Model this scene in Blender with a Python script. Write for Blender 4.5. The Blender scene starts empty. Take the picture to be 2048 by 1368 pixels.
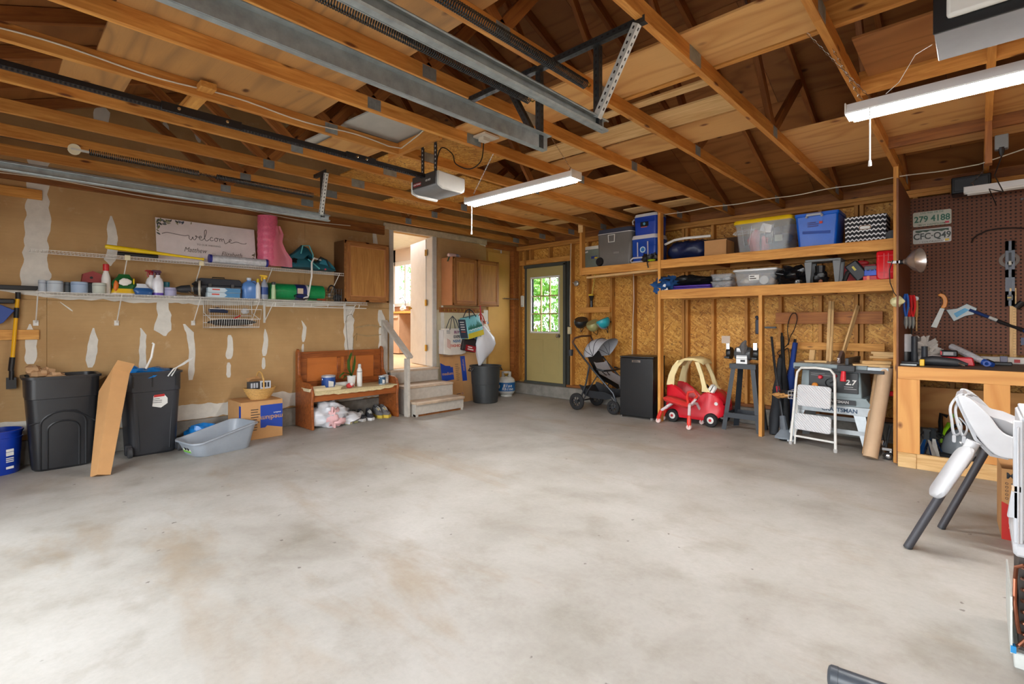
import bpy, math, random
from mathutils import Vector, Matrix, Euler, noise
SC = bpy.context.scene
COL = SC.collection
random.seed(7)
R = math.radians

# ---------------------------------------------------------------- camera, sky, exposure
EYE = 1.28
TH = math.atan(934 / 990)
SN, CS = math.sin(TH), math.cos(TH)
cd = bpy.data.cameras.new('camera')
cam = bpy.data.objects.new('camera', cd)
COL.objects.link(cam)
cam.location = (0, 0, EYE)
cam.rotation_euler = (R(90), 0, TH)
cd.sensor_width = 36
cd.lens = 990 / 2048 * 36
cd.shift_y = -37 / 2048
cd.clip_start = 0.05
cd.clip_end = 200
SC.camera = cam
SC.view_settings.view_transform = 'Standard'
SC.view_settings.look = 'None'
SC.view_settings.gamma = 1
SC.view_settings.use_curve_mapping = False
SC.view_settings.exposure = 0.62
SC.render.film_transparent = False
W = bpy.data.worlds.new('overcast_sky')
SC.world = W
W.use_nodes = True
WN = W.node_tree.nodes
WN['Background'].inputs[0].default_value = (0.93, 0.97, 1.0, 1)
WN['Background'].inputs[1].default_value = 6.0
SC.cycles.max_bounces = 8
SC.cycles.diffuse_bounces = 5
SC.cycles.transparent_max_bounces = 12
SC.cycles.sample_clamp_indirect = 6


def area(name, loc, rot, sx, sy, power, col=(1, 1, 1), portal=False):
    l = bpy.data.lights.new(name, 'AREA')
    l.shape = 'RECTANGLE'; l.size = sx; l.size_y = sy; l.energy = power; l.color = col
    if portal: l.cycles.is_portal = True
    o = bpy.data.objects.new(name, l); COL.objects.link(o)
    o.location = loc; o.rotation_euler = rot
    return o


# sky portals in the two garage doorways, left without doors to admit daylight
area('left_doorway_daylight', (-3.2, -0.86, 1.07), (R(90), 0, 0), 2.78, 2.12, 1, portal=True)
area('right_doorway_daylight', (-0.02, -0.86, 1.07), (R(90), 0, 0), 2.78, 2.12, 1, portal=True)
# added fill light brightening the kitchen behind the house door, no lamp modelled
area('kitchen_ceiling_lamp', (-8.6, 5.0, 3.0), (0, 0, 0), 1.2, 0.8, 75, (1, 0.97, 0.95))


# ---------------------------------------------------------------- where a line of sight meets a plane
def ray(px, py):
    u = (px - 1024) / 990; v = (647 - py) / 990
    return Vector((-SN + CS * u, CS + SN * u, v))


def P(px, py, X=None, Y=None, Z=None):
    a = ray(px, py)
    t = X / a.x if X is not None else Y / a.y if Y is not None else (Z - EYE) / a.z
    return Vector((a.x * t, a.y * t, EYE + a.z * t))


def G(px, py):
    return P(px, py, Z=0)


# ---------------------------------------------------------------- mesh building
class MB:
    def __init__(s): s.v = []; s.f = []

    def add(s, vs, fs, M=None):
        n = len(s.v)
        s.v += [tuple(M @ Vector(p)) if M is not None else tuple(p) for p in vs]
        s.f += [tuple(i + n for i in f) for f in fs]
        return s

    def box(s, c, d, rot=(0, 0, 0), M=None):
        x, y, z = d[0] / 2, d[1] / 2, d[2] / 2
        m = Matrix.Translation(c) @ Euler([R(a) for a in rot]).to_matrix().to_4x4()
        if M is not None: m = M @ m
        return s.add([(i, j, k) for i in (-x, x) for j in (-y, y) for k in (-z, z)],
                     [(0, 1, 3, 2), (4, 6, 7, 5), (0, 4, 5, 1), (2, 3, 7, 6), (0, 2, 6, 4), (1, 5, 7, 3)], m)

    def b(s, x0, x1, y0, y1, z0, z1, M=None):
        return s.box(((x0 + x1) / 2, (y0 + y1) / 2, (z0 + z1) / 2), (abs(x1 - x0), abs(y1 - y0), abs(z1 - z0)), M=M)

    def taper(s, c, d0, d1, h, M=None, off=(0, 0)):
        """box whose foot d0 (x,y) differs from its top d1; c is the centre of the foot"""
        m = Matrix.Translation(c)
        if M is not None: m = M @ m
        vs = [(i * d0[0] / 2, j * d0[1] / 2, 0) for i, j in ((-1, -1), (1, -1), (1, 1), (-1, 1))]
        vs += [(i * d1[0] / 2 + off[0], j * d1[1] / 2 + off[1], h) for i, j in ((-1, -1), (1, -1), (1, 1), (-1, 1))]
        return s.add(vs, [(3, 2, 1, 0), (4, 5, 6, 7), (0, 1, 5, 4), (1, 2, 6, 5), (2, 3, 7, 6), (3, 0, 4, 7)], m)

    def tube(s, pts, r, n=8, closed=False, M=None, flat=1.0):
        pts = [Vector(p) for p in pts]
        rs = r if isinstance(r, (list, tuple)) else [r] * len(pts)
        N = len(pts); T = []
        for i in range(N):
            a = pts[(i - 1) % N] if (closed or i) else pts[0]
            b = pts[(i + 1) % N] if (closed or i < N - 1) else pts[-1]
            T.append((b - a).normalized())
        up = Vector((0, 0, 1)) if abs(T[0].z) < 0.9 else Vector((1, 0, 0))
        u = T[0].cross(up).normalized(); vs = []
        for i in range(N):
            u = (u - T[i] * u.dot(T[i])).normalized(); w = T[i].cross(u)
            for k in range(n):
                a = 2 * math.pi * k / n
                vs.append(pts[i] + (u * math.cos(a) + w * math.sin(a) * flat) * rs[i])
        fs = []
        for i in range(N if closed else N - 1):
            j = (i + 1) % N
            for k in range(n):
                l = (k + 1) % n
                fs.append((i * n + k, i * n + l, j * n + l, j * n + k))
        if not closed:
            fs.append(tuple(range(n))[::-1]); fs.append(tuple((N - 1) * n + k for k in range(n)))
        return s.add(vs, fs, M)

    def lathe(s, prof, n=20, M=None, c=(0, 0, 0), caps=True, sx=1, sy=1):
        vs = []
        for r, z in prof:
            for k in range(n):
                a = 2 * math.pi * k / n
                vs.append((c[0] + r * math.cos(a) * sx, c[1] + r * math.sin(a) * sy, c[2] + z))
        fs = []
        for i in range(len(prof) - 1):
            for k in range(n):
                l = (k + 1) % n
                fs.append((i * n + k, i * n + l, (i + 1) * n + l, (i + 1) * n + k))
        if caps:
            if prof[0][0] > 1e-4: fs.append(tuple(range(n))[::-1])
            if prof[-1][0] > 1e-4: fs.append(tuple((len(prof) - 1) * n + k for k in range(n)))
        return s.add(vs, fs, M)

    def loft(s, rings, M=None, caps=True, closed=True):
        n = len(rings[0]); vs = [p for r in rings for p in r]; fs = []
        for i in range(len(rings) - 1):
            for k in range(n if closed else n - 1):
                l = (k + 1) % n
                fs.append((i * n + k, i * n + l, (i + 1) * n + l, (i + 1) * n + k))
        if caps and closed:
            fs.append(tuple(range(n))[::-1]); fs.append(tuple((len(rings) - 1) * n + k for k in range(n)))
        return s.add(vs, fs, M)

    def prism(s, poly, h, M=None):
        """outline in local x,y; thickness h along local z"""
        n = len(poly)
        vs = [(p[0], p[1], 0) for p in poly] + [(p[0], p[1], h) for p in poly]
        fs = [tuple(range(n))[::-1], tuple(range(n, 2 * n))]
        fs += [(i, (i + 1) % n, n + (i + 1) % n, n + i) for i in range(n)]
        return s.add(vs, fs, M)

    def ell(s, c, r, n=14, m=9, M=None, jit=0, seed=0):
        vs = []; fs = []
        for i in range(m + 1):
            ph = math.pi * i / m
            for k in range(n):
                a = 2 * math.pi * k / n
                d = Vector((math.sin(ph) * math.cos(a), math.sin(ph) * math.sin(a), math.cos(ph)))
                q = 1 + (jit * noise.noise(d * 2.3 + Vector((seed * 3.1, 0, seed))) + jit * .5 * noise.noise(d * 6 + Vector((0, seed, 0))) if jit else 0)
                vs.append((c[0] + d.x * r[0] * q, c[1] + d.y * r[1] * q, c[2] + d.z * r[2] * q))
        for i in range(m):
            for k in range(n):
                l = (k + 1) % n
                fs.append((i * n + k, (i + 1) * n + k, (i + 1) * n + l, i * n + l))
        return s.add(vs, fs, M)

    def build(s, name, mat, parent=None, bevel=0, ang=35, loc=None, rot=None, M=None, seg=1, weld=False):
        me = bpy.data.meshes.new(name)
        me.from_pydata(s.v, [], s.f); me.update()
        if weld or True:
            import bmesh
            bm = bmesh.new(); bm.from_mesh(me)
            bmesh.ops.remove_doubles(bm, verts=bm.verts, dist=1e-5)
            bmesh.ops.recalc_face_normals(bm, faces=bm.faces)
            bm.to_mesh(me); bm.free()
        for p in me.polygons: p.use_smooth = True
        me.set_sharp_from_angle(angle=R(ang))
        o = bpy.data.objects.new(name, me); COL.objects.link(o)
        if mat: me.materials.append(mat)
        if parent: o.parent = parent
        if loc is not None: o.location = loc
        if rot is not None: o.rotation_euler = [R(a) for a in rot]
        if M is not None: o.matrix_basis = M
        if bevel:
            m = o.modifiers.new('bevel', 'BEVEL'); m.width = bevel; m.segments = seg; m.limit_method = 'ANGLE'
            m.angle_limit = R(40)
            if seg > 1: m.harden_normals = False
        return o


def tag(o, label, cat, group=None, kind=None):
    if label: o['label'] = label
    if cat: o['category'] = cat
    if group: o['group'] = group
    if kind: o['kind'] = kind
    return o


def thing(name, label, cat, loc=(0, 0, 0), rz=0, group=None, rot=None, M=None):
    o = bpy.data.objects.new(name, None); COL.objects.link(o)
    o.empty_display_size = 0.1
    o.location = loc; o.rotation_euler = [R(a) for a in rot] if rot else (0, 0, R(rz))
    if M is not None: o.matrix_basis = M
    return tag(o, label, cat, group)


def struct(name, parent=None):
    o = bpy.data.objects.new(name, None); COL.objects.link(o)
    if parent: o.parent = parent
    else: o['kind'] = 'structure'
    return o


KIDS = {}


def copy_tree(o, loc=None, rz=None, label=None, M=None, parent=None):
    c = o.copy(); COL.objects.link(c)
    if parent: c.parent = parent
    for ch in [x for x in bpy.data.objects if x.parent == o]: copy_tree(ch, parent=c)
    if loc is not None: c.location = loc
    if rz is not None: c.rotation_euler = (0, 0, R(rz))
    if M is not None: c.matrix_basis = M
    if label: c['label'] = label
    return c


def frame(o, x, z):
    """matrix with origin o, local x along x, local z close to z"""
    x = Vector(x).normalized(); z = Vector(z); y = z.cross(x).normalized(); z = x.cross(y)
    m = Matrix((x, y, z)).transposed().to_4x4(); m.translation = Vector(o)
    return m


def zframe(o, z):
    """matrix with origin o and local z exactly along z"""
    z = Vector(z).normalized(); x = Vector((0, 1, 0)).cross(z).normalized(); y = z.cross(x)
    m = Matrix((x, y, z)).transposed().to_4x4(); m.translation = Vector(o); return m


def curve(pts, n=5, closed=False):
    """smooth curve through points of any dimension"""
    N = len(pts); out = []
    for i in range(N if closed else N - 1):
        g = lambda k: pts[(i + k) % N] if closed else pts[min(max(i + k, 0), N - 1)]
        p0, p1, p2, p3 = g(-1), g(0), g(1), g(2)
        for k in range(n):
            t = k / n
            out.append(tuple(.5 * (2 * b + (c - a) * t + (2 * a - 5 * b + 4 * c - d) * t * t + (3 * b - a - 3 * c + d) * t ** 3) for a, b, c, d in zip(p0, p1, p2, p3)))
    if not closed: out.append(tuple(pts[-1]))
    return out


def lumber(name, a, b, w, h, mat, parent=None, up=(0, 0, 1), bevel=0.0015):
    """board from a to b (axis through its middle), w across, h along up; grain runs along local x"""
    a, b = Vector(a), Vector(b); L = (b - a).length
    return MB().box((L / 2, 0, 0), (L, w, h)).build(name, mat, parent, bevel=bevel, M=frame(a, b - a, up))


def text(s, size, mat, parent, M, name='lettering', depth=0.0006, align='CENTER', shear=0, sx=1, space=1, bold=0):
    cu = bpy.data.curves.new(name, 'FONT'); cu.body = s; cu.size = size; cu.align_x = align; cu.align_y = 'CENTER'
    cu.extrude = depth; cu.shear = shear; cu.space_character = space; cu.resolution_u = 3; cu.offset = bold
    t = bpy.data.objects.new(name, cu); COL.objects.link(t)
    dg = bpy.context.evaluated_depsgraph_get()
    me = bpy.data.meshes.new_from_object(t.evaluated_get(dg))
    COL.objects.unlink(t); bpy.data.objects.remove(t)
    me.materials.clear(); me.materials.append(mat)
    o = bpy.data.objects.new(name, me); COL.objects.link(o)
    if parent: o.parent = parent
    o.matrix_basis = M @ Matrix.Diagonal((sx, 1, 1, 1))
    return o


# ---------------------------------------------------------------- materials
def rgb(r, g, b):
    f = lambda c: (c / 255 / 12.92 if c <= 10.3 else ((c / 255 + .055) / 1.055) ** 2.4)
    return (f(r), f(g), f(b), 1)


class NT:
    def __init__(s, name):
        s.m = bpy.data.materials.new(name); s.m.use_nodes = True
        s.n = s.m.node_tree.nodes; s.l = s.m.node_tree.links; s.bs = s.n['Principled BSDF']

    def nd(s, t, **k):
        o = s.n.new(t)
        for a, b in k.items():
            if a[0] == '_': o.inputs[a[1:]].default_value = b
            else: setattr(o, a, b)
        return o

    def mapc(s, scale=(1, 1, 1), src='Object', rnd=True, rot=(0, 0, 0)):
        tc = s.nd('ShaderNodeTexCoord'); mp = s.nd('ShaderNodeMapping')
        mp.inputs['Scale'].default_value = scale; mp.inputs['Rotation'].default_value = rot
        out = tc.outputs[src]
        if rnd:
            oi = s.nd('ShaderNodeObjectInfo'); cm = s.nd('ShaderNodeVectorMath', operation='SCALE'); cm.inputs[0].default_value = (31, 17, 23)
            s.l.new(oi.outputs['Random'], cm.inputs['Scale'])
            ad = s.nd('ShaderNodeVectorMath', operation='ADD')
            s.l.new(out, ad.inputs[0]); s.l.new(cm.outputs[0], ad.inputs[1]); out = ad.outputs[0]
        s.l.new(out, mp.inputs[0]); return mp.outputs[0]

    def noise(s, vec, sc, det=3, rough=.55, dist=0):
        o = s.nd('ShaderNodeTexNoise'); s.l.new(vec, o.inputs['Vector'])
        o.inputs['Scale'].default_value = sc; o.inputs['Detail'].default_value = det
        o.inputs['Roughness'].default_value = rough; o.inputs['Distortion'].default_value = dist
        return o.outputs['Fac']

    def ramp(s, fac, *st, interp='LINEAR'):
        o = s.nd('ShaderNodeValToRGB'); s.l.new(fac, o.inputs[0]); e = o.color_ramp; e.interpolation = interp
        while len(e.elements) < len(st): e.elements.new(0.5)
        for el, (p, c) in zip(e.elements, st): el.position = p; el.color = c if len(c) == 4 else (*c, 1)
        return o.outputs[0]

    def mix(s, a, b, fac, mode='MIX'):
        o = s.nd('ShaderNodeMix', data_type='RGBA', blend_type=mode)
        for k, x in ((6, a), (7, b), (0, fac)):
            if isinstance(x, (int, float, tuple)): o.inputs[k].default_value = x
            else: s.l.new(x, o.inputs[k])
        return o.outputs[2]

    def math(s, op, a, b=0.0):
        o = s.nd('ShaderNodeMath', operation=op)
        for k, x in ((0, a), (1, b)):
            if isinstance(x, (int, float)): o.inputs[k].default_value = x
            else: s.l.new(x, o.inputs[k])
        return o.outputs[0]

    def rand(s):
        return s.nd('ShaderNodeObjectInfo').outputs['Random']

    def end(s, col, rough=.5, metal=0, bump=None, bs=.2, bd=.002, **k):
        if isinstance(col, tuple): s.bs.inputs['Base Color'].default_value = col
        else: s.l.new(col, s.bs.inputs['Base Color'])
        if isinstance(rough, (int, float)): s.bs.inputs['Roughness'].default_value = rough
        else: s.l.new(rough, s.bs.inputs['Roughness'])
        s.bs.inputs['Metallic'].default_value = metal
        for a, b in k.items(): s.bs.inputs[a.replace('_', ' ')].default_value = b
        if bump is not None:
            o = s.nd('ShaderNodeBump'); o.inputs['Strength'].default_value = bs; o.inputs['Distance'].default_value = bd
            s.l.new(bump, o.inputs['Height']); s.l.new(o.outputs[0], s.bs.inputs['Normal'])
        return s.m


B0 = (0, 0, 0, 1); W1 = (1, 1, 1, 1)


def wood(name, lo, hi, knot=None, tone=.25, sc=1, stain=0, rough=.65):
    t = NT(name)
    v = t.mapc((2.2 * sc, 26 * sc, 26 * sc)); g = t.noise(v, 1, 5, .6, 1.2)
    c = t.ramp(g, (.3, lo), (.7, hi))
    fine = t.noise(t.mapc((6, 160, 160)), 1, 3, .7)
    c = t.mix(c, lo, t.math('MULTIPLY', t.ramp(fine, (.5, B0), (.75, W1)), .35))
    # every board has its own tone
    tn = t.ramp(t.rand(), (0, (1 - tone,) * 3), (1, (1, 1, 1)))
    c = t.mix(c, tn, 1.0, 'MULTIPLY')
    if knot:
        vo = t.nd('ShaderNodeTexVoronoi', _Scale=1.0, _Randomness=1.0); t.l.new(t.mapc((2.6, 9, 9)), vo.inputs['Vector'])
        c = t.mix(c, knot, t.ramp(vo.outputs['Distance'], (.06, W1), (.13, B0)))
    if stain:
        s = t.noise(t.mapc((1.2, 3, 3)), 1, 4, .6)
        c = t.mix(c, lo, t.math('MULTIPLY', t.ramp(s, (.5, B0), (.62, W1)), stain))
    return t.end(c, rough, bump=g, bs=.15)


def ply(name, lo, hi, knot, tone=.2, ax=(1.1, 5, 5), kn=.05, rough=.6):
    """plywood face veneer: contour lines of a stretched noise give cathedral grain; a few knots"""
    t = NT(name)
    n = t.noise(t.mapc((.55, 2.6, 2.6)), 1, 2, .45, .3)
    g = t.math('PINGPONG', t.math('MULTIPLY', n, 16.0), 1.0)
    c = t.ramp(g, (.0, lo), (.55, hi))
    c = t.mix(hi, c, .6)
    c = t.mix(c, lo, t.math('MULTIPLY', t.noise(t.mapc((.8, 1.3, 1.3)), 1.3, 4), .7))
    f = t.noise(t.mapc((5, 120, 120)), 1, 3, .7)
    c = t.mix(c, lo, t.math('MULTIPLY', t.ramp(f, (.5, B0), (.75, W1)), .25))
    tn = t.ramp(t.rand(), (0, (1 - tone,) * 3), (1, (1, 1, 1)))
    c = t.mix(c, tn, 1.0, 'MULTIPLY')
    vo = t.nd('ShaderNodeTexVoronoi', _Scale=2.0, _Randomness=1.0); t.l.new(t.mapc((1.4, 2.2, 2.2)), vo.inputs['Vector'])
    c = t.mix(c, knot, t.ramp(vo.outputs['Distance'], (kn, W1), (kn * 2.4, B0)))
    return t.end(c, rough, bump=f, bs=.06)


def osb(name, cols, dark, lying=False):
    t = NT(name); res = None
    for k, (ax, rot) in enumerate((((13, 1, 70), 1.3), ((16, 1, 60), .2), ((15, 1, 75), 1.9), ((14, 1, 66), .8), ((18, 1, 60), 2.6))):
        vo = t.nd('ShaderNodeTexVoronoi', _Scale=1.0, _Randomness=1.0)
        m2 = t.nd('ShaderNodeMapping'); m2.inputs['Scale'].default_value = (ax[0], ax[2], 1) if lying else ax
        t.l.new(t.mapc((1, 1, 1), rot=(0, 0, rot) if lying else (0, rot, 0)), m2.inputs[0]); t.l.new(m2.outputs[0], vo.inputs['Vector'])
        sx = t.nd('ShaderNodeSeparateColor'); t.l.new(vo.outputs['Color'], sx.inputs[0])
        c = t.ramp(sx.outputs[0], *[(i / (len(cols) - 1), x) for i, x in enumerate(cols)])
        res = c if res is None else t.mix(res, c, t.ramp(sx.outputs[1], (.52, B0), (.56, W1)))
        h = sx.outputs[0]
    d = t.noise(t.mapc((40, 40, 40)), 1, 2, .5)
    res = t.mix(res, dark, t.ramp(d, (.62, B0), (.7, (.8, .8, .8))))
    big = t.noise(t.mapc((1, 1, 1)), 1.5, 3)
    res = t.mix(res, t.ramp(big, (.3, (.7, .62, .5)), (.65, (1, 1, 1))), 1.0, 'MULTIPLY')
    return t.end(res, .6, bump=h, bs=.25, bd=.001)


def flat(name, col, rough=.5, metal=0, var=.12, sc=8, bump=0, **k):
    t = NT(name)
    n = t.noise(t.mapc((sc,) * 3), 1, 4, .6)
    c = t.mix(col, t.ramp(n, (.3, (1 - var,) * 3), (.7, (1, 1, 1))), 1.0, 'MULTIPLY')
    return t.end(c, rough, metal, bump=n if bump else None, bs=bump, **k)


_pc = {}


def pl(r, g, b, rough=.45, **k):
    key = (r, g, b, rough, tuple(sorted(k.items())))
    if key not in _pc: _pc[key] = flat('paint_%d_%d_%d' % (r, g, b), rgb(r, g, b), rough, **k)
    return _pc[key]


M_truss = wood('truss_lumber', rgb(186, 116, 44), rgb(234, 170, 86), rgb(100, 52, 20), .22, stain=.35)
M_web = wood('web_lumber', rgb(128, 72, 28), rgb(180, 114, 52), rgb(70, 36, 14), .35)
M_stud = wood('stud_lumber', rgb(168, 108, 42), rgb(216, 156, 76), rgb(92, 50, 22), .25)
M_shelf = wood('shelf_lumber', rgb(186, 120, 46), rgb(232, 172, 88), rgb(104, 56, 24), .12)
M_pine = wood('pale_pine', rgb(196, 150, 90), rgb(232, 198, 142), rgb(130, 84, 44), .12)
M_roofply = ply('roof_plywood', rgb(130, 80, 38), rgb(190, 128, 70), rgb(74, 40, 20), .3)
M_loftply = ply('loft_plywood', rgb(184, 124, 60), rgb(238, 188, 120), rgb(120, 68, 32), .22)
M_oldply = ply('weathered_plywood', rgb(140, 104, 66), rgb(206, 152, 88), rgb(96, 60, 32), .1)
M_osb = osb('osb_strands', [rgb(172, 114, 40), rgb(204, 144, 58), rgb(218, 162, 72), rgb(234, 184, 96)], rgb(104, 60, 26))
M_osb2 = osb('lying_osb_strands', [rgb(176, 116, 44), rgb(208, 148, 60), rgb(224, 168, 76), rgb(238, 190, 104)], rgb(104, 60, 26), True)
M_gal = flat('galvanized_steel', rgb(168, 178, 180), .42, .45, .35, 16)
M_galw = flat('white_steel', rgb(206, 211, 208), .4, .2, .15, 14)
M_dsteel = flat('dark_steel', rgb(76, 80, 82), .42, .7, .3, 20)
M_black = pl(22, 23, 26, .4)
M_blk2 = pl(40, 43, 48, .5)
M_rub = pl(28, 28, 30, .75)
M_white = pl(232, 232, 228, .45)
M_wire = pl(228, 226, 220, .35)
M_chrome = flat('chrome', rgb(200, 202, 205), .15, 1, .05)
M_brass = flat('brass', rgb(190, 150, 60), .3, .9, .1)
M_cord = pl(20, 20, 20, .5)
M_card = flat('cardboard', rgb(196, 148, 96), .8, 0, .14, 5)
M_card2 = flat('brown_paper', rgb(190, 152, 112), .75, 0, .12, 9, .1)


def concrete():
    t = NT('concrete_slab')
    v = t.mapc((1, 1, 1), rnd=False)
    a = t.noise(v, .9, 6, .62, .3); b = t.noise(v, 3.2, 6, .7); c_ = t.noise(v, 38, 4, .7); d = t.noise(v, .35, 3, .5)
    c = t.ramp(a, (.3, rgb(144, 139, 131)), (.48, rgb(166, 163, 157)), (.7, rgb(181, 179, 175)))
    c = t.mix(c, t.ramp(b, (.32, (.76, .73, .68)), (.5, (1, 1, 1))), .75, 'MULTIPLY')
    # brown tyre and leaf stains drifting across the slab
    st = t.noise(t.mapc((.55, 1.6, 1), rnd=False, rot=(0, 0, .5)), 1.1, 5, .65, .4)
    c = t.mix(c, rgb(150, 132, 108), t.math('MULTIPLY', t.ramp(st, (.54, B0), (.68, W1)), .55))
    # round damp spots and small chips
    vo = t.nd('ShaderNodeTexVoronoi', _Scale=1.15, _Randomness=1.0); t.l.new(v, vo.inputs['Vector'])
    c = t.mix(c, rgb(128, 120, 110), t.math('MULTIPLY', t.ramp(vo.outputs['Distance'], (.05, W1), (.14, B0)), t.math('MULTIPLY', b, .5)))
    v2 = t.nd('ShaderNodeTexVoronoi', _Scale=7.5, _Randomness=1.0)
    ds = t.nd('ShaderNodeVectorMath', operation='ADD'); t.l.new(v, ds.inputs[0])
    cn = t.nd('ShaderNodeTexNoise', _Scale=30.0); t.l.new(v, cn.inputs['Vector']); sc = t.nd('ShaderNodeVectorMath', operation='SCALE', _Scale=.04)
    t.l.new(cn.outputs['Color'], sc.inputs[0]); t.l.new(sc.outputs[0], ds.inputs[1]); t.l.new(ds.outputs[0], v2.inputs['Vector'])
    sep = t.nd('ShaderNodeSeparateColor'); t.l.new(v2.outputs['Color'], sep.inputs[0])
    sp = t.math('MULTIPLY', t.ramp(v2.outputs['Distance'], (.05, W1), (.09, B0)), t.ramp(sep.outputs[0], (.6, B0), (.64, W1)))
    c = t.mix(c, rgb(92, 86, 78), t.math('MULTIPLY', sp, .8))
    c = t.mix(c, t.ramp(c_, (.35, (.9, .9, .9)), (.6, (1, 1, 1))), .6, 'MULTIPLY')
    return t.end(c, t.ramp(b, (.3, (.42,) * 3), (.7, (.68,) * 3)), bump=c_, bs=.12, bd=.002)


M_conc = concrete()
M_curb = flat('foundation_concrete', rgb(150, 146, 138), .85, 0, .45, 7, .4)


def drywall():
    t = NT('bare_drywall_paper')
    v = t.mapc((1, 1, 1), rnd=False)
    a = t.noise(v, 1.6, 5, .6); b = t.noise(v, 30, 3, .6); e = t.noise(t.mapc((1, 1, 24), rnd=False), 2.2, 3)
    c = t.ramp(a, (.3, rgb(166, 130, 84)), (.7, rgb(190, 155, 106)))
    c = t.mix(c, rgb(206, 184, 150), t.math('MULTIPLY', t.ramp(t.noise(v, 5, 6, .75), (.58, B0), (.7, W1)), .4))
    c = t.mix(c, t.ramp(e, (.3, (.93, .93, .93)), (.6, (1, 1, 1))), .6, 'MULTIPLY')
    return t.end(c, .8, bump=b, bs=.05)


M_dry = drywall()
M_mud = flat('joint_compound', rgb(222, 218, 208), .8, 0, .16, 12, .3)
M_tan = flat('yellow_tan_board', rgb(206, 160, 84), .75, 0, .12, 4)  # lighter yellow than the drywall: sunlight on the bare board put into its colour
# ================================================================ SETTING
XW, YB, YF, XR = -6.3, 6.85, -0.85, 2.2       # left wall face, back sheathing, front wall, right wall
ZC = 2.72                                      # underside of the truss chords
RY, RZ, SL = 3.0, 4.31, (4.31 - 2.81) / 3.85   # ridge and slope
roofz = lambda y: RZ - abs(y - RY) * SL

floor = MB().b(XW - .2, XR + .1, YF - .1, YB + .1, -.15, 0).build('floor', M_conc); floor['kind'] = 'structure'
drive = MB().b(-14, 12, -16, YF - .11, -.2, -.03).build('trim_1', flat('driveway_asphalt', rgb(120, 120, 118), .9, 0, .3, 20)); drive['kind'] = 'structure'

# left wall: bare drywall over the foundation curb, running up into the gable
wl = struct('wall_left')
MB().b(XW - .12, XW + .03, YF, 4.0, 0, .22).b(XW - .12, XW + .03, 4.95, YB, 0, .22).b(XW - .12, XW + .02, 4.0, 4.95, 0, .22).build('foundation_curb', M_curb, wl, bevel=.006)
OY0, OY1, OZ0, OZ1 = 4.12, 4.83, .60, 2.65     # the doorway


def panel(y0, y1, z0, z1):
    MB().b(XW - .013, XW, y0 + .001, y1 - .001, z0 + .001, z1 - .001).build('drywall_panel', M_dry, wl, bevel=.001)


for y0, y1 in ((YF, .38), (.38, 3.42), (3.42, OY0 - .021)): panel(y0, y1, .22, 1.50)
for y0, y1 in ((YF, .38), (.38, 2.8), (2.8, OY0 - .021)): panel(y0, y1, 1.50, 2.70)
panel(OY0 - .02, OY1 + .02, OZ1 + .02, 2.70); panel(OY1 + .021, 6.02, 1.5, 2.7)
M_cream_wall = flat('whitewashed_drywall', rgb(206, 196, 166), .8, 0, .14, 3)
MB().b(XW - .013, XW, OY1 + .021, 6.02, .221, 1.499).build('drywall_panel', M_cream_wall, wl, bevel=.001)
for y0, y1 in ((YF, 1.1), (1.1, RY), (RY, 4.9), (4.9, YB)):      # gable
    MB().prism([(y0, 2.701), (y1, 2.701), (y1, roofz(y1)), (y0, roofz(y0))], .013, frame((XW - .013, 0, 0), (0, 1, 0), (1, 0, 0))).build('gable_panel', M_dry, wl)
MB().b(XW - .12, XW - .014, YF, OY0 - .021, .22, 2.7).b(XW - .12, XW - .014, OY1 + .021, YB, .22, 2.7).b(XW - .12, XW - .014, OY0, OY1, OZ1, 2.7).b(XW - .12, XW - .014, OY0, OY1, 0, OZ0).prism(
    [(YF - .1, 2.7), (YB + .1, 2.7), (YB + .1, roofz(YB)), (RY, RZ), (YF - .1, roofz(YF))], .1, frame((XW - .12, 0, 0), (0, 1, 0), (1, 0, 0))).build('wall_core', M_tan, wl)
MB().b(XW, XW + .012, 6.06, 6.60, .24, 2.55).build('bare_board', M_tan, wl, bevel=.002)
MB().b(XW + .001, XW + .1, 6.62, YB - .09, .22, 2.62).build('corner_post', M_web, wl, bevel=.002)


SM = [0]


def smear(pts, parent=wl, name='joint_compound', mat=M_mud, X=XW, jag=.2, th=.0025):
    """a hand-trowelled strip: pts are (px, py, half width in metres) down the strip"""
    c = [(P(a, b, X=X), w) for a, b, w in pts]
    line = []
    for (p, w), (q, u) in zip(c, c[1:]):
        n = max(2, int((p - q).length / .03))
        for i in range(n): line.append((p.lerp(q, i / n), w + (u - w) * i / n))
    line.append(c[-1])
    vert = abs(c[0][0].z - c[-1][0].z) > abs(c[0][0].y - c[-1][0].y)
    L, Rr = [], []
    SM[0] += 1; th = th + .00012 * SM[0]; sd_ = SM[0] * 3.7; N_ = len(line)
    for i_, (p, w) in enumerate(line):
        e_ = min(1, .5 + 4 * min(i_, N_ - 1 - i_) / N_) if N_ > 3 and w < .06 else 1
        a = w * e_ * (1 + jag * 2 * noise.noise(Vector((i_ * .33, sd_, 0)))); b = w * e_ * (1 + jag * 2 * noise.noise(Vector((i_ * .37, sd_, 5))))
        if vert: L.append((p.y - a, p.z)); Rr.append((p.y + b, p.z))
        else: L.append((p.y, p.z + a)); Rr.append((p.y, p.z - b))
    m = MB(); n = len(L)
    vs = [(X + .0005, y, z) for y, z in L + Rr] + [(X + th, y, z) for y, z in L + Rr]
    N = 2 * n; fs = []
    for i in range(n - 1):
        fs += [(N + i, N + i + 1, N + n + i + 1, N + n + i), (i, N + i, N + i + 1, i + 1)[::-1], (n + i, n + i + 1, N + n + i + 1, N + n + i)[::-1]]
    fs += [(0, n, N + n, N), (n - 1, N + n - 1, N + 2 * n - 1, 2 * n - 1)]
    return m.add(vs, fs).build(name, mat, parent)


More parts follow.
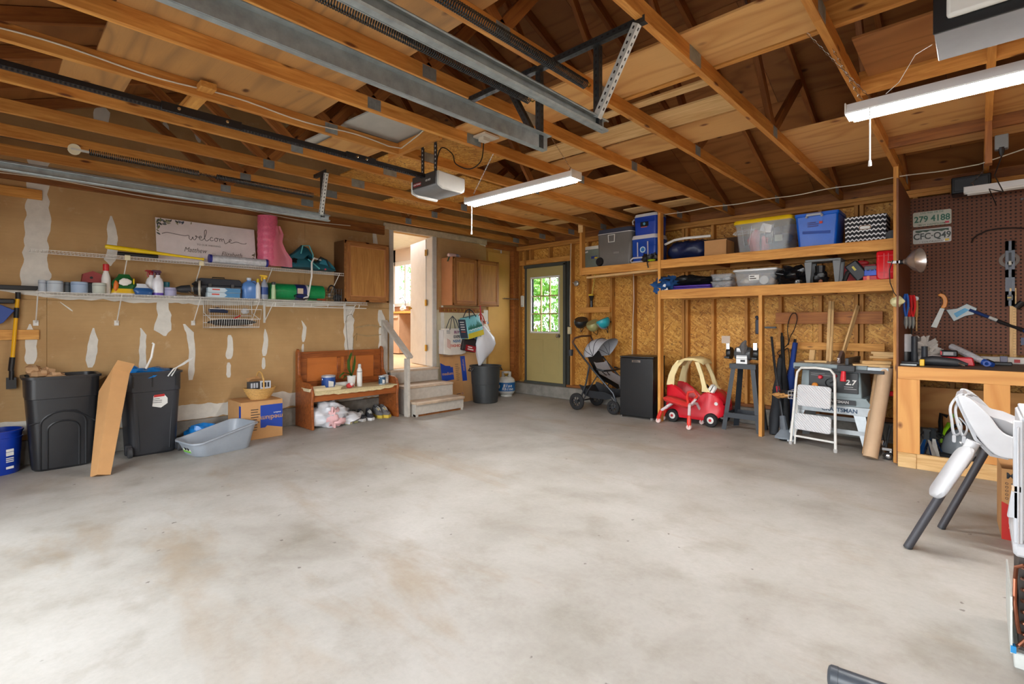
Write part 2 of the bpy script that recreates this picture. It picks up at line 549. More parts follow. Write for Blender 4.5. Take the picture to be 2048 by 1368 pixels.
for s in ([(78, 306, .07), (76, 420, .075), (72, 500, .08), (70, 580, .09)],
          [(222, 432, .012), (224, 460, .035), (225, 500, .04), (222, 520, .045), (221, 532, .01)],
          [(60, 648, .01), (61, 665, .035), (62, 700, .04), (61, 728, .04)],
          [(187, 656, .012), (187, 680, .035), (183, 705, .035), (180, 735, .035)],
          [(281, 656, .008), (287, 670, .03), (285, 700, .035), (286, 735, .035), (285, 800, .035)],
          [(325, 596, .05), (328, 630, .06), (325, 660, .07), (330, 672, .02)],
          [(368, 648, .02), (380, 665, .035), (384, 700, .03), (383, 735, .03), (381, 760, .035)],
          [(459, 670, .03), (460, 700, .035), (458, 718, .035)], [(457, 725, .02), (458, 755, .025)],
          [(530, 658, .01), (532, 680, .03), (528, 712, .028)], [(527, 715, .02), (527, 738, .022)],
          [(603, 641, .006), (610, 655, .022), (608, 672, .028), (606, 684, .02)], [(606, 688, .014), (605, 710, .012)],
          [(697, 612, .08), (698, 660, .07), (697, 715, .06)],
          [(0, 577, .05), (150, 588, .055), (330, 597, .05), (480, 604, .04), (690, 610, .03)],
          [(0, 860, .06), (180, 845, .075), (440, 818, .08), (560, 800, .09), (700, 790, .08), (778, 780, .06)],
          [(884, 610, .03), (886, 680, .04), (884, 740, .04)], [(1002, 498, .03), (1003, 600, .03), (1001, 760, .03)],
          [(900, 470, .03), (950, 482, .035), (1000, 498, .04)],
          [(748, 460, .03), (752, 500, .04), (755, 560, .035)],
          [(140, 328, .02), (200, 335, .03)], [(352, 330, .03), (395, 348, .025)], [(392, 262, .03), (398, 285, .02)],
          [(205, 215, .05), (203, 250, .07)], [(330, 245, .03), (333, 272, .03)],
          [(965, 620, .12), (970, 660, .14), (965, 700, .1)],
          [(760, 620, .05), (765, 650, .06), (764, 720, .05)],
          [(120, 604, .006), (145, 622, .01)]):
    smear(s)
M_stainw = flat('water_stain', rgb(176, 150, 108), .85, 0, .3, 20)
for s in ([(712, 655, .01), (740, 650, .012), (770, 655, .01)], [(712, 668, .006), (735, 672, .008), (770, 668, .006)]):
    smear(s, name='water_stain', mat=M_stainw, th=.003)

# back wall: osb sheathing, studs and plates on a curb
wb = struct('wall_back')
DX0, DX1 = P(1052, 600, Y=6.78).x, P(1131, 600, Y=6.78).x
DT, DB = 2.30, .24
MB().b(XW - .1, XR, YB - .16, YB + .1, 0, .2).build('foundation_curb', M_curb, wb, bevel=.008)
x = XW
k = 0
while x < XR:
    x1 = min(x + 1.22, XR)
    if x < DX0:
        segs = [(XW, DX0 - .02, .2, 2.72), (DX0 - .02, DX1 + .02, DT + .02, 2.72)]; x1 = DX1 + .02
    else: segs = [(x, x1, .2, 2.72)]
    for a, b, c, d in segs:
        MB().b(a + .002, b - .002, 0, .012, c, d).build('osb_panel', M_osb, wb, loc=(0, YB, 0), bevel=.001)
    x = x1
MB().b(XW - .1, DX0 - .02, YB + .014, YB + .1, .2, 2.9).b(DX1 + .02, XR, YB + .014, YB + .1, .2, 2.9).b(DX0 - .02, DX1 + .02, YB + .014, YB + .1, DT + .02, 2.9).build('siding', M_tan, wb)


def stud(x, z0, z1, name='stud', mat=M_stud, w=.038, y=YB - .045, d=.089):
    lumber(name, (x, y, z0), (x, y, z1), w, d, mat, wb, up=(0, 1, 0))


SX = lambda px: P(px, 600, Y=6.76).x
for q in (1142, 1175, 1222, 1266, 1312, 1366, 1373, 1425, 1492, 1560, 1640, 1712, 1723, 1830, 1905, 1990, 2080): stud(SX(q), .24, 2.62)
for q in (1037, 1050): stud(SX(q), .24, 2.62)
stud(SX(1098), DT + .13, 2.62, 'cripple_stud')
stud(SX(1060), DT + .13, 2.62, 'cripple_stud')
for z in (2.64, 2.68): lumber('top_plate', (XW, YB - .045, z), (XR, YB - .045, z), .089, .038, M_stud, wb)
lumber('sill_plate', (DX1 + .02, YB - .045, .22), (XR, YB - .045, .22), .089, .038, M_web, wb)
lumber('header', (XW + .02, YB - .06, DT + .09), (SX(1142), YB - .06, DT + .09), .038, .09, M_shelf, wb)
pb = lambda n, x0, x1, ya, yb_, mat, y=6.745, h=None: lumber(n, P(x0, (ya + yb_) / 2, Y=y), Vector((P(x1, 600, Y=y).x, y, P(x0, (ya + yb_) / 2, Y=y).z)), .038, h, mat, wb)
pb('wall_board', 1552, 1766, 625, 648, M_web, h=.14)
pb('wall_board', 1552, 1770, 682, 698, M_shelf, h=.089)
pb('wall_board', 1560, 1640, 815, 830, M_web, h=.12)

# pegboard over the workbench
pg0, pg1 = -.53, XR
t = NT('pegboard_brown')
tc = t.mapc((1, 1, 1), rnd=False)
fr = t.nd('ShaderNodeVectorMath', operation='FRACTION'); s2 = t.nd('ShaderNodeVectorMath', operation='SCALE', _Scale=1 / .034)
t.l.new(tc, s2.inputs[0]); t.l.new(s2.outputs[0], fr.inputs[0])
sb = t.nd('ShaderNodeVectorMath', operation='SUBTRACT'); sb.inputs[1].default_value = (.5, 0, .5); t.l.new(fr.outputs[0], sb.inputs[0])
mm = t.nd('ShaderNodeVectorMath', operation='MULTIPLY'); mm.inputs[1].default_value = (1, 0, 1); t.l.new(sb.outputs[0], mm.inputs[0])
ln = t.nd('ShaderNodeVectorMath', operation='LENGTH'); t.l.new(mm.outputs[0], ln.inputs[0])
M_peg = t.end(t.mix(rgb(112, 70, 50), rgb(26, 14, 10), t.ramp(ln.outputs['Value'], (.19, W1), (.25, B0))), .7, bump=t.ramp(ln.outputs['Value'], (.19, B0), (.25, W1)), bs=.5)
MB().b(pg0, 1.0, 6.73, 6.736, .98, 2.60).build('pegboard', M_peg, wb)

# front wall with two doorways left open to let in sky light, and the right wall, behind the camera
M_int = flat('painted_wall', rgb(205, 180, 140), .8)
wf = MB().b(XW, -4.6, YF - .12, YF, 0, 2.9).b(-1.8, -1.42, YF - .12, YF, 0, 2.9).b(1.38, XR, YF - .12, YF, 0, 2.9).b(-4.6, -1.8, YF - .12, YF, 2.14, 2.9).b(-1.42, 1.38, YF - .12, YF, 2.14, 2.9).build('wall_front', M_osb); wf['kind'] = 'structure'
wr = MB().b(XR, XR + .12, YF - .12, YB + .1, 0, 2.75).prism([(YF - .12, 2.7), (YB + .1, 2.7), (YB + .1, roofz(YB)), (RY, RZ), (YF - .12, roofz(YF))], .12, frame((XR, 0, 0), (0, 1, 0), (1, 0, 0))).build('wall_right', M_osb); wr['kind'] = 'structure'

# ceiling: plywood roof deck over fink trusses
ce = struct('ceiling')
ang = math.atan(SL); LS = 4.25 / math.cos(ang)
for side in (-1, 1):
    for r in range(4):
        off = 0 if r % 2 else -1.22
        x = XW + off
        while x < XR:
            a, b = max(x, XW - .1), min(x + 2.44, XR + .1)
            s0, s1 = r * 1.22, min((r + 1) * 1.22, LS)
            if b > a + .02:
                mt = frame((0, RY, RZ + .004), (1, 0, 0), (0, math.sin(ang) * side, math.cos(ang)))
                sg = side
                MB().b(a + .002, b - .002, sg * s0 + sg * .002, sg * s1 - sg * .002, 0, .012).build('roof_panel', M_roofply, ce, M=mt)
            x += 2.44
for side in (-1, 1):
    mt = frame((0, RY, RZ + .02), (1, 0, 0), (0, math.sin(ang) * side, math.cos(ang)))
    MB().b(XW - .3, XR + .3, side * 0, side * (LS + .15), 0, .05).build('roof_covering', M_blk2, ce, M=mt)  # unseen slab above the panels, added to block light
MB().b(XW, XR, YB + .0, YB + .12, 2.7, 2.98).b(XW, XR, YF - .12, YF, 2.7, 2.98).build('eave_block', M_web, ce)

NODES = (1.8, 4.2)


def truss(x):
    T = struct('truss', ce); T.location = (x, 0, 0)
    L = lambda n, a, b, h=.089, m=M_truss, w=.038: lumber(n, (0, *a), (0, *b), w, h, m, T)
    L('bottom_chord', (YF, ZC + .0445), (2.71, ZC + .0445)); L('bottom_chord', (2.71, ZC + .0445), (YB, ZC + .0445))
    for s in (-1, 1):
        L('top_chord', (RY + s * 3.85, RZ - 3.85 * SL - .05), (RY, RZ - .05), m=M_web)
    for s, nd in ((-1, 1.8), (1, 4.2)):
        q = RY + s * 2.0
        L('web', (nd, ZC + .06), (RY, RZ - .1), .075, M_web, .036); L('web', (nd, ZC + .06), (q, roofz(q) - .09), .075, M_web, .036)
    for y, w, h in ((1.8, .1, .075), (2.71, .15, .08), (4.2, .1, .08), (6.5, .16, .08), (-.5, .16, .08)):
        m = MB()
        for sx in (-1, 1):
            m.b(sx * .0192, sx * .0205, y - w / 2, y + w / 2, ZC + .008, ZC + .008 + h)
            for i in range(int(w / .02)):
                m.b(sx * .0204, sx * .0212, y - w / 2 + .01 + i * .02 - .002, y - w / 2 + .01 + i * .02 + .002, ZC + .016, ZC + h)
        m.build('gusset_plate', M_gal, T)
    return T


for k in range(-3, 11): truss(.05 - .61 * k)
lumber('ledger', (XW + .02, YF, 2.63), (XW + .02, 3.95, 2.63), .038, .13, M_web, ce)
M_whitewash = flat('whitewashed_board', rgb(205, 190, 160), .8, 0, .35, 14)
lumber('ledger', (XW + .02, 3.95, 2.70), (XW + .02, 6.0, 2.70), .038, .09, M_whitewash, ce)
lumber('ledger', (XW + .02, 6.0, 2.66), (XW + .02, 6.76, 2.66), .038, .1, M_web, ce)

# strongback boards lying across the chords (fixed)
lumber('strongback', (-2.0, 3.0, ZC + .089 + .07), (XR, 3.0, ZC + .089 + .07), .038, .14, M_truss, ce)
lumber('strongback', (-.55, 3.78, ZC + .07), (XR, 3.78, ZC + .07), .038, .14, M_truss, ce)
lumber('strongback', (-.55, 5.1, ZC + .05), (XR, 5.1, ZC + .05), .038, .1, M_web, ce)

# house doorway with jambs and casing; the door stands open into the kitchen
d1 = struct('door_1')
M_trimw = flat('painted_trim', rgb(226, 222, 214), .5, 0, .08)
M_casing = flat('primed_casing', rgb(196, 194, 188), .7, 0, .15, 12)
MB().b(XW - .14, XW + .004, OY0 - .02, OY0, OZ0, OZ1).b(XW - .14, XW + .004, OY1, OY1 + .02, OZ0, OZ1).b(XW - .14, XW + .004, OY0 - .02, OY1 + .02, OZ1, OZ1 + .02).build('jamb', M_trimw, d1, bevel=.001)
for n, a in (('casing', (XW, XW + .018, OY0 - .075, OY0 - .005, OZ0 - .1, OZ1 + .02)), ('casing', (XW, XW + .018, OY1 + .005, OY1 + .085, OZ0 - .05, OZ1 + .02)), ('head_casing', (XW, XW + .02, OY0 - .08, OY1 + .09, OZ1 + .02, OZ1 + .10))):
    MB().b(*a).build(n, M_casing, d1, bevel=.006)
MB().b(XW - .14, XW + .03, OY0 - .02, OY1 + .05, OZ0 - .03, OZ0).build('threshold', M_trimw, d1, bevel=.004)
h = struct('door_leaf', d1)
h.location = (XW - .14, OY1 - .01, OZ0 + .01); h.rotation_euler = (0, 0, R(-15))
MB().b(-.70, -.01, -.004, .036, 0, 2.02).build('slab', M_trimw, h, bevel=.002)
for z in (.28, 1.0, 1.8):
    MB().b(-.012, .05, -.012, .0, z - .05, z + .05).tube([(.0, -.014, z - .05), (0, -.014, z + .05)], .008).build('hinge', M_brass, h)
MB().lathe([(.0, 0), (.03, .005), (.028, .03), (.012, .04), (.012, .06)], M=frame((-.64, -.06, .93), (1, 0, 0), (0, 1, 0))).build('knob', M_brass, h)

# kitchen seen through the doorway
k_ = struct('wall_kitchen')
M_kw = flat('kitchen_wall_paint', rgb(228, 216, 206), .7, 0, .04)
MB().b(-12, P(793, 560, Y=6.8).x - .05, 6.8, 6.92, .6, 3.08).b(P(840, 560, Y=6.8).x, XW - .12, 6.8, 6.92, .6, 3.08).b(-12, XW - .12, 6.8, 6.92, .6, 1.72).b(-12, XW - .12, 6.8, 6.92, 2.72, 3.08).build('end_wall', M_kw, k_)
MB().b(-12, -11.9, 2.5, 6.9, .6, 3.08).b(-12, XW - .12, 2.4, 2.5, .6, 3.08).b(XW - .16, XW - .125, 2.5, OY0 - .02, .6, 3.08).b(XW - .16, XW - .125, OY1 + .02, 6.8, .6, 3.08).b(XW - .16, XW - .125, OY0 - .03, OY1 + .03, OZ1 + .02, 3.08).build('side_walls', M_kw, k_)
fk = MB().b(-12, XW - .12, 2.4, 6.9, .5, .6).build('floor_kitchen', wood('kitchen_floor_boards', rgb(214, 176, 130), rgb(236, 206, 164), None, .05)); fk['kind'] = 'structure'
ck = MB().b(-12, XW - .12, 2.4, 6.9, 3.06, 3.16).build('ceiling_kitchen', M_white); ck['kind'] = 'structure'
w1 = struct('window_1')
wx0, wx1 = P(793, 560, Y=6.8).x - .05, P(840, 560, Y=6.8).x
m = MB()
for a in ((wx0, wx1, 6.76, 6.8, 2.66, 2.76), (wx0, wx1, 6.74, 6.8, 1.68, 1.76), (wx0 - .06, wx0 + .05, 6.76, 6.8, 1.68, 2.76), (wx1 - .05, wx1 + .06, 6.76, 6.8, 1.68, 2.76)): m.b(*a)
m.build('window_frame', M_white, w1, bevel=.004)
xm = (wx0 + wx1) / 2 - .1
MB().b(xm - .03, xm + .03, 6.8, 6.84, 1.76, 2.66).build('mullion', M_white, w1)
M_glass = NT('window_glass').end((1, 1, 1, 1), .02, Transmission_Weight=1.0, IOR=1.02, Alpha=.25)
MB().b(wx0, wx1, 6.85, 6.854, 1.76, 2.66).build('pane', M_glass, w1)

kc = thing('kitchen_counter', 'orange kitchen cabinets with a wood top under the window', 'cabinet', (0, 6.2, .6))
M_oc = flat('orange_cabinet', rgb(236, 160, 40), .4, 0, .1)
MB().b(-11.88, -9.85, 0, .58, .08, .9).b(-11.88, -9.85, .04, .6, 0, .08).build('carcass', M_oc, kc)
for x in (-10.9, -10.38): MB().b(x, x + .5, -.018, 0, .10, .70).build('door', M_oc, kc, bevel=.008)
for x in (-10.9, -10.38): MB().b(x, x + .5, -.018, 0, .72, .88).build('drawer', M_oc, kc, bevel=.008)
MB().b(-11.88, -7.2, -.03, .59, .90, .945).build('countertop', pl(226, 160, 80, .4), kc, bevel=.003)
MB().b(-11.88, -7.2, .575, .59, .945, 1.10).build('backsplash', flat('tile_backsplash', rgb(206, 150, 110), .3, 0, .5, 30), kc)
dw_ = thing('dishwasher', 'tan dishwasher beside the orange kitchen cabinets', 'dishwasher', (-9.55, 6.2, .6))
MB().b(-.29, .29, 0, .55, .02, .89).build('body', pl(206, 170, 140, .4), dw_, bevel=.004); MB().b(-.26, .26, -.04, .0, .80, .83).build('handle', pl(226, 200, 176), dw_, bevel=.006)
sb_ = thing('soap_bottle', 'white soap bottle on the kitchen counter', 'bottle', (-10.0, 6.5, 1.547)); MB().lathe([(.06, 0), (.065, .02), (.06, .16), (.02, .2), (.02, .23)], 16).build('body', M_white, sb_); MB().tube([(0, 0, .23), (0, 0, .27), (-.04, -.02, .27)], .01, 6).build('pump', M_blk2, sb_)
fa_ = thing('faucet', 'chrome faucet on the kitchen counter by the window', 'faucet', (-9.6, 6.6, 1.547)); MB().tube([(0, 0, 0), (0, 0, .25), (-.04, -.05, .33), (-.1, -.1, .3)], .012, 8).build('spout', M_chrome, fa_); MB().ell((.05, -.1, .07), (.09, .06, .07), jit=.8, seed=2).build('sponge_holder', M_white, fa_)

# back door with nine panes
d2 = struct('door_2')
M_olive = flat('olive_door_paint', rgb(174, 158, 104), .5, 0, .06, 3)
gx0, gx1 = P(1064, 600, Y=6.78).x, P(1117, 600, Y=6.78).x
gz0, gz1 = P(1090, 663, Y=6.78).z, P(1090, 556, Y=6.78).z
m = MB()
dx0, dx1 = DX0 + .02, DX1 - .02
for a in ((dx0, gx0, 6.78, 6.825, DB, DT - .02), (gx1, dx1, 6.78, 6.825, DB, DT - .02), (gx0, gx1, 6.78, 6.825, DB, gz0), (gx0, gx1, 6.78, 6.825, gz1, DT - .02)): m.b(*a)
m.build('slab', M_olive, d2)
MB().b(dx0 + .12, (dx0 + dx1) / 2 - .04, 6.772, 6.782, DB + .14, gz0 - .14).b((dx0 + dx1) / 2 + .04, dx1 - .12, 6.772, 6.782, DB + .14, gz0 - .14).build('raised_panel', M_olive, d2, bevel=.006)
m = MB()
for a in ((gx0 - .03, gx1 + .03, 6.765, 6.83, gz1, gz1 + .03), (gx0 - .03, gx1 + .03, 6.765, 6.83, gz0 - .03, gz0), (gx0 - .03, gx0, 6.765, 6.83, gz0, gz1), (gx1, gx1 + .03, 6.765, 6.83, gz0, gz1)): m.b(*a)
m.build('glazing_frame', M_white, d2, bevel=.003)
for i in (1, 2):
    xx = gx0 + (gx1 - gx0) * i / 3; zz = gz0 + (gz1 - gz0) * i / 3
    MB().b(xx - .011, xx + .011, 6.785, 6.815, gz0, gz1).build('muntin', M_olive, d2)
    MB().b(gx0, gx1, 6.784, 6.816, zz - .011, zz + .011).build('muntin', M_olive, d2)
for i in range(3):
    for j in range(3):
        MB().b(gx0 + (gx1 - gx0) * i / 3 + .011, gx0 + (gx1 - gx0) * (i + 1) / 3 - .011, 6.799, 6.802, gz0 + (gz1 - gz0) * j / 3 + .011, gz0 + (gz1 - gz0) * (j + 1) / 3 - .011).build('pane', M_glass, d2)
M_dk = pl(70, 72, 66, .7)
MB().b(DX0 - .015, DX1 + .03, 6.74, 6.90, .2, DB + .004).b(DX1 - .02, DX1 + .05, 6.80, 6.90, .2, DT + .05).b(DX0 - .05, DX0 + .02, 6.80, 6.90, .2, DT + .05).b(DX0 - .015, dx0, 6.76, 6.84, .2, DT + .01).b(dx1, DX1 + .03, 6.73, 6.84, .2, DT + .01).b(DX0 - .015, DX1 + .03, 6.73, 6.84, DT - .018, DT + .035).build('door_frame', M_dk, d2, bevel=.002)
q = P(1115, 672, Y=6.74)
MB().lathe([(.034, 0), (.034, .006), (.012, .01), (.012, .03), (.028, .045), (.026, .062), (0, .07)], M=frame((q.x, 6.78, q.z), (1, 0, 0), (0, -1, 0))).build('door_knob', M_chrome, d2)

# ---------------------------------------------------------------- outdoors behind the back wall
lawn = MB().b(-16, 6, 6.96, 22, -.3, -.11).build('lawn', flat('lawn_green', rgb(120, 160, 60), .9, 0, .5, 4)); tag(lawn, 'green lawn outside the back door window', 'grass', kind='stuff')


def leafy(name, label, c, r, n, col, seed, grp='shrubs outside the windows'):
    rnd = random.Random(seed)
    T = thing(name, label, 'shrub', c, group=grp)
    m = MB()
    for i in range(n):
        a = rnd.uniform(0, 6.28); ph = math.acos(rnd.uniform(-1, 1)); q = rnd.uniform(.55, 1) ** .5
        p = Vector((math.sin(ph) * math.cos(a) * r[0] * q, math.sin(ph) * math.sin(a) * r[1] * q, r[2] + math.cos(ph) * r[2] * q + .05))
        s = rnd.uniform(.05, .1); e = Euler((rnd.uniform(0, 6), rnd.uniform(0, 6), rnd.uniform(0, 6))).to_matrix()
        m.add([p + e @ Vector(v) for v in ((-s, 0, 0), (0, -s * .5, 0), (s, 0, .01), (0, s * .5, 0))], [(0, 1, 2, 3)])
    o = m.build('foliage', pl(*col, .7, var=.45, sc=5), T); o['kind'] = 'stuff'
    MB().tube([(0, 0, 0), (.05, 0, r[2]), (0, .05, r[2] * 1.6)], [.05, .035, .01], 6).build('stem', M_web, T)


leafy('leafy_shrub', 'bright green shrub outside the back door', (-8.0, 9.3, -.05), (1.5, .9, 1.25), 3200, (96, 150, 40), 3)
leafy('leafy_shrub', 'darker green shrub behind the bright one', (-9.2, 12.4, -.05), (3.2, 1.1, 2.4), 5200, (60, 120, 34), 4)
leafy('leafy_shrub', 'green shrub outside the kitchen window', (-15.0, 9.7, -.05), (2.2, .9, 1.9), 3000, (90, 150, 50), 5)
# ================================================================ OVERHEAD: doors' hardware, lamps, loft boards
def track(name, label, X, y0, y1, z=2.30, sgn=1):
    T = thing(name, label, 'door track', (X, 0, z), group=None)
    # rolled channel: web, lips
    pr = [(-.004, -.03), (.026, -.03), (.032, -.022), (.028, -.018), (.024, -.026), (.0, -.026), (0, .026), (.024, .026), (.028, .018), (.032, .022), (.026, .03), (-.004, .03)]
    MB().loft([[(sgn * a, y, b) for a, b in pr] for y in (y0, y1)]).build('channel', M_gal, T, ang=50)
    MB().b(-.006 * sgn, -.012 * sgn, y0, y1, -.03, .045).b(-.006 * sgn, -.045 * sgn, y0, y1, .041, .045).build('stiffener_angle', M_galw if X < -4 else M_gal, T)
    return T


track('door_track', 'galvanized overhead door track ending beside the right perforated hanger', -1.42, -.8, 2.20)
track('door_track', 'galvanized overhead door track left of the doubled hangers', -1.81, -.8, 2.20, sgn=-1)
track('door_track', 'galvanized overhead door track running low along the bare drywall wall', -4.60, -.8, 2.28)


def perf(mb, holes, a, b, w=.032, th=.003, up=(0, 0, 1)):
    """perforated steel angle from a to b; dark slots added to the second builder"""
    a, b = Vector(a), Vector(b); L = (b - a).length; m = frame(a, b - a, up)
    mb.box((L / 2, 0, 0), (L, w, th), M=m); mb.box((L / 2, -w / 2, w / 2 - th / 2), (L, th, w), M=m)
    i = .02
    while i < L - .015:
        holes.box((i, 0, 0), (.014, .009, th * 1.25), M=m); holes.box((i, -w / 2, w / 2), (.014, th * 1.25, .009), M=m)
        i += .034


def hanger(label, parts, loc):
    T = thing('track_hanger', label, 'bracket', loc)
    for nm, a, b, up, mt in parts:
        m, h = MB(), MB(); perf(m, h, a, b, up=up)
        o = m.build(nm, mt, T); h.build('slot', M_black, o)['kind'] = 'stuff'
    MB().lathe([(.008, 0), (.008, .012)], 6, frame((0, -.02, -.36), (0, 0, 1), (0, -1, 0))).build('bolt', M_chrome, T)
    return T


hanger('dark perforated steel hanger with a long cross angle holding two track ends', [
    ('cross_angle', (-.96, 0, .0), (.28, 0, .0), (0, 0, 1), M_dsteel), ('drop_angle', (0, 0, 0), (0, 0, -.43), (0, 1, 0), M_dsteel),
    ('drop_angle', (-.39, 0, 0), (-.39, 0, -.43), (0, 1, 0), M_dsteel), ('brace', (.24, -.03, .0), (.015, -.03, -.38), (0, 1, 0), M_galw),
    ('brace', (-.62, -.02, 0), (-.40, -.02, -.38), (0, 1, 0), M_dsteel)], (-1.42, 2.13, 2.70))
hanger('small perforated hanger with a pale brace at the end of the wall side track', [
    ('cross_angle', (-.12, 0, .0), (.14, 0, .0), (0, 0, 1), M_dsteel), ('drop_angle', (0, 0, 0), (0, 0, -.40), (0, 1, 0), M_dsteel),
    ('brace', (.12, -.02, .0), (.01, -.02, -.38), (0, 1, 0), M_galw)], (-4.6, 2.2, 2.70))


def spring(label, X, z, y0, y1, gap=None, slope=0):
    T = thing('extension_spring', label, 'spring', (X, 0, z))
    m = MB(); pts = []; y = y0
    while y < y1:
        g = gap and abs(y - gap) < .06
        ph = 2 * math.pi * (y - y0) / .0115
        r = .021 if not g else .012
        pts.append((r * math.cos(ph), y, r * math.sin(ph) + slope * (y1 - y)))
        y += .0115 / 9 * (1 if not g else 3)
    m.tube(pts, .0031, 4)
    m.build('coil', M_dsteel, T)
    MB().tube([(.0, y1 - .01, .0), (0, y1 + .03, 0), (.0, y1 + .045, .012), (0, y1 + .03, .02)], .004, 6).build('end_hook', M_brass, T)
    MB().tube([(0, y0 + .01, slope * (y1 - y0)), (0, -.8, slope * (y1 - y0) - .02)], .002, 5).build('lift_cable', M_dsteel, T)
    return T


spring('dark extension spring ending at the right perforated hanger', -1.45, 2.49, .45, 2.08, .75)
spring('dark extension spring ending at the doubled hanger over the left track', -1.83, 2.53, .45, 2.08, .62)
sp = spring('thin extension spring with pulley along the bare drywall wall', -4.63, 2.505, .50, 2.14, 1.25)
MB().lathe([(.0, -.009), (.036, -.011), (.028, -.004), (.028, .004), (.036, .011), (.0, .009)], 22, frame((0, .42, .0), (0, 1, 0), (1, 0, 0))).build('pulley', pl(226, 220, 190), sp)
MB().b(-.012, .012, .40, .50, -.006, .006).build('pulley_fork', M_galw, sp)

# the two openers
t1 = thing('door_opener', 'grey garage door opener with dark front face hanging beside the centre lamp', 'opener', (-3.22, 2.39, 2.34))
MB().prism([(0, .02), (.03, 0), (.27, 0), (.3, .02), (.3, .13), (0, .13)], .31, frame((-.155, 0, 0), (0, 1, 0), (1, 0, 0))).build('housing', pl(120, 122, 124, .5), t1, bevel=.006)
MB().b(-.15, .15, -.006, 0, .03, .128).build('front_panel', pl(58, 54, 52, .4), t1, bevel=.002)
MB().prism([(0, .02), (.05, -.004), (.25, -.004), (.28, .03), (.28, .12), (0, .135)], .02, frame((.152, .005, 0), (0, 1, 0), (1, 0, 0))).build('lamp_cover', pl(196, 196, 190, .5), t1, bevel=.008)
MB().prism([(-.01, .0), (.06, -.02), (.25, -.02), (.28, .03), (.28, .12), (-.01, .1)], .018, frame((-.172, .005, 0), (0, 1, 0), (1, 0, 0))).build('lamp_cover', pl(206, 206, 200, .5), t1, bevel=.006)
MB().b(-.13, -.03, -.009, -.006, .045, .075).build('badge', pl(130, 30, 36), t1)
text('CRAFTSMAN', .018, M_white, t1, frame((-.08, -.0095, .06), (1, 0, 0), (0, -1, 0)))
text('1/2 H.P.', .022, M_white, t1, frame((.06, -.0065, .072), (1, 0, 0), (0, -1, 0)))
for a in ((-.1, .06), (.07, .06)):
    m, h = MB(), MB(); perf(m, h, (a[0], a[1], .13), (a[0], a[1], .385), w=.03, up=(0, 1, 0)); o = m.build('hanger_strap', M_blk2, t1); h.build('slot', M_galw, o)['kind'] = 'stuff'
m = MB(); m.box((0, -1.55, .115), (.05, 3.1, .03)); o = m.build('rail', M_black, t1, bevel=.003)
m = MB(); y = -3.05
while y < -.05:
    m.box((.02, y, .094), (.012, .009, .012)); y += .018
m.build('drive_chain', M_blk2, o)['kind'] = 'stuff'
for a, b in ((-1.75, -1.35), (-.68, -.45)):
    MB().b(-.03, .03, a, b, .13, .137).b(.026, .032, a, b, .09, .137).build('rail_splice', M_black, o, bevel=.002)
    for q in (a + .08, b - .08): MB().lathe([(.009, 0), (.009, .006), (.004, .008)], 8, frame((.032, q, .115), (0, 1, 0), (1, 0, 0))).build('splice_bolt', M_chrome, o)
tag(MB().tube(curve([(-3.2, 2.5, 2.46), (-3.19, 2.5, 2.62), (-3.15, 2.52, 2.70), (-3.12, 2.6, 2.66), (-3.10, 2.62, 2.58), (-3.02, 2.7, 2.54), (-2.94, 2.75, 2.60), (-2.92, 2.76, 2.74)], 5), .005, 6).build('opener_cord', M_cord), 'black power cord looping above the dark faced opener', 'cord')
tag(MB().b(-3.0, -2.84, 2.70, 2.86, 2.785, 2.80).b(-2.95, -2.89, 2.73, 2.80, 2.755, 2.786).build('outlet_cover', pl(214, 206, 190)), 'white ceiling outlet plate above the dark faced opener', 'outlet')
lumber('mounting_block', (-3.75, 2.42, 2.72 + .05), (-3.05, 2.42, 2.72 + .05), .038, .1, M_truss, ce)

t2 = thing('door_opener', 'larger grey opener with white lamp lens in the top right corner', 'opener', (.04, 2.39, 2.34))
MB().b(-.16, .18, 0, .25, .0, .15).build('housing', pl(142, 146, 152, .45), t2, bevel=.003)
MB().b(-.163, .183, -.008, 0, .0, .155).build('front_frame', pl(24, 26, 28, .4), t2, bevel=.002)
MB().prism([(-.125, .035), (.16, .035), (.16, .15), (-.125, .15)], .03, frame((0, -.006, 0), (1, 0, 0), (0, -1, 0))).build('lamp_lens', pl(228, 228, 222, .5), t2, bevel=.012, seg=2)
MB().box((0, -1.6, .125), (.05, 3.18, .03)).build('rail', M_black, t2)
for a in (-.1, .1):
    MB().b(a - .015, a + .015, .05, .053, .15, .38).build('hanger_strap', M_blk2, t2)
tag(MB().tube([(-.14, 2.65, 2.42), (-.2, 2.75, 2.44), (-.26, 2.8, 2.36), (-.31, 2.82, 2.33)], .0014, 5).build('antenna_wire', M_white), 'thin white antenna wire dangling left of the lensed opener', 'wire')

# lamps
M_tube = NT('lit_tube').end((1, 1, 1, 1), .5, Emission_Color=(1, .98, .95, 1), Emission_Strength=75)
M_refl = flat('white_reflector', rgb(236, 238, 238), .35, 0, .04)


def chain(T, a, b, n=None):
    a, b = Vector(a), Vector(b); L = (b - a).length; n = n or int(L / .022); m = MB()
    for i in range(n):
        c = a.lerp(b, (i + .5) / n); d = (b - a).normalized(); s = Vector((0, 1, 0)) if i % 2 else Vector((1, 0, 0))
        pts = [c + d * (.013 * math.cos(q)) + s * (.005 * math.sin(q)) for q in [k * math.pi / 3 for k in range(6)]]
        m.tube(pts, .0014, 4, closed=True)
    m.build('chain', M_chrome, T)['kind'] = 'stuff'


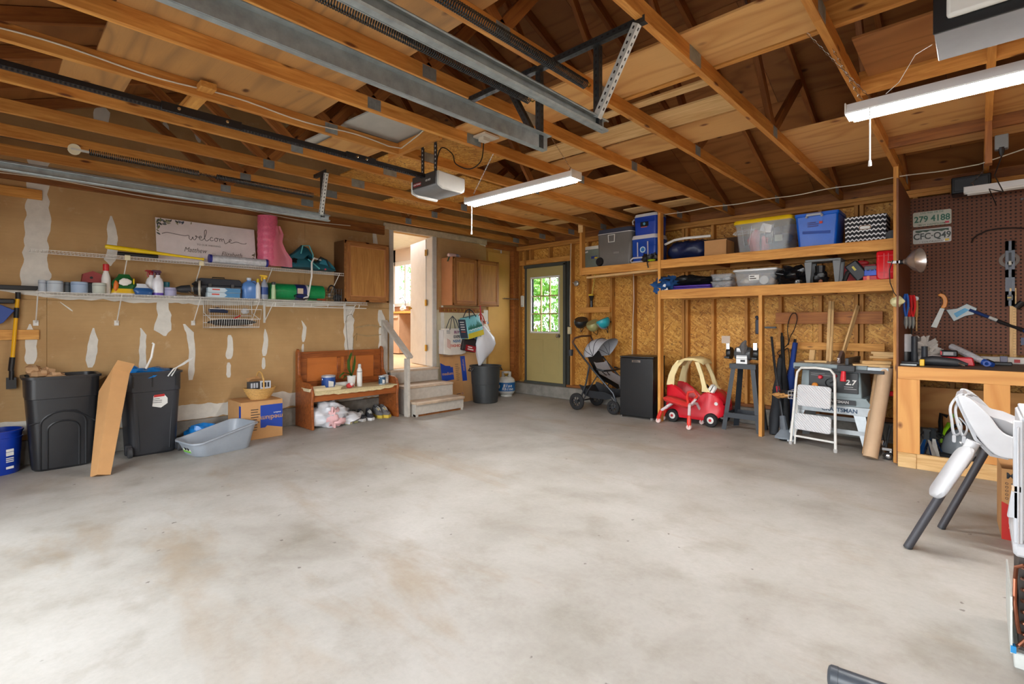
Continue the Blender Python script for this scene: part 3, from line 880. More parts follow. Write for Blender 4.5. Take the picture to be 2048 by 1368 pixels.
def shoplight(label, x0, x1, y, z, lit=True, w=.13, power=42):
    T = thing('shop_light', label, 'lamp', ((x0 + x1) / 2, y, z)); L = (x1 - x0) / 2
    pr = [(-w / 2, -.012), (-w / 2 - .004, -.005), (-.035, .045), (.035, .045), (w / 2 + .004, -.005), (w / 2, -.012), (.033, .036), (-.033, .036)]
    MB().loft([[(q, a, b) for a, b in pr] for q in (-L, L)]).build('reflector', M_refl, T, ang=20)
    for e in (-L - .006, L): MB().b(e, e + .006, -w / 2, w / 2, -.014, .046).build('end_cap', M_white, T, bevel=.002)
    for s in (-1, 1):
        MB().tube([(-L + .02, s * .032, -.016), (L - .02, s * .032, -.016)], .014, 12).build('tube', M_tube if lit else M_white, T)
    for s in (-1, 1):
        MB().tube([(s * (L - .06), 0, .045), (s * (L - .06), 0, .07), (s * (L - .045), 0, .08)], .003, 5).build('hook', M_chrome, T)
        xa = (x0 + x1) / 2 + s * (L - .05); xc = .05 - .61 * round((.05 - xa) / .61)
        chain(T, (s * (L - .05), 0, .075), (xc - (x0 + x1) / 2, 0, ZC - z + .004))
    if lit: MB().tube([(-L + .1, -w / 2 - .002, -.01), (-L + .1, -w / 2 - .004, -.27)], .0035, 6).lathe([(.0, 0), (.008, .004), (.006, .03), (0, .034)], 8, c=(-L + .1, -w / 2 - .004, -.30)).build('pull_cord', M_white, T)
    if lit:
        l = area('tube_light', ((x0 + x1) / 2, y, z - .02), (0, 0, 0), L * 2 - .05, w - .02, power, (1, .985, .95)); l.name = 'tube_light'
        l.location = (0, 0, -.02); l.parent = T
    return T


shoplight('lit white tube lamp on chains at the middle of the ceiling', -3.30, -2.14, 2.95, 2.35, power=42)
shoplight('long lit white tube lamp on chains at the upper right', -.49, .75, 3.04, 2.35, w=.12, power=42)
shoplight('unlit white strip lamp under the beam above the pegboard', -.10, 1.05, 6.35, 2.52, lit=False, w=.08)
chain(bpy.data.objects['shop_light.001'], (-.52, -.0, .05), (-.75, -.25, .37))

# loose boards stored on top of the chords
ZL = ZC + .0895


def sheet(label, x0, x1, y0, y1, mat, z=ZL, th=.014, along='x', name='plywood_sheet', cat='board', tilt=0):
    if along == 'x': M = frame(((x0 + x1) / 2, (y0 + y1) / 2, z), (1, 0, 0), (0, 0, 1)); d = (x1 - x0, y1 - y0)
    else: M = frame(((x0 + x1) / 2, (y0 + y1) / 2, z), (0, 1, 0), (0, 0, 1)); d = (y1 - y0, x1 - x0)
    o = MB().box((0, 0, th / 2), (d[0], d[1], th)).build(name, mat, bevel=.001, M=M @ Euler((0, 0, R(tilt))).to_matrix().to_4x4())
    tag(o, label, cat); return o


sheet('weathered wide-grained plywood sheet nearest the camera, above the spring tracks', -3.61, -1.17, .42, 1.66, M_oldply)
sheet('light plywood sheet crossing above the perforated cross angle', -3.0, -.58, 2.52, 2.96, M_loftply)
sheet('grained pine plank just beyond the strongback board', -3.0, -1.18, 3.36, 3.66, M_pine, tilt=.6)
sheet('orange brown plywood strip between pine plank and dark gap', -3.0, -1.16, 3.70, 4.12, M_loftply, tilt=-.4)
sheet('narrow pine batten beside the strongback board', -2.2, -1.2, 3.10, 3.18, M_pine, name='batten')
sheet('pale knotty plywood sheet above the middle lamp', -4.83, -2.42, 4.46, 5.68, M_loftply)
sheet('pale stamped plywood sheet right of the long truss', -1.17, 1.27, 4.38, 5.66, M_loftply)
sheet('brown plywood sheet above the lit right lamp', -.5, 1.9, 3.2, 3.75, M_roofply)
sheet('oriented strand sheet above the dark faced opener', -4.8, -3.0, 2.5, 3.3, M_osb2, name='strand_board')
sheet('brown plywood square lying beneath the grey foam board', -4.25, -3.65, 1.95, 2.4, M_loftply, tilt=2)
sheet('oriented strand strip above the house side chords', -5.5, -3.9, 3.4, 4.1, M_osb2, name='strand_board')
sheet('grey foam board lying over the chords near the opener', -4.3, -3.2, 1.90, 2.46, pl(186, 184, 176, .8), z=ZL + .03, name='foam_board', tilt=4)
sheet('short grey weathered board between the front chords', -4.22, -3.62, .30, .62, M_oldply, name='plank')
sheet('plywood strip at the far end of the middle chords', -3.5, -2.5, 5.9, 6.2, M_pine, name='plank')
sheet('plywood strip beyond the house side light', -5.6, -4.2, 5.85, 6.05, M_pine, name='plank', tilt=1)
tag(lumber('blocking_stub', (-4.05, .95, 2.77), (-3.5, .95, 2.77), .089, .038, M_shelf), 'pale two by four stub bridging two front chords', 'board')
for a, b in ((-6.3, 370), (-6.3, 660)):
    pass
lumber('wood_cleat', (XW + .012, -.6, P(0, 380, X=XW).z), (XW + .012, P(84, 392, X=XW).y, P(0, 380, X=XW).z), .022, .09, M_shelf)
tag(bpy.data.objects['wood_cleat'], 'upper wood cleat on the drywall at the left edge', 'board')
o = lumber('wood_cleat', (XW + .012, -.6, P(0, 670, X=XW).z), (XW + .012, P(78, 670, X=XW).y, P(0, 670, X=XW).z), .022, .09, M_shelf)
tag(o, 'lower wood cleat behind the yellow handled broom', 'board')


def cable(label, pts, r=.005, mat=None, name='cable', n=6):
    return tag(MB().tube(pts, r, n).build(name, mat or pl(220, 212, 194)), label, 'cable')


cable('white cable stapled along the second front chord, running to the opener', [(-3.585, y, 2.765 + .012 * math.sin(y * 7)) for y in [i * .1 - .8 for i in range(32)]] + [(-3.55, 2.4, 2.76), (-3.3, 2.39, 2.80), (-3.1, 2.39, 2.86)])
cable('white cable sagging along the ledger of the bare drywall wall', [(XW + .06, y, 2.60 + .015 * math.sin(y * 4)) for y in [i * .15 - .8 for i in range(29)]])
cable('white cable crossing under the chords beside the back wall', [(x, 6.12 + .03 * math.sin(x * 3), 2.712 - .012 * math.sin((x + 3.0) / .61 * math.pi) ** 2) for x in [-3.0 + i * .1 for i in range(31)]] + [(.15, 6.0, 2.72), (.4, 5.9, 2.76)])
cable('white cable clipped to a stud left of the helmets', [P(1142, 487, Y=6.70), P(1141, 520, Y=6.70), P(1140, 600, Y=6.70), P(1140, 652, Y=6.70)])
cable('white cable running down behind the black fridge', [P(1267, 545, Y=6.70), P(1268, 600, Y=6.70), P(1266, 640, Y=6.70), P(1264, 720, Y=6.70)])
sp = thing('speaker', 'black speaker box above the pegboard beam', 'speaker', tuple(P(1942, 388, Y=6.5)))
MB().b(-.14, .14, -.1, .1, 0, .16).build('cabinet', M_black, sp, bevel=.008)
MB().b(-.12, .12, -.108, -.1, .02, .14).build('grille', M_blk2, sp, bevel=.003)
jb = thing('junction_box', 'grey outlet box with black plug on the right post below the chords', 'outlet', tuple(P(2003, 285, Y=4.9)))
MB().b(-.035, .035, -.03, .03, -.05, .05).build('box', pl(120, 124, 126), jb, bevel=.004)
MB().lathe([(.018, 0), (.014, .04), (.006, .06)], 8, frame((0, -.02, -.04), (1, 0, 0), (0, 0, -1))).build('plug', M_black, jb)
lumber('post', (.05, 4.93, ZC - .3), (.05, 4.93, ZC + .5), .038, .089, M_web, ce, up=(0, 1, 0))
cable('dark cord dropping from the grey outlet box', [jb.location + Vector(q) for q in ((0, -.02, -.1), (-.03, .3, -.16), (.03, .8, -.2), (-.05, 1.2, -.08), (0, 1.4, -.2))], .004, M_cord)
tag(MB().b(-.9, 1.6, 6.45, 6.54, 2.60, 2.66).build('wall_beam', M_web), 'dark beam above the pegboard carrying the strip lamp', 'board') if False else None
def lines(T, M, n, w, dz, mat, h=.006, x0=0, name='printed_line'):
    """print too small to read: short bars"""
    r_ = random.Random(n * 7)
    m = MB()
    for i in range(n):
        q = w * r_.uniform(.6, 1); m.b(x0, x0 + q, -i * dz - h / 2, -i * dz + h / 2, 0, .0006)
    o = m.build(name, mat, T, M=M); o['kind'] = 'stuff'; return o


# ================================================================ LEFT WALL SHELVES AND WHAT STANDS ON THEM
FR = lambda x, y, z: frame((x, y, z), (1, 0, 0), (0, -1, 0))        # lettering on a face that looks along local -y


def on(M, *a, **k): return text(*a, M=M, **k)


def wire_shelf(label, y0, y1, z, braces, rod=False):
    T = thing('wire_shelf', label, 'shelf', (XW, y0, z)); L = y1 - y0
    m = MB()
    for x in (.01, .15, .298): m.tube([(x, 0, 0), (x, L, 0)], .003, 6)
    m.tube([(.298, 0, -.03), (.298, L, -.03)], .003, 6)
    m.build('long_wire', M_wire, T)['kind'] = 'stuff'
    m = MB(); q = .01
    while q < L:
        m.tube([(.005, q, .003), (.296, q, .003), (.30, q, -.03)], .0014, 4); q += .0255
    m.build('cross_wires', M_wire, T)['kind'] = 'stuff'
    for yb, top, kind in braces:
        q = yb - y0
        if kind == 'v':
            MB().tube([(.295, q, -.005), (.02, q, -.27)], .005, 6).b(.0, .012, q - .018, q + .018, -.30, -.25).build('brace', M_wire, T)
        if kind == 'b':
            MB().b(0, .01, q - .012, q + .012, -.27, 0).tube([(.29, q, -.03), (.01, q, -.26)], .006, 6).build('bracket', M_wire, T)
        if top: MB().b(.295, .306, q - .022, q + .022, -.038, .012).build('joiner', pl(226, 214, 176, .5), T, bevel=.002)
    if rod:
        MB().tube([(.27, 0, -.075), (.27, L, -.075)], .006, 8).build('hanging_rod', M_wire, T)
        for i in range(6):
            MB().tube([(.27, .1 + i * L / 6, -.08), (.285, .1 + i * L / 6, -.05), (.296, .1 + i * L / 6, -.03)], .005, 6).build('rod_clip', M_wire, T)
    return T


ZU, ZL2 = 1.93, 1.56
py = lambda px, X=-6.0: P(px, 600, X=X).y
wire_shelf('upper white wire shelf under the welcome sign', py(60), py(688), ZU, [(py(255), 1, 'v'), (py(403), 1, 'v'), (py(545), 0, 'v'), (py(680), 0, 'v')])
wire_shelf('long lower white wire shelf with tubs and the black toolbox', py(72), py(533), ZL2, [(py(76), 0, 'v'), (py(244), 0, 'v'), (py(402), 0, 'v'), (py(520), 0, 'v')])
wire_shelf('lower right white wire shelf with a hanging rod', py(534), py(735), ZL2 - .002, [(py(548), 0, 'b'), (py(712), 0, 'b')], rod=True)
tag(MB().tube([(-6.28, py(588), ZL2), (-6.05, py(620), ZL2 + .05), (-5.98, py(622), ZL2 + .3), (-5.98, py(622), ZU + .1), (-6.0, py(628), ZU + .16), (-6.1, py(655), ZU + .15), (-6.2, py(668), ZU + .02)], .011, 8).build('bent_bracket', M_wire), 'thick white bent bracket leaning over the teal carrier', 'bracket')

zl, zu = ZL2 + .006, ZU + .006
X0 = -6.15


def at(px, x=X0, z=zl): return (x, py(px, x), z)


def wpx(a, b, x=X0): return py(b, x) - py(a, x)


def tub(px0, px1, h, col, label, x=X0, z=zl):
    r = wpx(px0, px1, x) / 2
    T = thing('tub', label, 'tub', at((px0 + px1) / 2, x, z))
    MB().lathe([(r * .9, 0), (r * .98, .01), (r, h - .02), (r * .98, h - .004), (r * .9, h), (r * .2, h + .002)], 28).build('body', pl(*col, .5), T, ang=30)
    MB().lathe([(r * 1.02, h - .03), (r * 1.02, h - .024), (r, h - .022)], 28, caps=False).build('seam', pl(col[0] - 30, col[1] - 30, col[2] - 26, .6), T)
    return T


tub(93, 127, .105, (186, 196, 204), 'pale grey tub, widest of the row at the left end of the shelf')
tub(76, 93, .105, (176, 186, 196), 'narrow grey tub at the far left end of the lower shelf', x=-6.14)
tub(127, 141, .10, (96, 104, 108), 'dark smoky jar between the pale grey and the blue tubs', x=-6.2)
tub(141, 177, .105, (160, 180, 206), 'light blue tub right of the smoky jar')
tub(184, 213, .10, (192, 198, 186), 'greenish white tub in front of the white bottle', x=-6.1)
T = thing('birdhouse', 'dark red box with a round hole on top of the black tray', 'box', at(184, -6.2, zl + .105), 90)
MB().prism([(-.08, 0), (.08, 0), (.07, .08), (.0, .11), (-.07, .08)], .1, frame((0, .05, 0), (1, 0, 0), (0, -1, 0))).build('body', pl(140, 50, 48, .6), T)
MB().lathe([(.012, 0), (.012, .004)], 12, frame((-.01, -.05, .045), (1, 0, 0), (0, -1, 0))).build('hole', M_black, T)
tag(MB().b(-.06, .06, -.1, .1, 0, .1).build('black_tray', M_blk2, loc=at(184, -6.2), bevel=.006), 'black tray carrying the dark red box', 'tray')


def bottle(name, label, cat, px, r, h, col, capcol, x=X0, z=zl, neck=.3, caph=.03, shape='round', rough=.35, sq=1.0, lab=None, rz=90):
    T = thing(name, label, cat, at(px, x, z), rz)
    MB().lathe([(r * .92, 0), (r, .006), (r, h * .62), (r * .85, h * .76), (r * neck, h * .9), (r * neck, h)], 20, sx=1, sy=sq).build('body', pl(*col, rough), T, ang=40)
    MB().lathe([(r * neck * 1.25, h - .012), (r * neck * 1.25, h + caph - .004), (r * neck, h + caph)], 14).build('cap', pl(*capcol, .4), T)
    if lab: MB().lathe([(r * 1.006, h * .15), (r * 1.006, h * .55)], 20, caps=False, sx=1, sy=sq).build('paper_label', pl(*lab, .5), T)
    return T


bottle('bottle', 'tall white bottle with a red cap beside the green bag', 'bottle', 212, .036, .235, (226, 224, 218), (196, 28, 30), neck=.55, caph=.055)
# bags of plant food and salts: crumpled pouches with printed blocks


def pouch(label, px, w, d, h, cols, lean=0, x=X0, seed=1, z=zl):
    T = thing('bag', label, 'bag', at(px, x, z), 90)
    for k, (c, z0, z1) in enumerate(cols):
        rings = []; n = 18; N = 7
        for i in range(N + 1):
            q = z0 + (z1 - z0) * i / N
            ww = w / 2 * (1 - .55 * max(0, q - .45) / .55) * (.92 + .08 * math.sin(q * 9 + seed)); dd = d / 2 * max(.12, (1 - q ** 1.6 * .95))
            ring = []
            for j in range(n):
                a = 2 * math.pi * j / n
                nn = 1 + .12 * noise.noise(Vector((math.cos(a) * 2, math.sin(a) * 2, q * 4 + seed * 5)))
                ring.append((math.copysign(abs(math.cos(a)) ** .6, math.cos(a)) * ww * nn + lean * q * q, math.copysign(abs(math.sin(a)) ** .6, math.sin(a)) * dd * nn, q * h))
            rings.append(ring)
        MB().loft(rings).build('pouch' if k == 0 else 'printed_panel', pl(*c, .35), T, ang=50)
    return T


b_ = pouch('green and white bag with orange and yellow print beside the red capped bottle', 248, .22, .12, .20, [((214, 206, 200), 0, .06), ((226, 180, 20), .06, .28), ((30, 96, 46), .28, 1)], seed=2)
MB().ell((-.0, -.062, .12), (.05, .012, .035), 12, 8, jit=.3).build('white_patch', pl(232, 228, 220, .4), b_)
MB().ell((-.07, -.055, .08), (.02, .012, .05), 10, 8, jit=.3).build('orange_patch', pl(214, 110, 30, .4), b_)
MB().ell((.07, -.05, .13), (.008, .01, .03), 10, 8).build('yellow_patch', pl(232, 200, 20, .4), b_)
pouch('slumped blue and white bag in front of the white spray bottles', 287, .16, .1, .11, [((40, 90, 150), 0, .62), ((220, 226, 232), .62, 1)], lean=-.02, x=-6.08, seed=4)


def sprayer(label, px, r, h, body, trig, x=X0, z=zl, rz=90, lab=None, base=None):
    T = thing('spray_bottle', label, 'spray bottle', at(px, x, z), rz)
    MB().lathe([(r * .9, 0), (r, .008), (r, h * .5), (r * .8, h * .64), (r * .42, h * .72), (r * .36, h * .8)], 20, sy=.75).build('body', pl(*body, .3), T, ang=40)
    if base: MB().lathe([(r * 1.01, .002), (r * 1.01, h * .1)], 20, sy=.75, caps=False).build('base_band', pl(*base, .4), T)
    if lab: MB().lathe([(r * 1.01, h * .18), (r * 1.01, h * .48)], 20, sy=.75, caps=False).build('paper_label', pl(*lab, .4), T)
    q = h * .8
    MB().lathe([(r * .45, q), (r * .45, q + .022)], 12).prism([(-.02, 0), (.025, 0), (.03, .012), (.018, .03), (-.045, .03), (-.06, .018), (-.03, .012)], .022, frame((0, .011, q + .02), (1, 0, 0), (0, -1, 0))).build('trigger_head', pl(*trig, .4), T, bevel=.002)
    MB().tube([(-.03, 0, q + .03), (-.036, 0, q + .005), (-.028, 0, q - .02)], .004, 6, flat=1.6).build('trigger', pl(*trig, .4), T)
    return T


sprayer('white spray bottle with a dark red nozzle leaning left on the shelf', 303, .05, .26, (226, 226, 226), (150, 24, 34), base=(190, 40, 70))
sprayer('white spray bottle with a dark purple nozzle beside the lavender roll', 316, .048, .26, (230, 230, 236), (70, 30, 60), base=(90, 60, 170), x=-6.1)
bottle('jar', 'clear jar with a teal lid behind the lavender roll', 'jar', 332, .03, .11, (160, 172, 176), (30, 120, 140), neck=.9, caph=.04, x=-6.2)
tub(329, 353, .085, (168, 168, 200), 'lavender roll of tape with a tan base', x=-6.08)
# black work light with a round head
T = thing('work_light', 'black work light with a round head beside the toolbox', 'lamp', at(384, -6.1, zl), 90)
MB().lathe([(.06, 0), (.075, .03), (.085, .05), (.085, .075), (.078, .075), (.07, .06)], 24, frame((.02, -.0, .085), (0, 0, 1), (1, -.3, 0))).build('head', M_black, T)
MB().lathe([(.088, .04), (.092, .05), (.088, .06)], 24, frame((.02, 0, .085), (0, 0, 1), (1, -.3, 0)), caps=False).build('pale_rim', pl(186, 180, 164), T)
MB().tube([(-.15, .0, .07), (-.10, 0, .075), (-.02, 0, .08)], [.02, .038, .045], 14).build('battery_grip', M_blk2, T)
MB().tube([(-.04, -.04, .05), (.0, -.07, .015), (.06, -.05, .008), (.08, 0, .01)], .006, 6).build('wire_stand', M_chrome, T)
MB().tube([(.01, .02, .13), (.03, .0, .155), (.07, .0, .12)], .014, 8).build('handle', M_black, T)
# toolbox
T = thing('toolbox', 'dark grey plastic toolbox behind the two flat boxes', 'toolbox', (-6.18, (py(402) + py(490)) / 2, zl), 90)
w = wpx(402, 491) / 2
MB().taper((0, 0, 0), (w * 1.9, .17), (w * 2, .19), .13).build('base', pl(54, 58, 66, .5), T, bevel=.006)
MB().taper((0, 0, .132), (w * 2.02, .2), (w * 1.75, .16), .075).build('lid', pl(48, 52, 60, .5), T, bevel=.006)
for s in (-.5, .5): MB().b(s * w - .018, s * w + .018, -.108, -.096, .09, .15).build('latch', M_black, T, bevel=.002)
MB().tube([(-.06, 0, .207), (-.06, 0, .225), (.06, 0, .225), (.06, 0, .207)], .006, 6).build('handle', M_black, T)
for k, (a, b) in enumerate(((413, 478), (414, 479))):
    T = thing('bag_box', ('upper' if k else 'lower') + ' flat blue and white carton of bags before the toolbox', 'carton', (-6.04, (py(a, -6.04) + py(b, -6.04)) / 2, zl + k * .052), 90)
    w = wpx(a, b, -6.04)
    MB().box((0, 0, .025), (w, .07, .05)).build('carton', pl(196, 214, 224, .5), T, bevel=.001)
    MB().prism([(.0, .002), (w / 2 - .002, .002), (w / 2 - .002, .048), (.0, .048), (.03, .025)], .001, FR(0, -.0352, 0)).build('blue_print', pl(60, 130, 180), T)
    lines(T, FR(-.12, -.037, .03), 1, .10, .02, pl(206, 70, 50), .014)
# jug, bottles, green roll
T = thing('washer_fluid_jug', 'blue translucent jug beside the small white spray bottle', 'jug', at(498, -6.1), 90)
MB().loft([[(math.copysign(abs(math.cos(a)) ** .6, math.cos(a)) * w_, math.copysign(abs(math.sin(a)) ** .6, math.sin(a)) * w_ * .75, z_) for a in [2 * math.pi * i / 24 for i in range(24)]] for w_, z_ in ((.074, 0), (.08, .01), (.08, .13), (.07, .165), (.035, .195), (.022, .2), (.022, .215))]).build('body', pl(92, 140, 206, .25), T, ang=50)
MB().lathe([(.026, .212), (.026, .235), (.022, .238)], 14).build('cap', pl(206, 214, 226), T)
MB().tube([(.03, 0, .195), (.06, 0, .2), (.078, 0, .165), (.076, 0, .12)], .012, 8).build('handle', pl(92, 140, 206, .25), T)
bottle('spray_can', 'slim white bottle with a yellow cap beside the blue jug', 'bottle', 516, .027, .2, (222, 222, 224), (216, 190, 40), neck=.4, x=-6.05)
sprayer('clear spray bottle with a yellow trigger and blue label', 529, .04, .285, (150, 158, 176), (232, 186, 20), lab=(36, 70, 140), x=-6.06)
T = thing('netting_roll', 'large roll of bright green mesh wrapped in a blue label', 'roll', (-6.16, (py(548) + py(653)) / 2, zl + .1), 0)
L = wpx(548, 655, -6.1)
MB().lathe([(.02, -L / 2), (.099, -L / 2), (.099, L / 2), (.02, L / 2), (.02, -L / 2)], 32, frame((0, 0, 0), (0, 0, 1), (0, 1, 0)), caps=False).build('green_mesh', flat('green_netting', rgb(14, 150, 84), .3, 0, .3, 60, .4), T)
MB().lathe([(.1005, -.03), (.1005, .1)], 32, frame((0, 0, 0), (0, 0, 1), (0, 1, 0)), caps=False).build('label_band', pl(30, 40, 100, .4), T)
MB().lathe([(.1012, .1), (.1012, .13)], 32, frame((0, 0, 0), (0, 0, 1), (0, 1, 0)), caps=False).build('white_band', pl(226, 226, 226, .4), T)
MB().prism([(-.02, -.02), (.05, -.02), (.05, .045), (-.02, .045)], .001, frame((.1014, .0, .0), (0, 1, 0), (1, 0, 0))).build('picture_label', pl(214, 196, 170), T)
bottle('aerosol_can', 'pale green aerosol can with a black cap at the roll end', 'can', 547, .024, .18, (180, 206, 160), (24, 26, 26), neck=.8, x=-6.02, caph=.02)
T = thing('badminton_racket', 'black racket lying on the shelf before the green roll', 'racket', (-6.02, py(610, -6.02), zl + .012), 90, rot=(0, 0, 90))
MB().tube([(.09 * math.cos(a) - .03, .02 + .03 * math.sin(a), .03 * (1 + math.sin(a))) for a in [2 * math.pi * i / 20 for i in range(20)]], .007, 6, closed=True).build('hoop', M_black, T)
MB().tube([(.06, 0.02, .01), (.16, 0.02, .004)], .006, 6).build('shaft', M_black, T)
MB().tube([(.16, 0.02, .004), (.27, .02, .004)], .012, 8).build('grip', pl(150, 66, 36, .7), T)
T = thing('wire_crate', 'black wire crate with dark cords at the shelf end', 'crate', (-6.13, py(672, -6.13), zl), 90)
m = MB()
for z in (0, .04, .08, .12, .16):
    m.tube([(-.1, -.08, z), (.1, -.08, z), (.1, .08, z), (-.1, .08, z)], .002, 4, closed=True)
for i in range(7):
    q = -.1 + .2 * i / 6
    m.tube([(q, -.08, .16), (q, -.08, 0), (q, .08, 0), (q, .08, .16)], .002, 4)
m.build('wires', pl(60, 60, 58, .4), T)['kind'] = 'stuff'
MB().tube([(-.05 + .05 * math.cos(a), .02, .13 + .08 * math.sin(a)) for a in [math.pi * i / 12 for i in range(13)]], .01, 8).build('handle', M_black, T)
MB().ell((.02, 0, .05), (.06, .05, .045), jit=.5, seed=3).build('coiled_cord', M_blk2, T)

# upper shelf
T = thing('bat', 'yellow plastic bat lying on the upper wire shelf', 'bat', (-6.02, py(209, -6.02), zu + .0), 0)
L = wpx(209, 408, -6.02)
MB().lathe([(.0, 0), (.016, .004), (.022, .02), (.022, L * .3), (.014, L * .6), (.0105, L * .97), (.016, L * .98), (.016, L), (0, L + .003)], 14, frame((0, 0, .075), (1, 0, 0), (0, 1, -.055))).build('barrel', pl(232, 196, 16, .35), T)
tag(MB().tube([(-6.03, py(235, -6.03), zu + .02), (-6.03, py(316, -6.03), zu + .018)], .018, 10).build('foam_tube', M_black), 'short black foam tube under the yellow bat', 'tube')
# welcome sign
a, b = P(310, 408, X=-6.24), P(504, 438, X=-6.24)
sw, sh = b.y - a.y + .02, .455
T = thing('welcome_sign', 'white welcome sign with script lettering and leafy corners', 'sign', (-6.175, a.y, zu - .002), 0)
T.matrix_basis = frame((-6.16, a.y + .0, zu), (0, 1, 0), (1, 0, .17))      # local x along the wall, y up the board
M_sign = pl(226, 216, 214, .5)
MB().prism([(0, 0), (sw, 0), (sw, sh), (0, sh)], .006).build('board', M_sign, T)
I4 = lambda x, y, z=.0064, r=0: Matrix.Translation((x, y, z)) @ Euler((0, 0, R(r))).to_matrix().to_4x4()
M_ink = pl(74, 66, 62, .6)
M_ink2 = pl(108, 98, 92, .6)


def script(strokes, M, r, mat, parent, name='script_lettering'):
    """brush script drawn as smooth strokes (x, y) on the board"""
    m = MB()
    for st in strokes:
        pts = []
        for i in range(len(st) - 1):
            p0 = st[max(i - 1, 0)]; p1 = st[i]; p2 = st[i + 1]; p3 = st[min(i + 2, len(st) - 1)]
            for k in range(5):
                t = k / 5
                pts.append(tuple(.5 * ((2 * p1[j]) + (-p0[j] + p2[j]) * t + (2 * p0[j] - 5 * p1[j] + 4 * p2[j] - p3[j]) * t * t + (-p0[j] + 3 * p1[j] - 3 * p2[j] + p3[j]) * t ** 3) for j in (0, 1)))
        pts.append(st[-1])
        m.tube([(x, y, 0) for x, y in pts], r, 5, flat=.3)
    return m.build(name, mat, parent, M=M)


wel = [[(-3.2, .3), (-2.6, .55), (-1.6, .45), (-.5, .35), (.05, .45), (.1, 0), (.35, -.15), (.55, .3), (.6, .0), (.8, -.12), (1.05, .3), (1.0, .55), (.9, .4), (1.3, .35), (1.6, .25), (1.65, .5), (1.45, .5), (1.4, .1), (1.7, -.08), (2.05, .3), (2.35, 1.2), (2.3, 1.6), (2.1, 1.3), (2.1, .2), (2.35, -.1), (2.7, .2)],
       [(3.15, .42), (3.0, .55), (2.8, .3), (2.9, .0), (3.25, .1)], [(3.6, .5), (3.4, .35), (3.45, .02), (3.7, .05), (3.8, .35), (3.6, .5), (3.95, .45)],
       [(4.05, .5), (4.1, 0)], [(4.1, .3), (4.3, .5), (4.4, 0)], [(4.4, .3), (4.6, .5), (4.7, .1), (4.8, -.2), (5.1, -.05), (5.4, .2), (5.65, .35), (5.6, .55), (5.4, .4), (5.45, .05), (5.8, .0), (6.4, .22), (7.2, .05), (7.7, .1), (7.8, .25)]]
k = sw / 13.0
script([[(x * k, y * k) for x, y in s] for s in wel], I4(sw * .30, sh * .58), .0032, M_ink, T)
on(I4(sw * .5, sh * .45, .0075), 'TO OUR WEDDING', .026, M_ink2, T, name='small_lettering', depth=.0004)
on(I4(sw * .36, sh * .30, .0075, 0), 'Matthew', .075, M_ink2, T, name='name_lettering', shear=.35, depth=.0004, sx=.8)
on(I4(sw * .73, sh * .27, .0075, 0), 'Elizabeth', .075, M_ink2, T, name='name_lettering', shear=.35, depth=.0004, sx=.8)
hh = [(0, .0), (-.014, .014), (-.012, .022), (-.004, .022), (0, .016), (.004, .022), (.012, .022), (.014, .014)]
script([hh + [hh[0]]], I4(sw * .545, sh * .22, .0075), .001, M_ink2, T, 'heart_outline')
rnd = random.Random(5)


def leaves(cx, cy, n, dx, dy, cols, seed):
    rr = random.Random(seed)
    for i in range(n):
        c = cols[i % len(cols)]; q = rr.random()
        x = cx + dx * q * rr.uniform(.3, 1); y = cy + dy * (1 - q) * rr.uniform(.2, 1); s = rr.uniform(.012, .026)
        x = min(max(x, s), sw - s); y = min(max(y, s), sh - s)
        MB().prism([(-s, 0), (-s * .3, s * .38), (s * .5, s * .3), (s, 0), (s * .5, -s * .3), (-s * .3, -s * .38)], .0004, I4(x, y, .0062 + i * .00003, rr.uniform(0, 360))).build('printed_leaf', pl(*c, .6), T)


leaves(.0, sh, 34, .36, -.10, [(70, 84, 76), (120, 122, 84), (46, 54, 58), (150, 146, 110), (84, 90, 104)], 1)
leaves(.0, sh, 9, .05, -.25, [(120, 122, 84), (70, 84, 76)], 2)
leaves(sw, 0, 22, -.16, .18, [(126, 116, 84), (150, 146, 110), (96, 92, 72)], 3)
# clear roll with blue ends
T = thing('shrink_wrap_roll', 'roll of clear wrap with dark blue end caps', 'roll', (-6.03, (py(418, -6.03) + py(534, -6.03)) / 2, zu + .045), 0)
L = wpx(418, 534, -6.03) / 2
MB().lathe([(.042, -L), (.043, -L * .5), (.043, L), (.0, L)], 22, frame((0, 0, 0), (0, 0, 1), (0, 1, 0))).build('film', flat('wrap_film', rgb(198, 200, 204), .18, 0, .25, 40, .2), T)
for s in (-1, 1): MB().lathe([(.046, -.012), (.046, .012), (.02, .013)], 22, frame((0, s * (L - .01), 0), (0, 0, 1), (0, s, 0))).build('blue_end_cap', pl(34, 40, 130), T)
# pink bubble wrap
T = thing('bubble_wrap_roll', 'upright pink bubble wrap roll on the upper shelf', 'roll', (-6.13, py(535, -6.13), zu), 0)
M_pink = flat('pink_wrap', rgb(232, 108, 140), .35, 0, .22, 60, .5)
M_pink2 = NT('sheer_pink_wrap').end(rgb(236, 130, 150), .3, Alpha=.55)
m = MB(); rg = []
for i in range(25):
    z = .58 * i / 24; rg.append((.108 + .003 * math.sin(i * 2.1), z))
m.lathe(rg, 28, c=(0, 0, .03)).build('rolled_wrap', M_pink, T, ang=70)
a = [(.10, -.03, .0), (.13, .08, 0), (.10, .17, 0), (.12, .24, 0), (.06, .22, 0)]
MB().loft([[(x * (1 - .25 * q), .06 + (y_ - .06) * (1 - q * .8) + .03 * math.sin(q * 9), .02 + q * .48) for x, y_, _ in a] for q in (0, .2, .4, .6, .8, 1)], caps=False, closed=False).build('loose_end', M_pink2, T, ang=70)
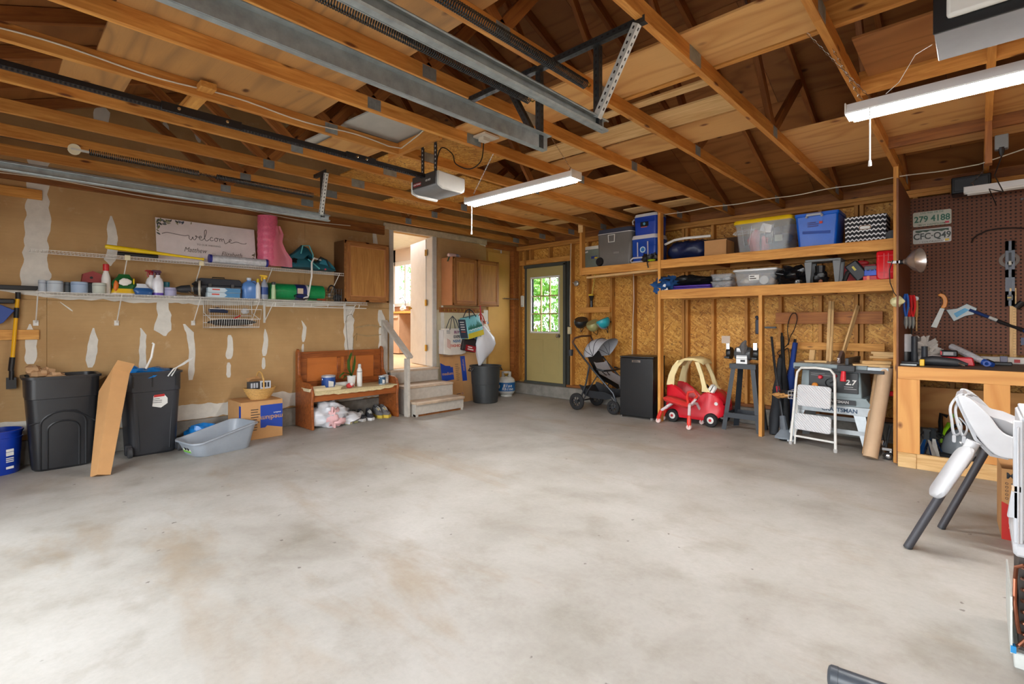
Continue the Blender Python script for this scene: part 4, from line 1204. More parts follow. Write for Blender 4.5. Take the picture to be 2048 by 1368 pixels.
# teal child carrier
T = thing('carrier_pack', 'teal and black child carrier pack lying on the upper shelf', 'backpack', (-6.13, py(612, -6.13), zu), 90)
M_teal = pl(26, 92, 108, .6, bump=.2); M_lteal = pl(90, 170, 172, .6)
MB().loft([[(x, y * .11, z0 + zz * zh) for y, zz in ((-1, 0), (-.9, .6), (-.4, 1), (.4, 1), (.9, .6), (1, 0), (.5, -.1), (-.5, -.1))] for x, z0, zh in ((-.26, .03, .02), (-.2, .03, .1), (-.05, .04, .13), (.1, .03, .10), (.2, .03, .09), (.34, .02, .03))]).build('pack_body', M_teal, T, ang=60)
MB().loft([[(x, y * .07, z0 + zz * zh) for y, zz in ((-1, 0), (-.8, .8), (0, 1), (.8, .8), (1, 0), (0, -.1))] for x, z0, zh in ((-.24, .1, .06), (-.16, .12, .1), (-.06, .14, .18), (.0, .2, .1), (.06, .16, .04))]).build('hip_cushion', M_teal, T, ang=60)
MB().ell((-.19, -.02, .1), (.08, .08, .06), jit=.5, seed=2).build('black_pocket', M_black, T)
MB().tube([(-.1, -.085, .2), (-.08, -.09, .3), (.0, -.09, .31), (.05, -.09, .2), (.04, -.1, .12)], .008, 6).build('pale_piping', M_lteal, T)
MB().tube([(.08, -.09, .1), (.14, -.1, .18), (.22, -.1, .15), (.26, -.1, .06)], .016, 8, flat=.5).build('shoulder_strap', M_black, T)
MB().tube([(-.02, -.1, .14), (.06, -.11, .08), (.12, -.11, .03)], .02, 8, flat=.4).build('waist_belt', M_lteal, T)
MB().loft([[(x, y * .08 - .02, z0 + zz * zh) for y, zz in ((-1, 0), (-.8, .8), (0, 1), (.8, .8), (1, 0), (0, -.1))] for x, z0, zh in ((.12, .02, .08), (.18, .05, .13), (.26, .05, .11), (.34, .02, .05))]).build('side_pocket', pl(40, 120, 140, .6), T, ang=60)
MB().ell((.2, -.11, .03), (.012, .01, .012)).build('pink_toggle', pl(206, 60, 90), T)

# hanging wire basket
a, b = py(421, -6.02), py(519, -6.02)
T = thing('hanging_basket', 'white wire basket hanging under the lower shelf', 'basket', (XW, a, 0), 0)
L = b - a; m = MB()
for x, z in ((.03, 1.29), (.03, 1.37), (.28, 1.33), (.28, 1.24)):
    m.tube([(x, 0, z), (x, L, z)], .004, 6)
for q in [i * L / 22 for i in range(23)]:
    m.tube([(.02, q, 1.54), (.02, q, 1.23), (.26, q, 1.23), (.28, q, 1.33)], .0018, 4)
for y in (0, L):
    m.tube([(.28, y, 1.33), (.05, y, 1.40), (.02, y, 1.54)], .004, 6); m.tube([(.26, y, 1.24), (.02, y, 1.24)], .003, 5)
m.tube([(.285, -.01, 1.33), (.285, L + .01, 1.33), (.285, L + .02, 1.44), (.285, -.01, 1.44)], .004, 6, closed=True)
m.build('basket_wires', M_wire, T)['kind'] = 'stuff'
T = thing('folded_bag', 'black folded bag with red ties in the hanging basket', 'bag', (-6.13, (a + b) / 2, 1.25), 90)
MB().ell((0, 0, .045), (.24, .09, .04), jit=.25).build('cloth', pl(44, 42, 42, .8), T)
MB().tube([(-.02, -.04, .07), (.03, -.05, .10), (.07, -.04, .12)], .008, 6).build('red_tie', pl(190, 44, 40), T)
o = MB().tube([(-6.16, a + .02, 1.42), (-6.14, a + .1, 1.43), (-6.12, a + .2, 1.41)], [.02, .03, .015], 8).build('dark_glove', pl(34, 44, 70, .8)); tag(o, 'dark blue glove on the basket back rail', 'glove')
tag(MB().ell((-6.12, b - .12, 1.42), (.03, .04, .035), jit=.2).build('plastic_spool', pl(196, 196, 196)), 'small pale spool on the basket back rail', 'spool')

# cabinets on both sides of the doorway
M_oak = wood('oak_veneer', rgb(150, 98, 42), rgb(190, 138, 70), None, .05)
M_oak2 = wood('oak_frame', rgb(132, 82, 38), rgb(172, 116, 60), None, .08)
M_oakp = pl(196, 132, 86, .5)


def vboard(nm, x0, x1, z0, z1, y0, y1, mat, T, bevel=.002):
    """vertical-grained panel: local x of the mesh runs up"""
    return MB().box(((z1 - z0) / 2, 0, 0), (z1 - z0, y1 - y0, x1 - x0)).build(nm, mat, T, bevel=bevel, M=frame(((x0 + x1) / 2, (y0 + y1) / 2, z0), (0, 0, 1), (1, 0, 0)))


def cabinet(label, y0, y1, z0, z1, ndoors, side):
    T = thing('wall_cabinet', label, 'cabinet', (-6.0, (y0 + y1) / 2, z0), 90)
    w, h = y1 - y0, z1 - z0
    vboard('carcass', -w / 2, w / 2, 0, h, .02, .29, side, T)
    MB().b(-w / 2, w / 2, 0, .02, 0, .04).b(-w / 2, w / 2, 0, .02, h - .04, h).b(-w / 2, -w / 2 + .03, 0, .02, 0, h).b(w / 2 - .03, w / 2, 0, .02, 0, h).b(-.025, .025, 0, .02, 0, h).build('face_frame', M_oak2, T, bevel=.001)
    dw = (w - .03 - (.03 if ndoors > 1 else 0)) / ndoors
    for i in range(ndoors):
        c = -w / 2 + .015 + dw / 2 + i * (dw + .03)
        D = bpy.data.objects.new('door', None); COL.objects.link(D); D.parent = T; D.location = (c, -.001, .02)
        H = h - .04
        vboard('panel', -dw / 2 + .05, dw / 2 - .05, .05, H - .05, -.012, -.004, M_oak, D)
        for nm, a in (('stile', (-dw / 2, -dw / 2 + .052, 0, H)), ('stile', (dw / 2 - .052, dw / 2, 0, H))): vboard(nm, *a, -.02, 0, M_oak2, D, .003)
        for z in (0, H - .052): MB().b(-dw / 2 + .052, dw / 2 - .052, -.02, 0, z, z + .052).build('rail', M_oak2, D, bevel=.003)
        MB().b(-dw / 2 + .05, dw / 2 - .05, -.016, -.01, .05, .058).b(-dw / 2 + .05, dw / 2 - .05, -.016, -.01, H - .058, H - .05).b(-dw / 2 + .05, -dw / 2 + .058, -.016, -.01, .05, H - .05).b(dw / 2 - .058, dw / 2 - .05, -.016, -.01, .05, H - .05).build('bead', M_oakp, D)
    return T


cabinet('oak wall cabinet with one door left of the house doorway', 3.19, 3.85, 1.57, 2.37, 1, pl(92, 60, 34, .5))
cabinet('oak wall cabinet with two doors above the hanging bags', 5.01, 6.03, 1.57, 2.33, 2, M_oakp)
T = thing('caulk_tube', 'pink and white bottle lying on the two door cabinet', 'bottle', (-6.1, py(908, -6.1), 2.365), 0)
MB().lathe([(.01, -.13), (.025, -.12), (.03, -.1), (.03, .09), (.012, .1), (.012, .13)], 14, frame((0, 0, 0), (0, 0, 1), (0, 1, 0))).build('body', pl(226, 196, 190), T)
MB().lathe([(.031, .02), (.031, .08)], 14, frame((0, 0, 0), (0, 0, 1), (0, 1, 0)), caps=False).build('band', pl(150, 150, 160), T)
tag(MB().tube([(-6.08, 4.97, 2.26), (-6.08, 4.985, 2.30), (-6.1, 5.03, 2.345), (-6.12, 5.08, 2.345)], .012, 6).build('work_glove', pl(60, 90, 70, .8)), 'dark glove hanging over the cabinet corner', 'glove')
# broom and brush on the left edge
T = thing('floor_broom', 'yellow handled squeegee hanging head up at the left edge', 'broom', (XW + .05, py(36, XW + .05), 0), 0)
za, zb_ = P(30, 800, X=XW + .05).z, P(40, 585, X=XW + .05).z
dy = py(41, XW + .05) - py(36, XW + .05)
MB().tube([(0, -.045, .80), (0, .0, 1.55)], .014, 10).build('pole', pl(236, 176, 10, .4), T)
MB().tube([(0, -.045, .86), (0, -.035, .98)], .020, 10).b(-.01, .01, -.075, -.01, .70, .80).tube([(0, -.042, .78), (0, -.04, .86)], .018, 10).build('grip', M_black, T)
MB().tube([(0, -.012, 1.33), (0, -.008, 1.42)], .018, 10).tube([(0, 0, 1.5), (0, .0, 1.56)], .018, 10).build('collar', M_black, T)
MB().prism([(-.14, .02), (.14, .02), (.12, -.02), (-.12, -.02)], .04, frame((-.02, .0, 1.60), (0, 1, 0), (1, 0, 0))).build('head', M_black, T, bevel=.004)
T = thing('snow_brush', 'blue brush with black bristles at the left edge', 'brush', (XW + .05, py(0, XW + .05), P(0, 625, X=XW + .05).z), 0)
MB().prism([(-.08, .0), (.0, .07), (.09, .02), (.02, -.09), (-.08, -.14)], .02, frame((0, 0, 0), (0, 1, 0), (1, 0, 0))).build('scraper', pl(34, 70, 150), T, bevel=.003)
MB().box((.01, .0, .1), (.04, .18, .04)).build('bristles', M_black, T, bevel=.006)
def rbox(w, d, z, r, n=6, cx=0, cy=0):
    """rounded rectangle ring"""
    out = []
    for sx, sy, a0 in ((1, 1, 0), (-1, 1, 90), (-1, -1, 180), (1, -1, 270)):
        for i in range(n):
            a = R(a0 + 90 * i / (n - 1)); out.append((cx + sx * (w / 2 - r) + r * math.cos(a), cy + sy * (d / 2 - r) + r * math.sin(a), z))
    return out


def garbage_bin(label, loc, w0, w1, d0, d1, h, col, arch):
    T = thing('garbage_bin', label, 'bin', loc, 90); M = pl(*col, .38)
    D = lambda q: (w0 + (w1 - w0) * q, d0 + (d1 - d0) * q)
    rg = []
    for z in (0, .02, h * .5, h * .78): w, d = D(z / h); rg.append(rbox(w - (.03 if z == 0 else 0), d - (.03 if z == 0 else 0), z, .07))
    w, d = D(.78); rg += [rbox(w + .012, d + .012, h * .785, .07)]; w, d = D(1); rg += [rbox(w, d, h, .075), rbox(w + .03, d + .03, h, .08), rbox(w + .03, d + .03, h + .02, .08), rbox(w - .02, d - .02, h + .02, .07)]
    for q in (.8, .35, .03): w, d = D(q); rg.append(rbox(w - .03, d - .03, h * q, .06))
    MB().loft(rg).build('body', M, T, ang=35)
    if arch:
        for s, y0 in ((.15, 0), (.105, .05)):
            pts = [(-s, -.0, .02), (-s, 0, h * .5 - y0)] + [(-s * math.cos(R(a)), 0, h * .5 - y0 + s * .75 * math.sin(R(a))) for a in range(15, 180, 15)] + [(s, 0, h * .5 - y0), (s, 0, .02)]
            MB().tube([(x, -(d0 + (d1 - d0) * z / h) / 2 - .0, z) for x, y, z in pts], .009, 6).build('moulded_arch', M, T)
        pts = [(-w1 / 2 + .03, 0, h * .52), (-.15, 0, h * .54), (-.05, 0, h * .64), (.08, 0, h * .64), (w1 / 2 - .04, 0, h * .50)]
        MB().tube([(x, -(d0 + (d1 - d0) * z / h) / 2, z) for x, y, z in pts], .006, 6).build('moulded_ridge', M, T)
    else:
        for x in (-.13, .14):
            MB().tube([(x * .9, -d0 / 2 - .003, .05), (x * 1.1, -d1 / 2 + .012, h * .97)], .006, 6).build('moulded_rib', M, T)
        for x in (-.17, -.02, .18): MB().b(x - .006, x + .006, -d1 / 2 - .004, -d1 / 2 + .04, h * .84, h * .98).build('rim_slot', M_black, T)
        for x in (-w0 / 2 - .0, w0 / 2 + .02):
            MB().lathe([(.0, -.02), (.04, -.02), (.05, -.012), (.05, .012), (.04, .02), (0, .02)], 20, frame((x, -d0 / 2 - .0, .05), (0, 1, 0), (1, 0, 0))).build('wheel', pl(70, 72, 76, .6), T)
            MB().b(x - .035, x + .02, -d0 / 2 + .01, -d0 / 2 + .07, .02, .12).build('axle_housing', M, T, bevel=.006)
        MB().prism([(-.05, 0), (.02, -.02), (.075, .02), (.075, .07), (.05, .105), (-.04, .10)], .001, FR(.03, -d1 / 2 + .004, h * .60)).build('sticker', M_white, T)
        MB().prism([(-.04, .09), (.05, .095), (.05, .118), (-.035, .113)], .001, FR(.03, -d1 / 2 + .002, h * .595)).build('red_sticker_band', pl(190, 40, 40), T)
        lines(T, FR(-.02, -d1 / 2 + .0025, h * .60 + .07), 3, .09, .018, pl(60, 60, 60), .005)
    return T


garbage_bin('black garbage bin with a moulded arch beside the blue bucket', (-6.055, .462, 0), .40, .50, .36, .42, .80, (34, 36, 40), True)
garbage_bin('wheeled charcoal garbage bin stuffed with a blue bag', (-6.05, 1.12, 0), .38, .46, .36, .42, .79, (48, 51, 57), False)
T = thing('crumpled_paper', 'crumpled brown packing paper sticking out of the arched bin', 'paper', (-6.06, .30, .80))
for c, r, s in (((0, 0, .02), (.08, .06, .06), 1), ((.02, .06, .04), (.06, .05, .045), 2), ((0, -.03, .07), (.05, .05, .04), 3), ((.06, .12, .01), (.05, .06, .03), 4)):
    MB().ell(c, r, 9, 6, jit=.9, seed=s).build('paper_fold', M_card2, T, ang=15)
T = thing('trash_bag', 'blue trash bag bulging out of the wheeled bin', 'bag', (-6.05, 1.12, .79))
M_bbag = flat('blue_bag_film', rgb(24, 130, 214), .25, 0, .3, 20, .5)
MB().ell((0, 0, -.02), (.18, .2, .07), 20, 10, jit=.5, seed=1).ell((0, -.11, .0), (.1, .09, .06), 14, 8, jit=.6, seed=4).build('film', M_bbag, T, ang=60)
tag(MB().tube([(-5.9, 1.06, .84), (-5.88, 1.10, .95), (-5.88, 1.12, 1.08), (-5.88, 1.105, 1.09)], .009, 6, flat=.4).build('white_strap', M_white), 'white strap standing upright out of the blue bag', 'strap')
o = MB().tube([(-5.82, 1.25, .76), (-5.84, 1.3, .84), (-5.86, 1.42, .92), (-5.84, 1.44, .93), (-5.83, 1.36, .87), (-5.82, 1.27, .83), (-5.81, 1.22, .76)], .012, 6, flat=.4).build('white_strap', M_white); tag(o, 'looped white strap hanging over the bin rim', 'strap')
# leaning open carton
ba = P(200, 952, Z=0); tp = P(229, 748, X=-5.70)
ax = (tp - ba).normalized()
sd = Vector((-.30, .95, 0)); sd = (sd - ax * sd.dot(ax)).normalized(); dp = ax.cross(sd).normalized()
T = thing('leaning_carton', 'long open cardboard carton leaning between the two black bins', 'carton', ba)
mt = Matrix((sd, -dp, ax)).transposed().to_4x4()
Lc = (tp - ba).length
w, d, g = .15, .17, .004
w0 = .10
m = MB()


def wall(a, b, c, e): m.add([a, b, c, e, tuple(Vector(a) * .97), tuple(Vector(b) * .97), tuple(Vector(c) * .97), tuple(Vector(e) * .97)], [(0, 1, 2, 3), (7, 6, 5, 4), (0, 4, 5, 1), (2, 6, 7, 3), (1, 5, 6, 2), (3, 7, 4, 0)])


c0 = [(-.045, -.06, 0), (.05, -.06, 0), (.05, .06, 0), (-.045, .06, 0)]; c1 = [(-.06, -.10, Lc * .84), (.075, -.09, Lc * .82), (.075, .1, Lc * .99), (-.06, .1, Lc * 1.02)]
for i in range(4): wall(c0[i], c0[(i + 1) % 4], c1[(i + 1) % 4], c1[i])
wall(c0[0], c0[1], c0[2], c0[3])
m.build('carton_walls', M_card, T, M=mt)
f = MB(); f.add([c1[3], c1[2], (c1[2][0] + .0, c1[2][1] + .07, Lc + .06), (c1[3][0], c1[3][1] + .07, Lc + .07)], [(0, 1, 2, 3)]); f.build('end_flap', M_card, T, M=mt)
# bucket
T = thing('bucket', 'dark blue bucket with white lettering at the left edge', 'bucket', (-6.10, .06, 0), 90)
MB().lathe([(.13, 0), (.135, .008), (.15, .30), (.157, .30), (.157, .31), (.15, .312), (.152, .355), (.162, .355), (.162, .37), (.15, .37), (.146, .2), (.13, .02), (0, .02)], 36).build('body', pl(14, 54, 160, .3), T)
for k_, (z, q) in enumerate(((.205, .022), (.175, .03), (.14, .008), (.125, .008), (.11, .008), (.06, .02))):
    a = R(-58); lines(T, frame((.147 * math.cos(a), .147 * math.sin(a), z), (-math.sin(a), math.cos(a), 0), (math.cos(a), math.sin(a), .05)), 1, .075, .01, M_white, q, -.035)
MB().tube([(.16 * math.cos(a), .16 * math.sin(a) , .345) for a in [math.pi * i / 12 for i in range(13)]], .004, 6).build('handle', M_chrome, T)
# litter tray
c = Vector((-5.60, 1.60, 0)); T = thing('litter_tray', 'light grey open litter tray in front of the carton', 'tray', c, 137)
M_lit = pl(150, 158, 168, .35)
L, Wd = .62, .42
outer = []
n = 48


def tray_ring(sc, z, hi, inner=0):
    r = rbox(L * sc - inner, Wd * sc - inner, 0, .09, 12)
    o = []
    for x, y, _ in r:
        q = (-x) / (L / 2)                              # low entry at local -x... high at +x
        hh = hi[0] + (hi[1] - hi[0]) * (1 / (1 + math.exp(-(x / (L / 2) + .35) * 6)))
        o.append((x, y, z * hh))
    return o


MB().loft([tray_ring(.80, 0, (1, 1)), tray_ring(.84, .012, (1, 1)), tray_ring(.92, .6, (.13, .24)), tray_ring(1.0, 1, (.13, .24)), tray_ring(1.05, 1, (.13, .24)), tray_ring(1.05, 1, (.145, .255)), tray_ring(1.0, 1, (.145, .255), .01), tray_ring(.92, .6, (.14, .24), .02), tray_ring(.82, .015, (1, 1), .02)]).build('body', M_lit, T, ang=40)
T.rotation_euler = (0, 0, R(101))
LF = frame((-L * .432, .02, .065), (0, -1, 0), (-1, 0, -.25))
MB().b(-.07, .07, -.03, .03, .01, .012).build('sticker', pl(206, 214, 190), T, M=LF)
MB().b(-.07, .07, -.03, -.012, .012, .0128).build('green_band', pl(110, 180, 60), T, M=LF)
MB().ell((-.02, .004, .013), (.02, .013, .002)).ell((-.036, .014, .013), (.008, .008, .002)).build('cat_picture', M_black, T, M=LF)
MB().ell((.03, .004, .013), (.02, .013, .002)).ell((.014, .014, .013), (.008, .008, .002)).build('cat_picture', M_black, T, M=LF)
o = thing('trash_bag', 'flat blue plastic bag lying behind the litter tray', 'bag', (-6.08, 1.60, 0))
MB().ell((0, 0, .10), (.12, .17, .10), 20, 10, jit=.5, seed=6).build('film', M_bbag, o, ang=60)
# moving carton
T = thing('moving_carton', 'upside down brown and blue moving carton under the wicker basket', 'carton', (-5.80, 2.10, 0), 90)
bw, bd, bh = .44, .42, .42
MB().b(-bw / 2, bw / 2, 0, bd, 0, bh - .004).build('carton', M_card, T, bevel=.002)
MB().b(-bw / 2, bw / 2, 0, bd / 2 - .001, bh - .004, bh).build('flap', M_card, T); MB().b(-bw / 2, bw / 2, bd / 2 + .001, bd, bh - .004, bh).build('flap', M_card, T)
M_bprint = pl(24, 64, 160, .6)
MB().prism([(-.02, .12), (.03, .12), (.05, .14), (bw / 2 - .002, .10), (bw / 2 - .002, .37), (-.02, .37)], .0008, FR(0, -.0006, 0)).build('blue_print', M_bprint, T)
MB().b(-bw / 2 - .001, -bw / 2 + .0, .0, .06, .1, .38).build('blue_side_print', M_bprint, T)
rot180 = Euler((0, 0, R(180))).to_matrix().to_4x4()
text('medium', .075, M_card, T, FR(.10, -.0016, .225) @ rot180, name='size_lettering', bold=.0008)
text('medium', .025, M_white, T, FR(.16, -.0016, .275) @ rot180)
lines(T, FR(-.12, -.001, .33), 9, .10, .028, pl(60, 50, 44), .009)
# wicker basket with small cartons
T = thing('wicker_basket', 'small wicker basket with a hoop handle on the moving carton', 'basket', (-5.99, 2.14, bh + .002), 90)
M_wick = flat('wicker', rgb(214, 168, 96), .6, 0, .3, 60, .4)
m = MB(); N = 28
for j in range(9):
    z = .004 + .0135 * j; r = .085 + .06 * (j / 8) ** .8
    m.tube([(r * 1.15 * math.cos(a) * (1 + .02 * ((i + j) % 2)), r * .85 * math.sin(a) * (1 + .02 * ((i + j) % 2)), z + .012 * abs(math.cos(a)) * j / 8) for i, a in [(i, 2 * math.pi * i / N) for i in range(N)]], .0068, 6, closed=True)
m.ell((0, 0, .006), (.095, .07, .006), 16, 6)
m.build('woven_body', M_wick, T, ang=60)['kind'] = 'stuff'
MB().tube([(0, -.125, .12), (0, -.12, .22), (0, -.06, .29), (0, .0, .31), (0, .06, .29), (0, .12, .22), (0, .125, .12)], .009, 8).build('handle', M_wick, T)
for k_, (lab, x, y, c, rz) in enumerate((('dark printed carton standing in the wicker basket', -.07, .0, (60, 62, 66), 5), ('white printed carton standing in the wicker basket', .06, .01, (206, 208, 212), -8))):
    q = thing('ammo_box', lab, 'carton', (-5.99 - y, 2.14 + x, bh + .11), 90 + rz)
    MB().box((0, 0, .045), (.115, .06, .09)).build('carton', pl(*c), q, bevel=.002)
    for i in range(3): MB().b(-.04 + i * .03, -.02 + i * .03, -.0312, -.03, .02, .075).build('printed_panel', pl(190, 194, 200) if k_ == 0 else M_blk2, q)
q = thing('loose_card', 'open cardboard flap sticking up from the wicker basket', 'carton', (-6.02, 2.10, bh + .205), 90)
MB().add([(-.08, -.03, 0), (.06, -.03, .0), (.04, .03, .05), (-.09, .03, .03)], [(0, 1, 2, 3)]).add([(-.08, -.03, 0.002), (.06, -.03, .002), (.06, -.07, .025), (-.06, -.07, .03)], [(0, 1, 2, 3)]).build('flap', M_card, q)

# church bench
M_red = wood('reddish_bench_wood', rgb(116, 60, 26), rgb(174, 98, 46), None, .1, rough=.35)
M_redp = ply('bench_panel', rgb(156, 84, 34), rgb(206, 122, 58), rgb(110, 60, 30), .02, rough=.35)
B0y, B1y = 2.66, 3.88
T = thing('pew_bench', 'reddish wooden pew bench with panelled back beside the steps', 'bench', (-5.79, (B0y + B1y) / 2, 0), 90)
w = (B1y - B0y) / 2
side = [(0, 0), (0, .0), (.02, .30), (.0, .44), (.03, .52), (.09, .55), (.30, .56), (.38, .64), (.39, .78), (.385, .90), (.41, .95), (.44, .96), (.47, .92), (.47, 0), (.40, 0)]
for nm, s in (('end_panel', -w), ('end_panel', w - .03)):
    MB().prism([(a, b) for a, b in side[1:]], .03, frame((s, 0, 0), (0, 1, 0), (1, 0, 0))).build(nm, M_red, T, bevel=.005, seg=2)
MB().b(-w + .03, w - .03, .02, .42, .415, .44).build('seat', M_red, T, bevel=.004)
MB().b(-w + .03, w - .03, .03, .06, .33, .415).build('front_apron', M_red, T, bevel=.004)
MB().b(-w + .03, w - .03, .445, .455, .44, .91).build('back_board', M_redp, T)
for a, b, c, d in ((-w + .03, w - .03, .84, .92), (-w + .03, w - .03, .46, .54)): MB().b(a, b, .43, .446, c, d).build('back_rail', M_red, T, bevel=.003)
for x in (-w + .03, -.07, .03, w - .13): MB().b(x, x + (.1 if abs(x) > .1 else .05), .432, .446, .54, .84).build('back_stile', M_red, T, bevel=.003)
MB().b(-w + .03, w - .03, .0, .46, .44, .452).prism([(-w + .04 + i * .06, .442 - .006 * (i % 2) - (.04 if 4 < i < 16 else .03)) for i in range(19)] + [(w - .04, .453), (-w + .04, .453)], .003, FR(0, .016, 0)).build('seat_cloth', flat('plaid_oilcloth', rgb(222, 206, 160), .5, 0, .25, 40), T, bevel=.002)
BX = lambda px, x=-6.0, z=.453: (x, P(px, 600, X=x).y, z)


def can(label, px, r, h, col, band, x=-6.0, z=.453):
    T = thing('paint_can', label, 'can', BX(px, x, z), 90)
    MB().lathe([(r, 0), (r, h), (r * 1.04, h), (r * 1.04, h + .006), (r * .86, h + .006), (r * .84, h), (0, h)], 24).build('can_body', flat('tin_%d' % px, rgb(*col), .4, .2), T)
    MB().lathe([(r * 1.008, h * .1), (r * 1.008, h * .9)], 24, caps=False).build('paper_label', pl(*band, .5), T)
    MB().prism([(-r * .5, 0), (r * .3, 0), (r * .3, h * .4), (-r * .5, h * .5)], .001, FR(0, -r * 1.012, h * .15)).build('label_panel', M_white, T)
    MB().tube([(r * 1.04 * math.cos(a), -.01 + r * .9 * -math.sin(a) * .3, h * .8 - r * .8 * math.sin(a)) for a in [math.pi * i / 10 for i in range(11)]], .002, 4).build('bail', M_chrome, T)
    return T


can('paint can with blue label standing on the bench', 657, .085, .155, (190, 194, 200), (28, 74, 150), x=-6.08)
T = can('smaller blue paint can at the right end of the bench', 764, .045, .11, (180, 186, 190), (40, 80, 110), x=-5.92)
can('silver can right behind the smaller blue paint can', 771, .04, .11, (190, 194, 196), (196, 200, 200), x=-5.99)
T = thing('paint_tray', 'shallow cream paint tray at the left end of the bench', 'tray', BX(645, -5.93), 90)
MB().loft([rbox(.40, .2, 0, .02), rbox(.42, .22, .035, .02), rbox(.44, .24, .035, .02), rbox(.44, .24, .04, .02), rbox(.41, .21, .04, .02), rbox(.38, .18, .012, .02)]).build('tray', pl(226, 212, 176, .5), T)
T = thing('orchid', 'potted orchid with bare stems on the bench', 'plant', BX(703, -6.02), 90)
MB().lathe([(.042, 0), (.045, .004), (.055, .13), (.058, .13), (.058, .14), (.05, .14), (.048, .12), (0, .12)], 24).build('pot', M_white, T)
M_leaf = pl(40, 104, 40, .35)


def leaf(T, pts, w):
    m = MB(); L_, R_ = [], []
    n = len(pts)
    for i, p in enumerate(pts):
        q = math.sin(math.pi * min(.98, (i + .6) / n)) * w; L_.append((p[0], p[1] - q, p[2] + q * .3)); R_.append((p[0], p[1] + q, p[2] + q * .3))
    vs = L_ + [tuple(p) for p in pts] + R_; fs = []
    for i in range(n - 1): fs += [(i, i + 1, n + i + 1, n + i), (n + i, n + i + 1, 2 * n + i + 1, 2 * n + i)]
    m.add(vs, fs).build('leaf', M_leaf, T, ang=80)


leaf(T, [(0, 0, .13), (-.05, 0, .17), (-.1, .0, .18), (-.15, 0, .15), (-.17, 0, .12)], .035)
leaf(T, [(0, 0, .13), (-.03, .02, .22), (-.03, .02, .32), (.0, .02, .40), (.01, .02, .44)], .04)
leaf(T, [(0, 0, .13), (.03, 0, .22), (.045, 0, .31), (.05, 0, .40)], .035)
leaf(T, [(0, 0, .13), (-.06, .03, .13), (-.1, .04, .1)], .03)
MB().tube([(0, 0, .12), (-.04, .0, .4), (-.07, 0, .7), (-.08, 0, .85), (-.06, 0, .93), (0, 0, .95), (.03, 0, .9)], .003, 5).tube([(.01, 0, .12), (.02, .0, .5), (.03, 0, .64), (.08, 0, .70), (.07, 0, .6)], .003, 5).build('flower_stem', pl(90, 80, 50), T)
T = thing('water_bottle', 'white water bottle beside the orchid pot', 'bottle', BX(719, -5.95), 90)
MB().lathe([(.032, 0), (.035, .01), (.035, .20), (.03, .225), (.02, .24), (.02, .25)], 22).build('body', M_white, T)
MB().lathe([(.0355, .19), (.0355, .196)], 22, caps=False).lathe([(.012, .29), (.014, .297), (0, .3)], 12).build('grey_ring', M_blk2, T)
MB().lathe([(.021, .25), (.021, .285), (.01, .297)], 14).build('cap', pl(210, 210, 208), T)
T = thing('paper_roll', 'small white roll lying behind the bench clutter', 'roll', BX(682, -6.12, .48), 0)
MB().lathe([(.012, -.09), (.03, -.09), (.03, .09), (.012, .09)], 16, frame((0, 0, 0), (0, 0, 1), (0, 1, 0))).build('roll', M_white, T)
T = thing('wrapped_pack', 'small red and white crumpled pack on the bench edge', 'package', BX(700, -5.88), 90)
MB().ell((0, 0, .03), (.055, .03, .03), jit=.5, seed=3).build('wrapper', pl(206, 70, 70, .3), T)
MB().ell((0.02, -.012, .045), (.035, .025, .02), jit=.5, seed=5).build('white_label', pl(226, 220, 216), T)
# white bag with pink cloth, shoes
T = thing('plastic_bag', 'white translucent bag with pink cloth under the bench', 'bag', (-5.90, 2.93, 0))
M_pb = NT('thin_white_film').end(rgb(226, 228, 234), .25, Alpha=.82)
m = MB()
m.ell((0, 0, .13), (.17, .24, .15), 24, 14, jit=.5, seed=8).ell((.02, .2, .07), (.12, .2, .08), 18, 10, jit=.6, seed=3)
m.v = [(x, y, max(z, .002)) for x, y, z in m.v]
m.build('film', M_pb, T, ang=70)
m = MB().ell((.145, -.02, .13), (.05, .07, .11), 16, 10, jit=.7, seed=2); m.ell((.16, .05, .08), (.04, .08, .05), 12, 8, jit=.6, seed=6)
m.build('pink_cloth', pl(226, 180, 182, .7), T, ang=70)


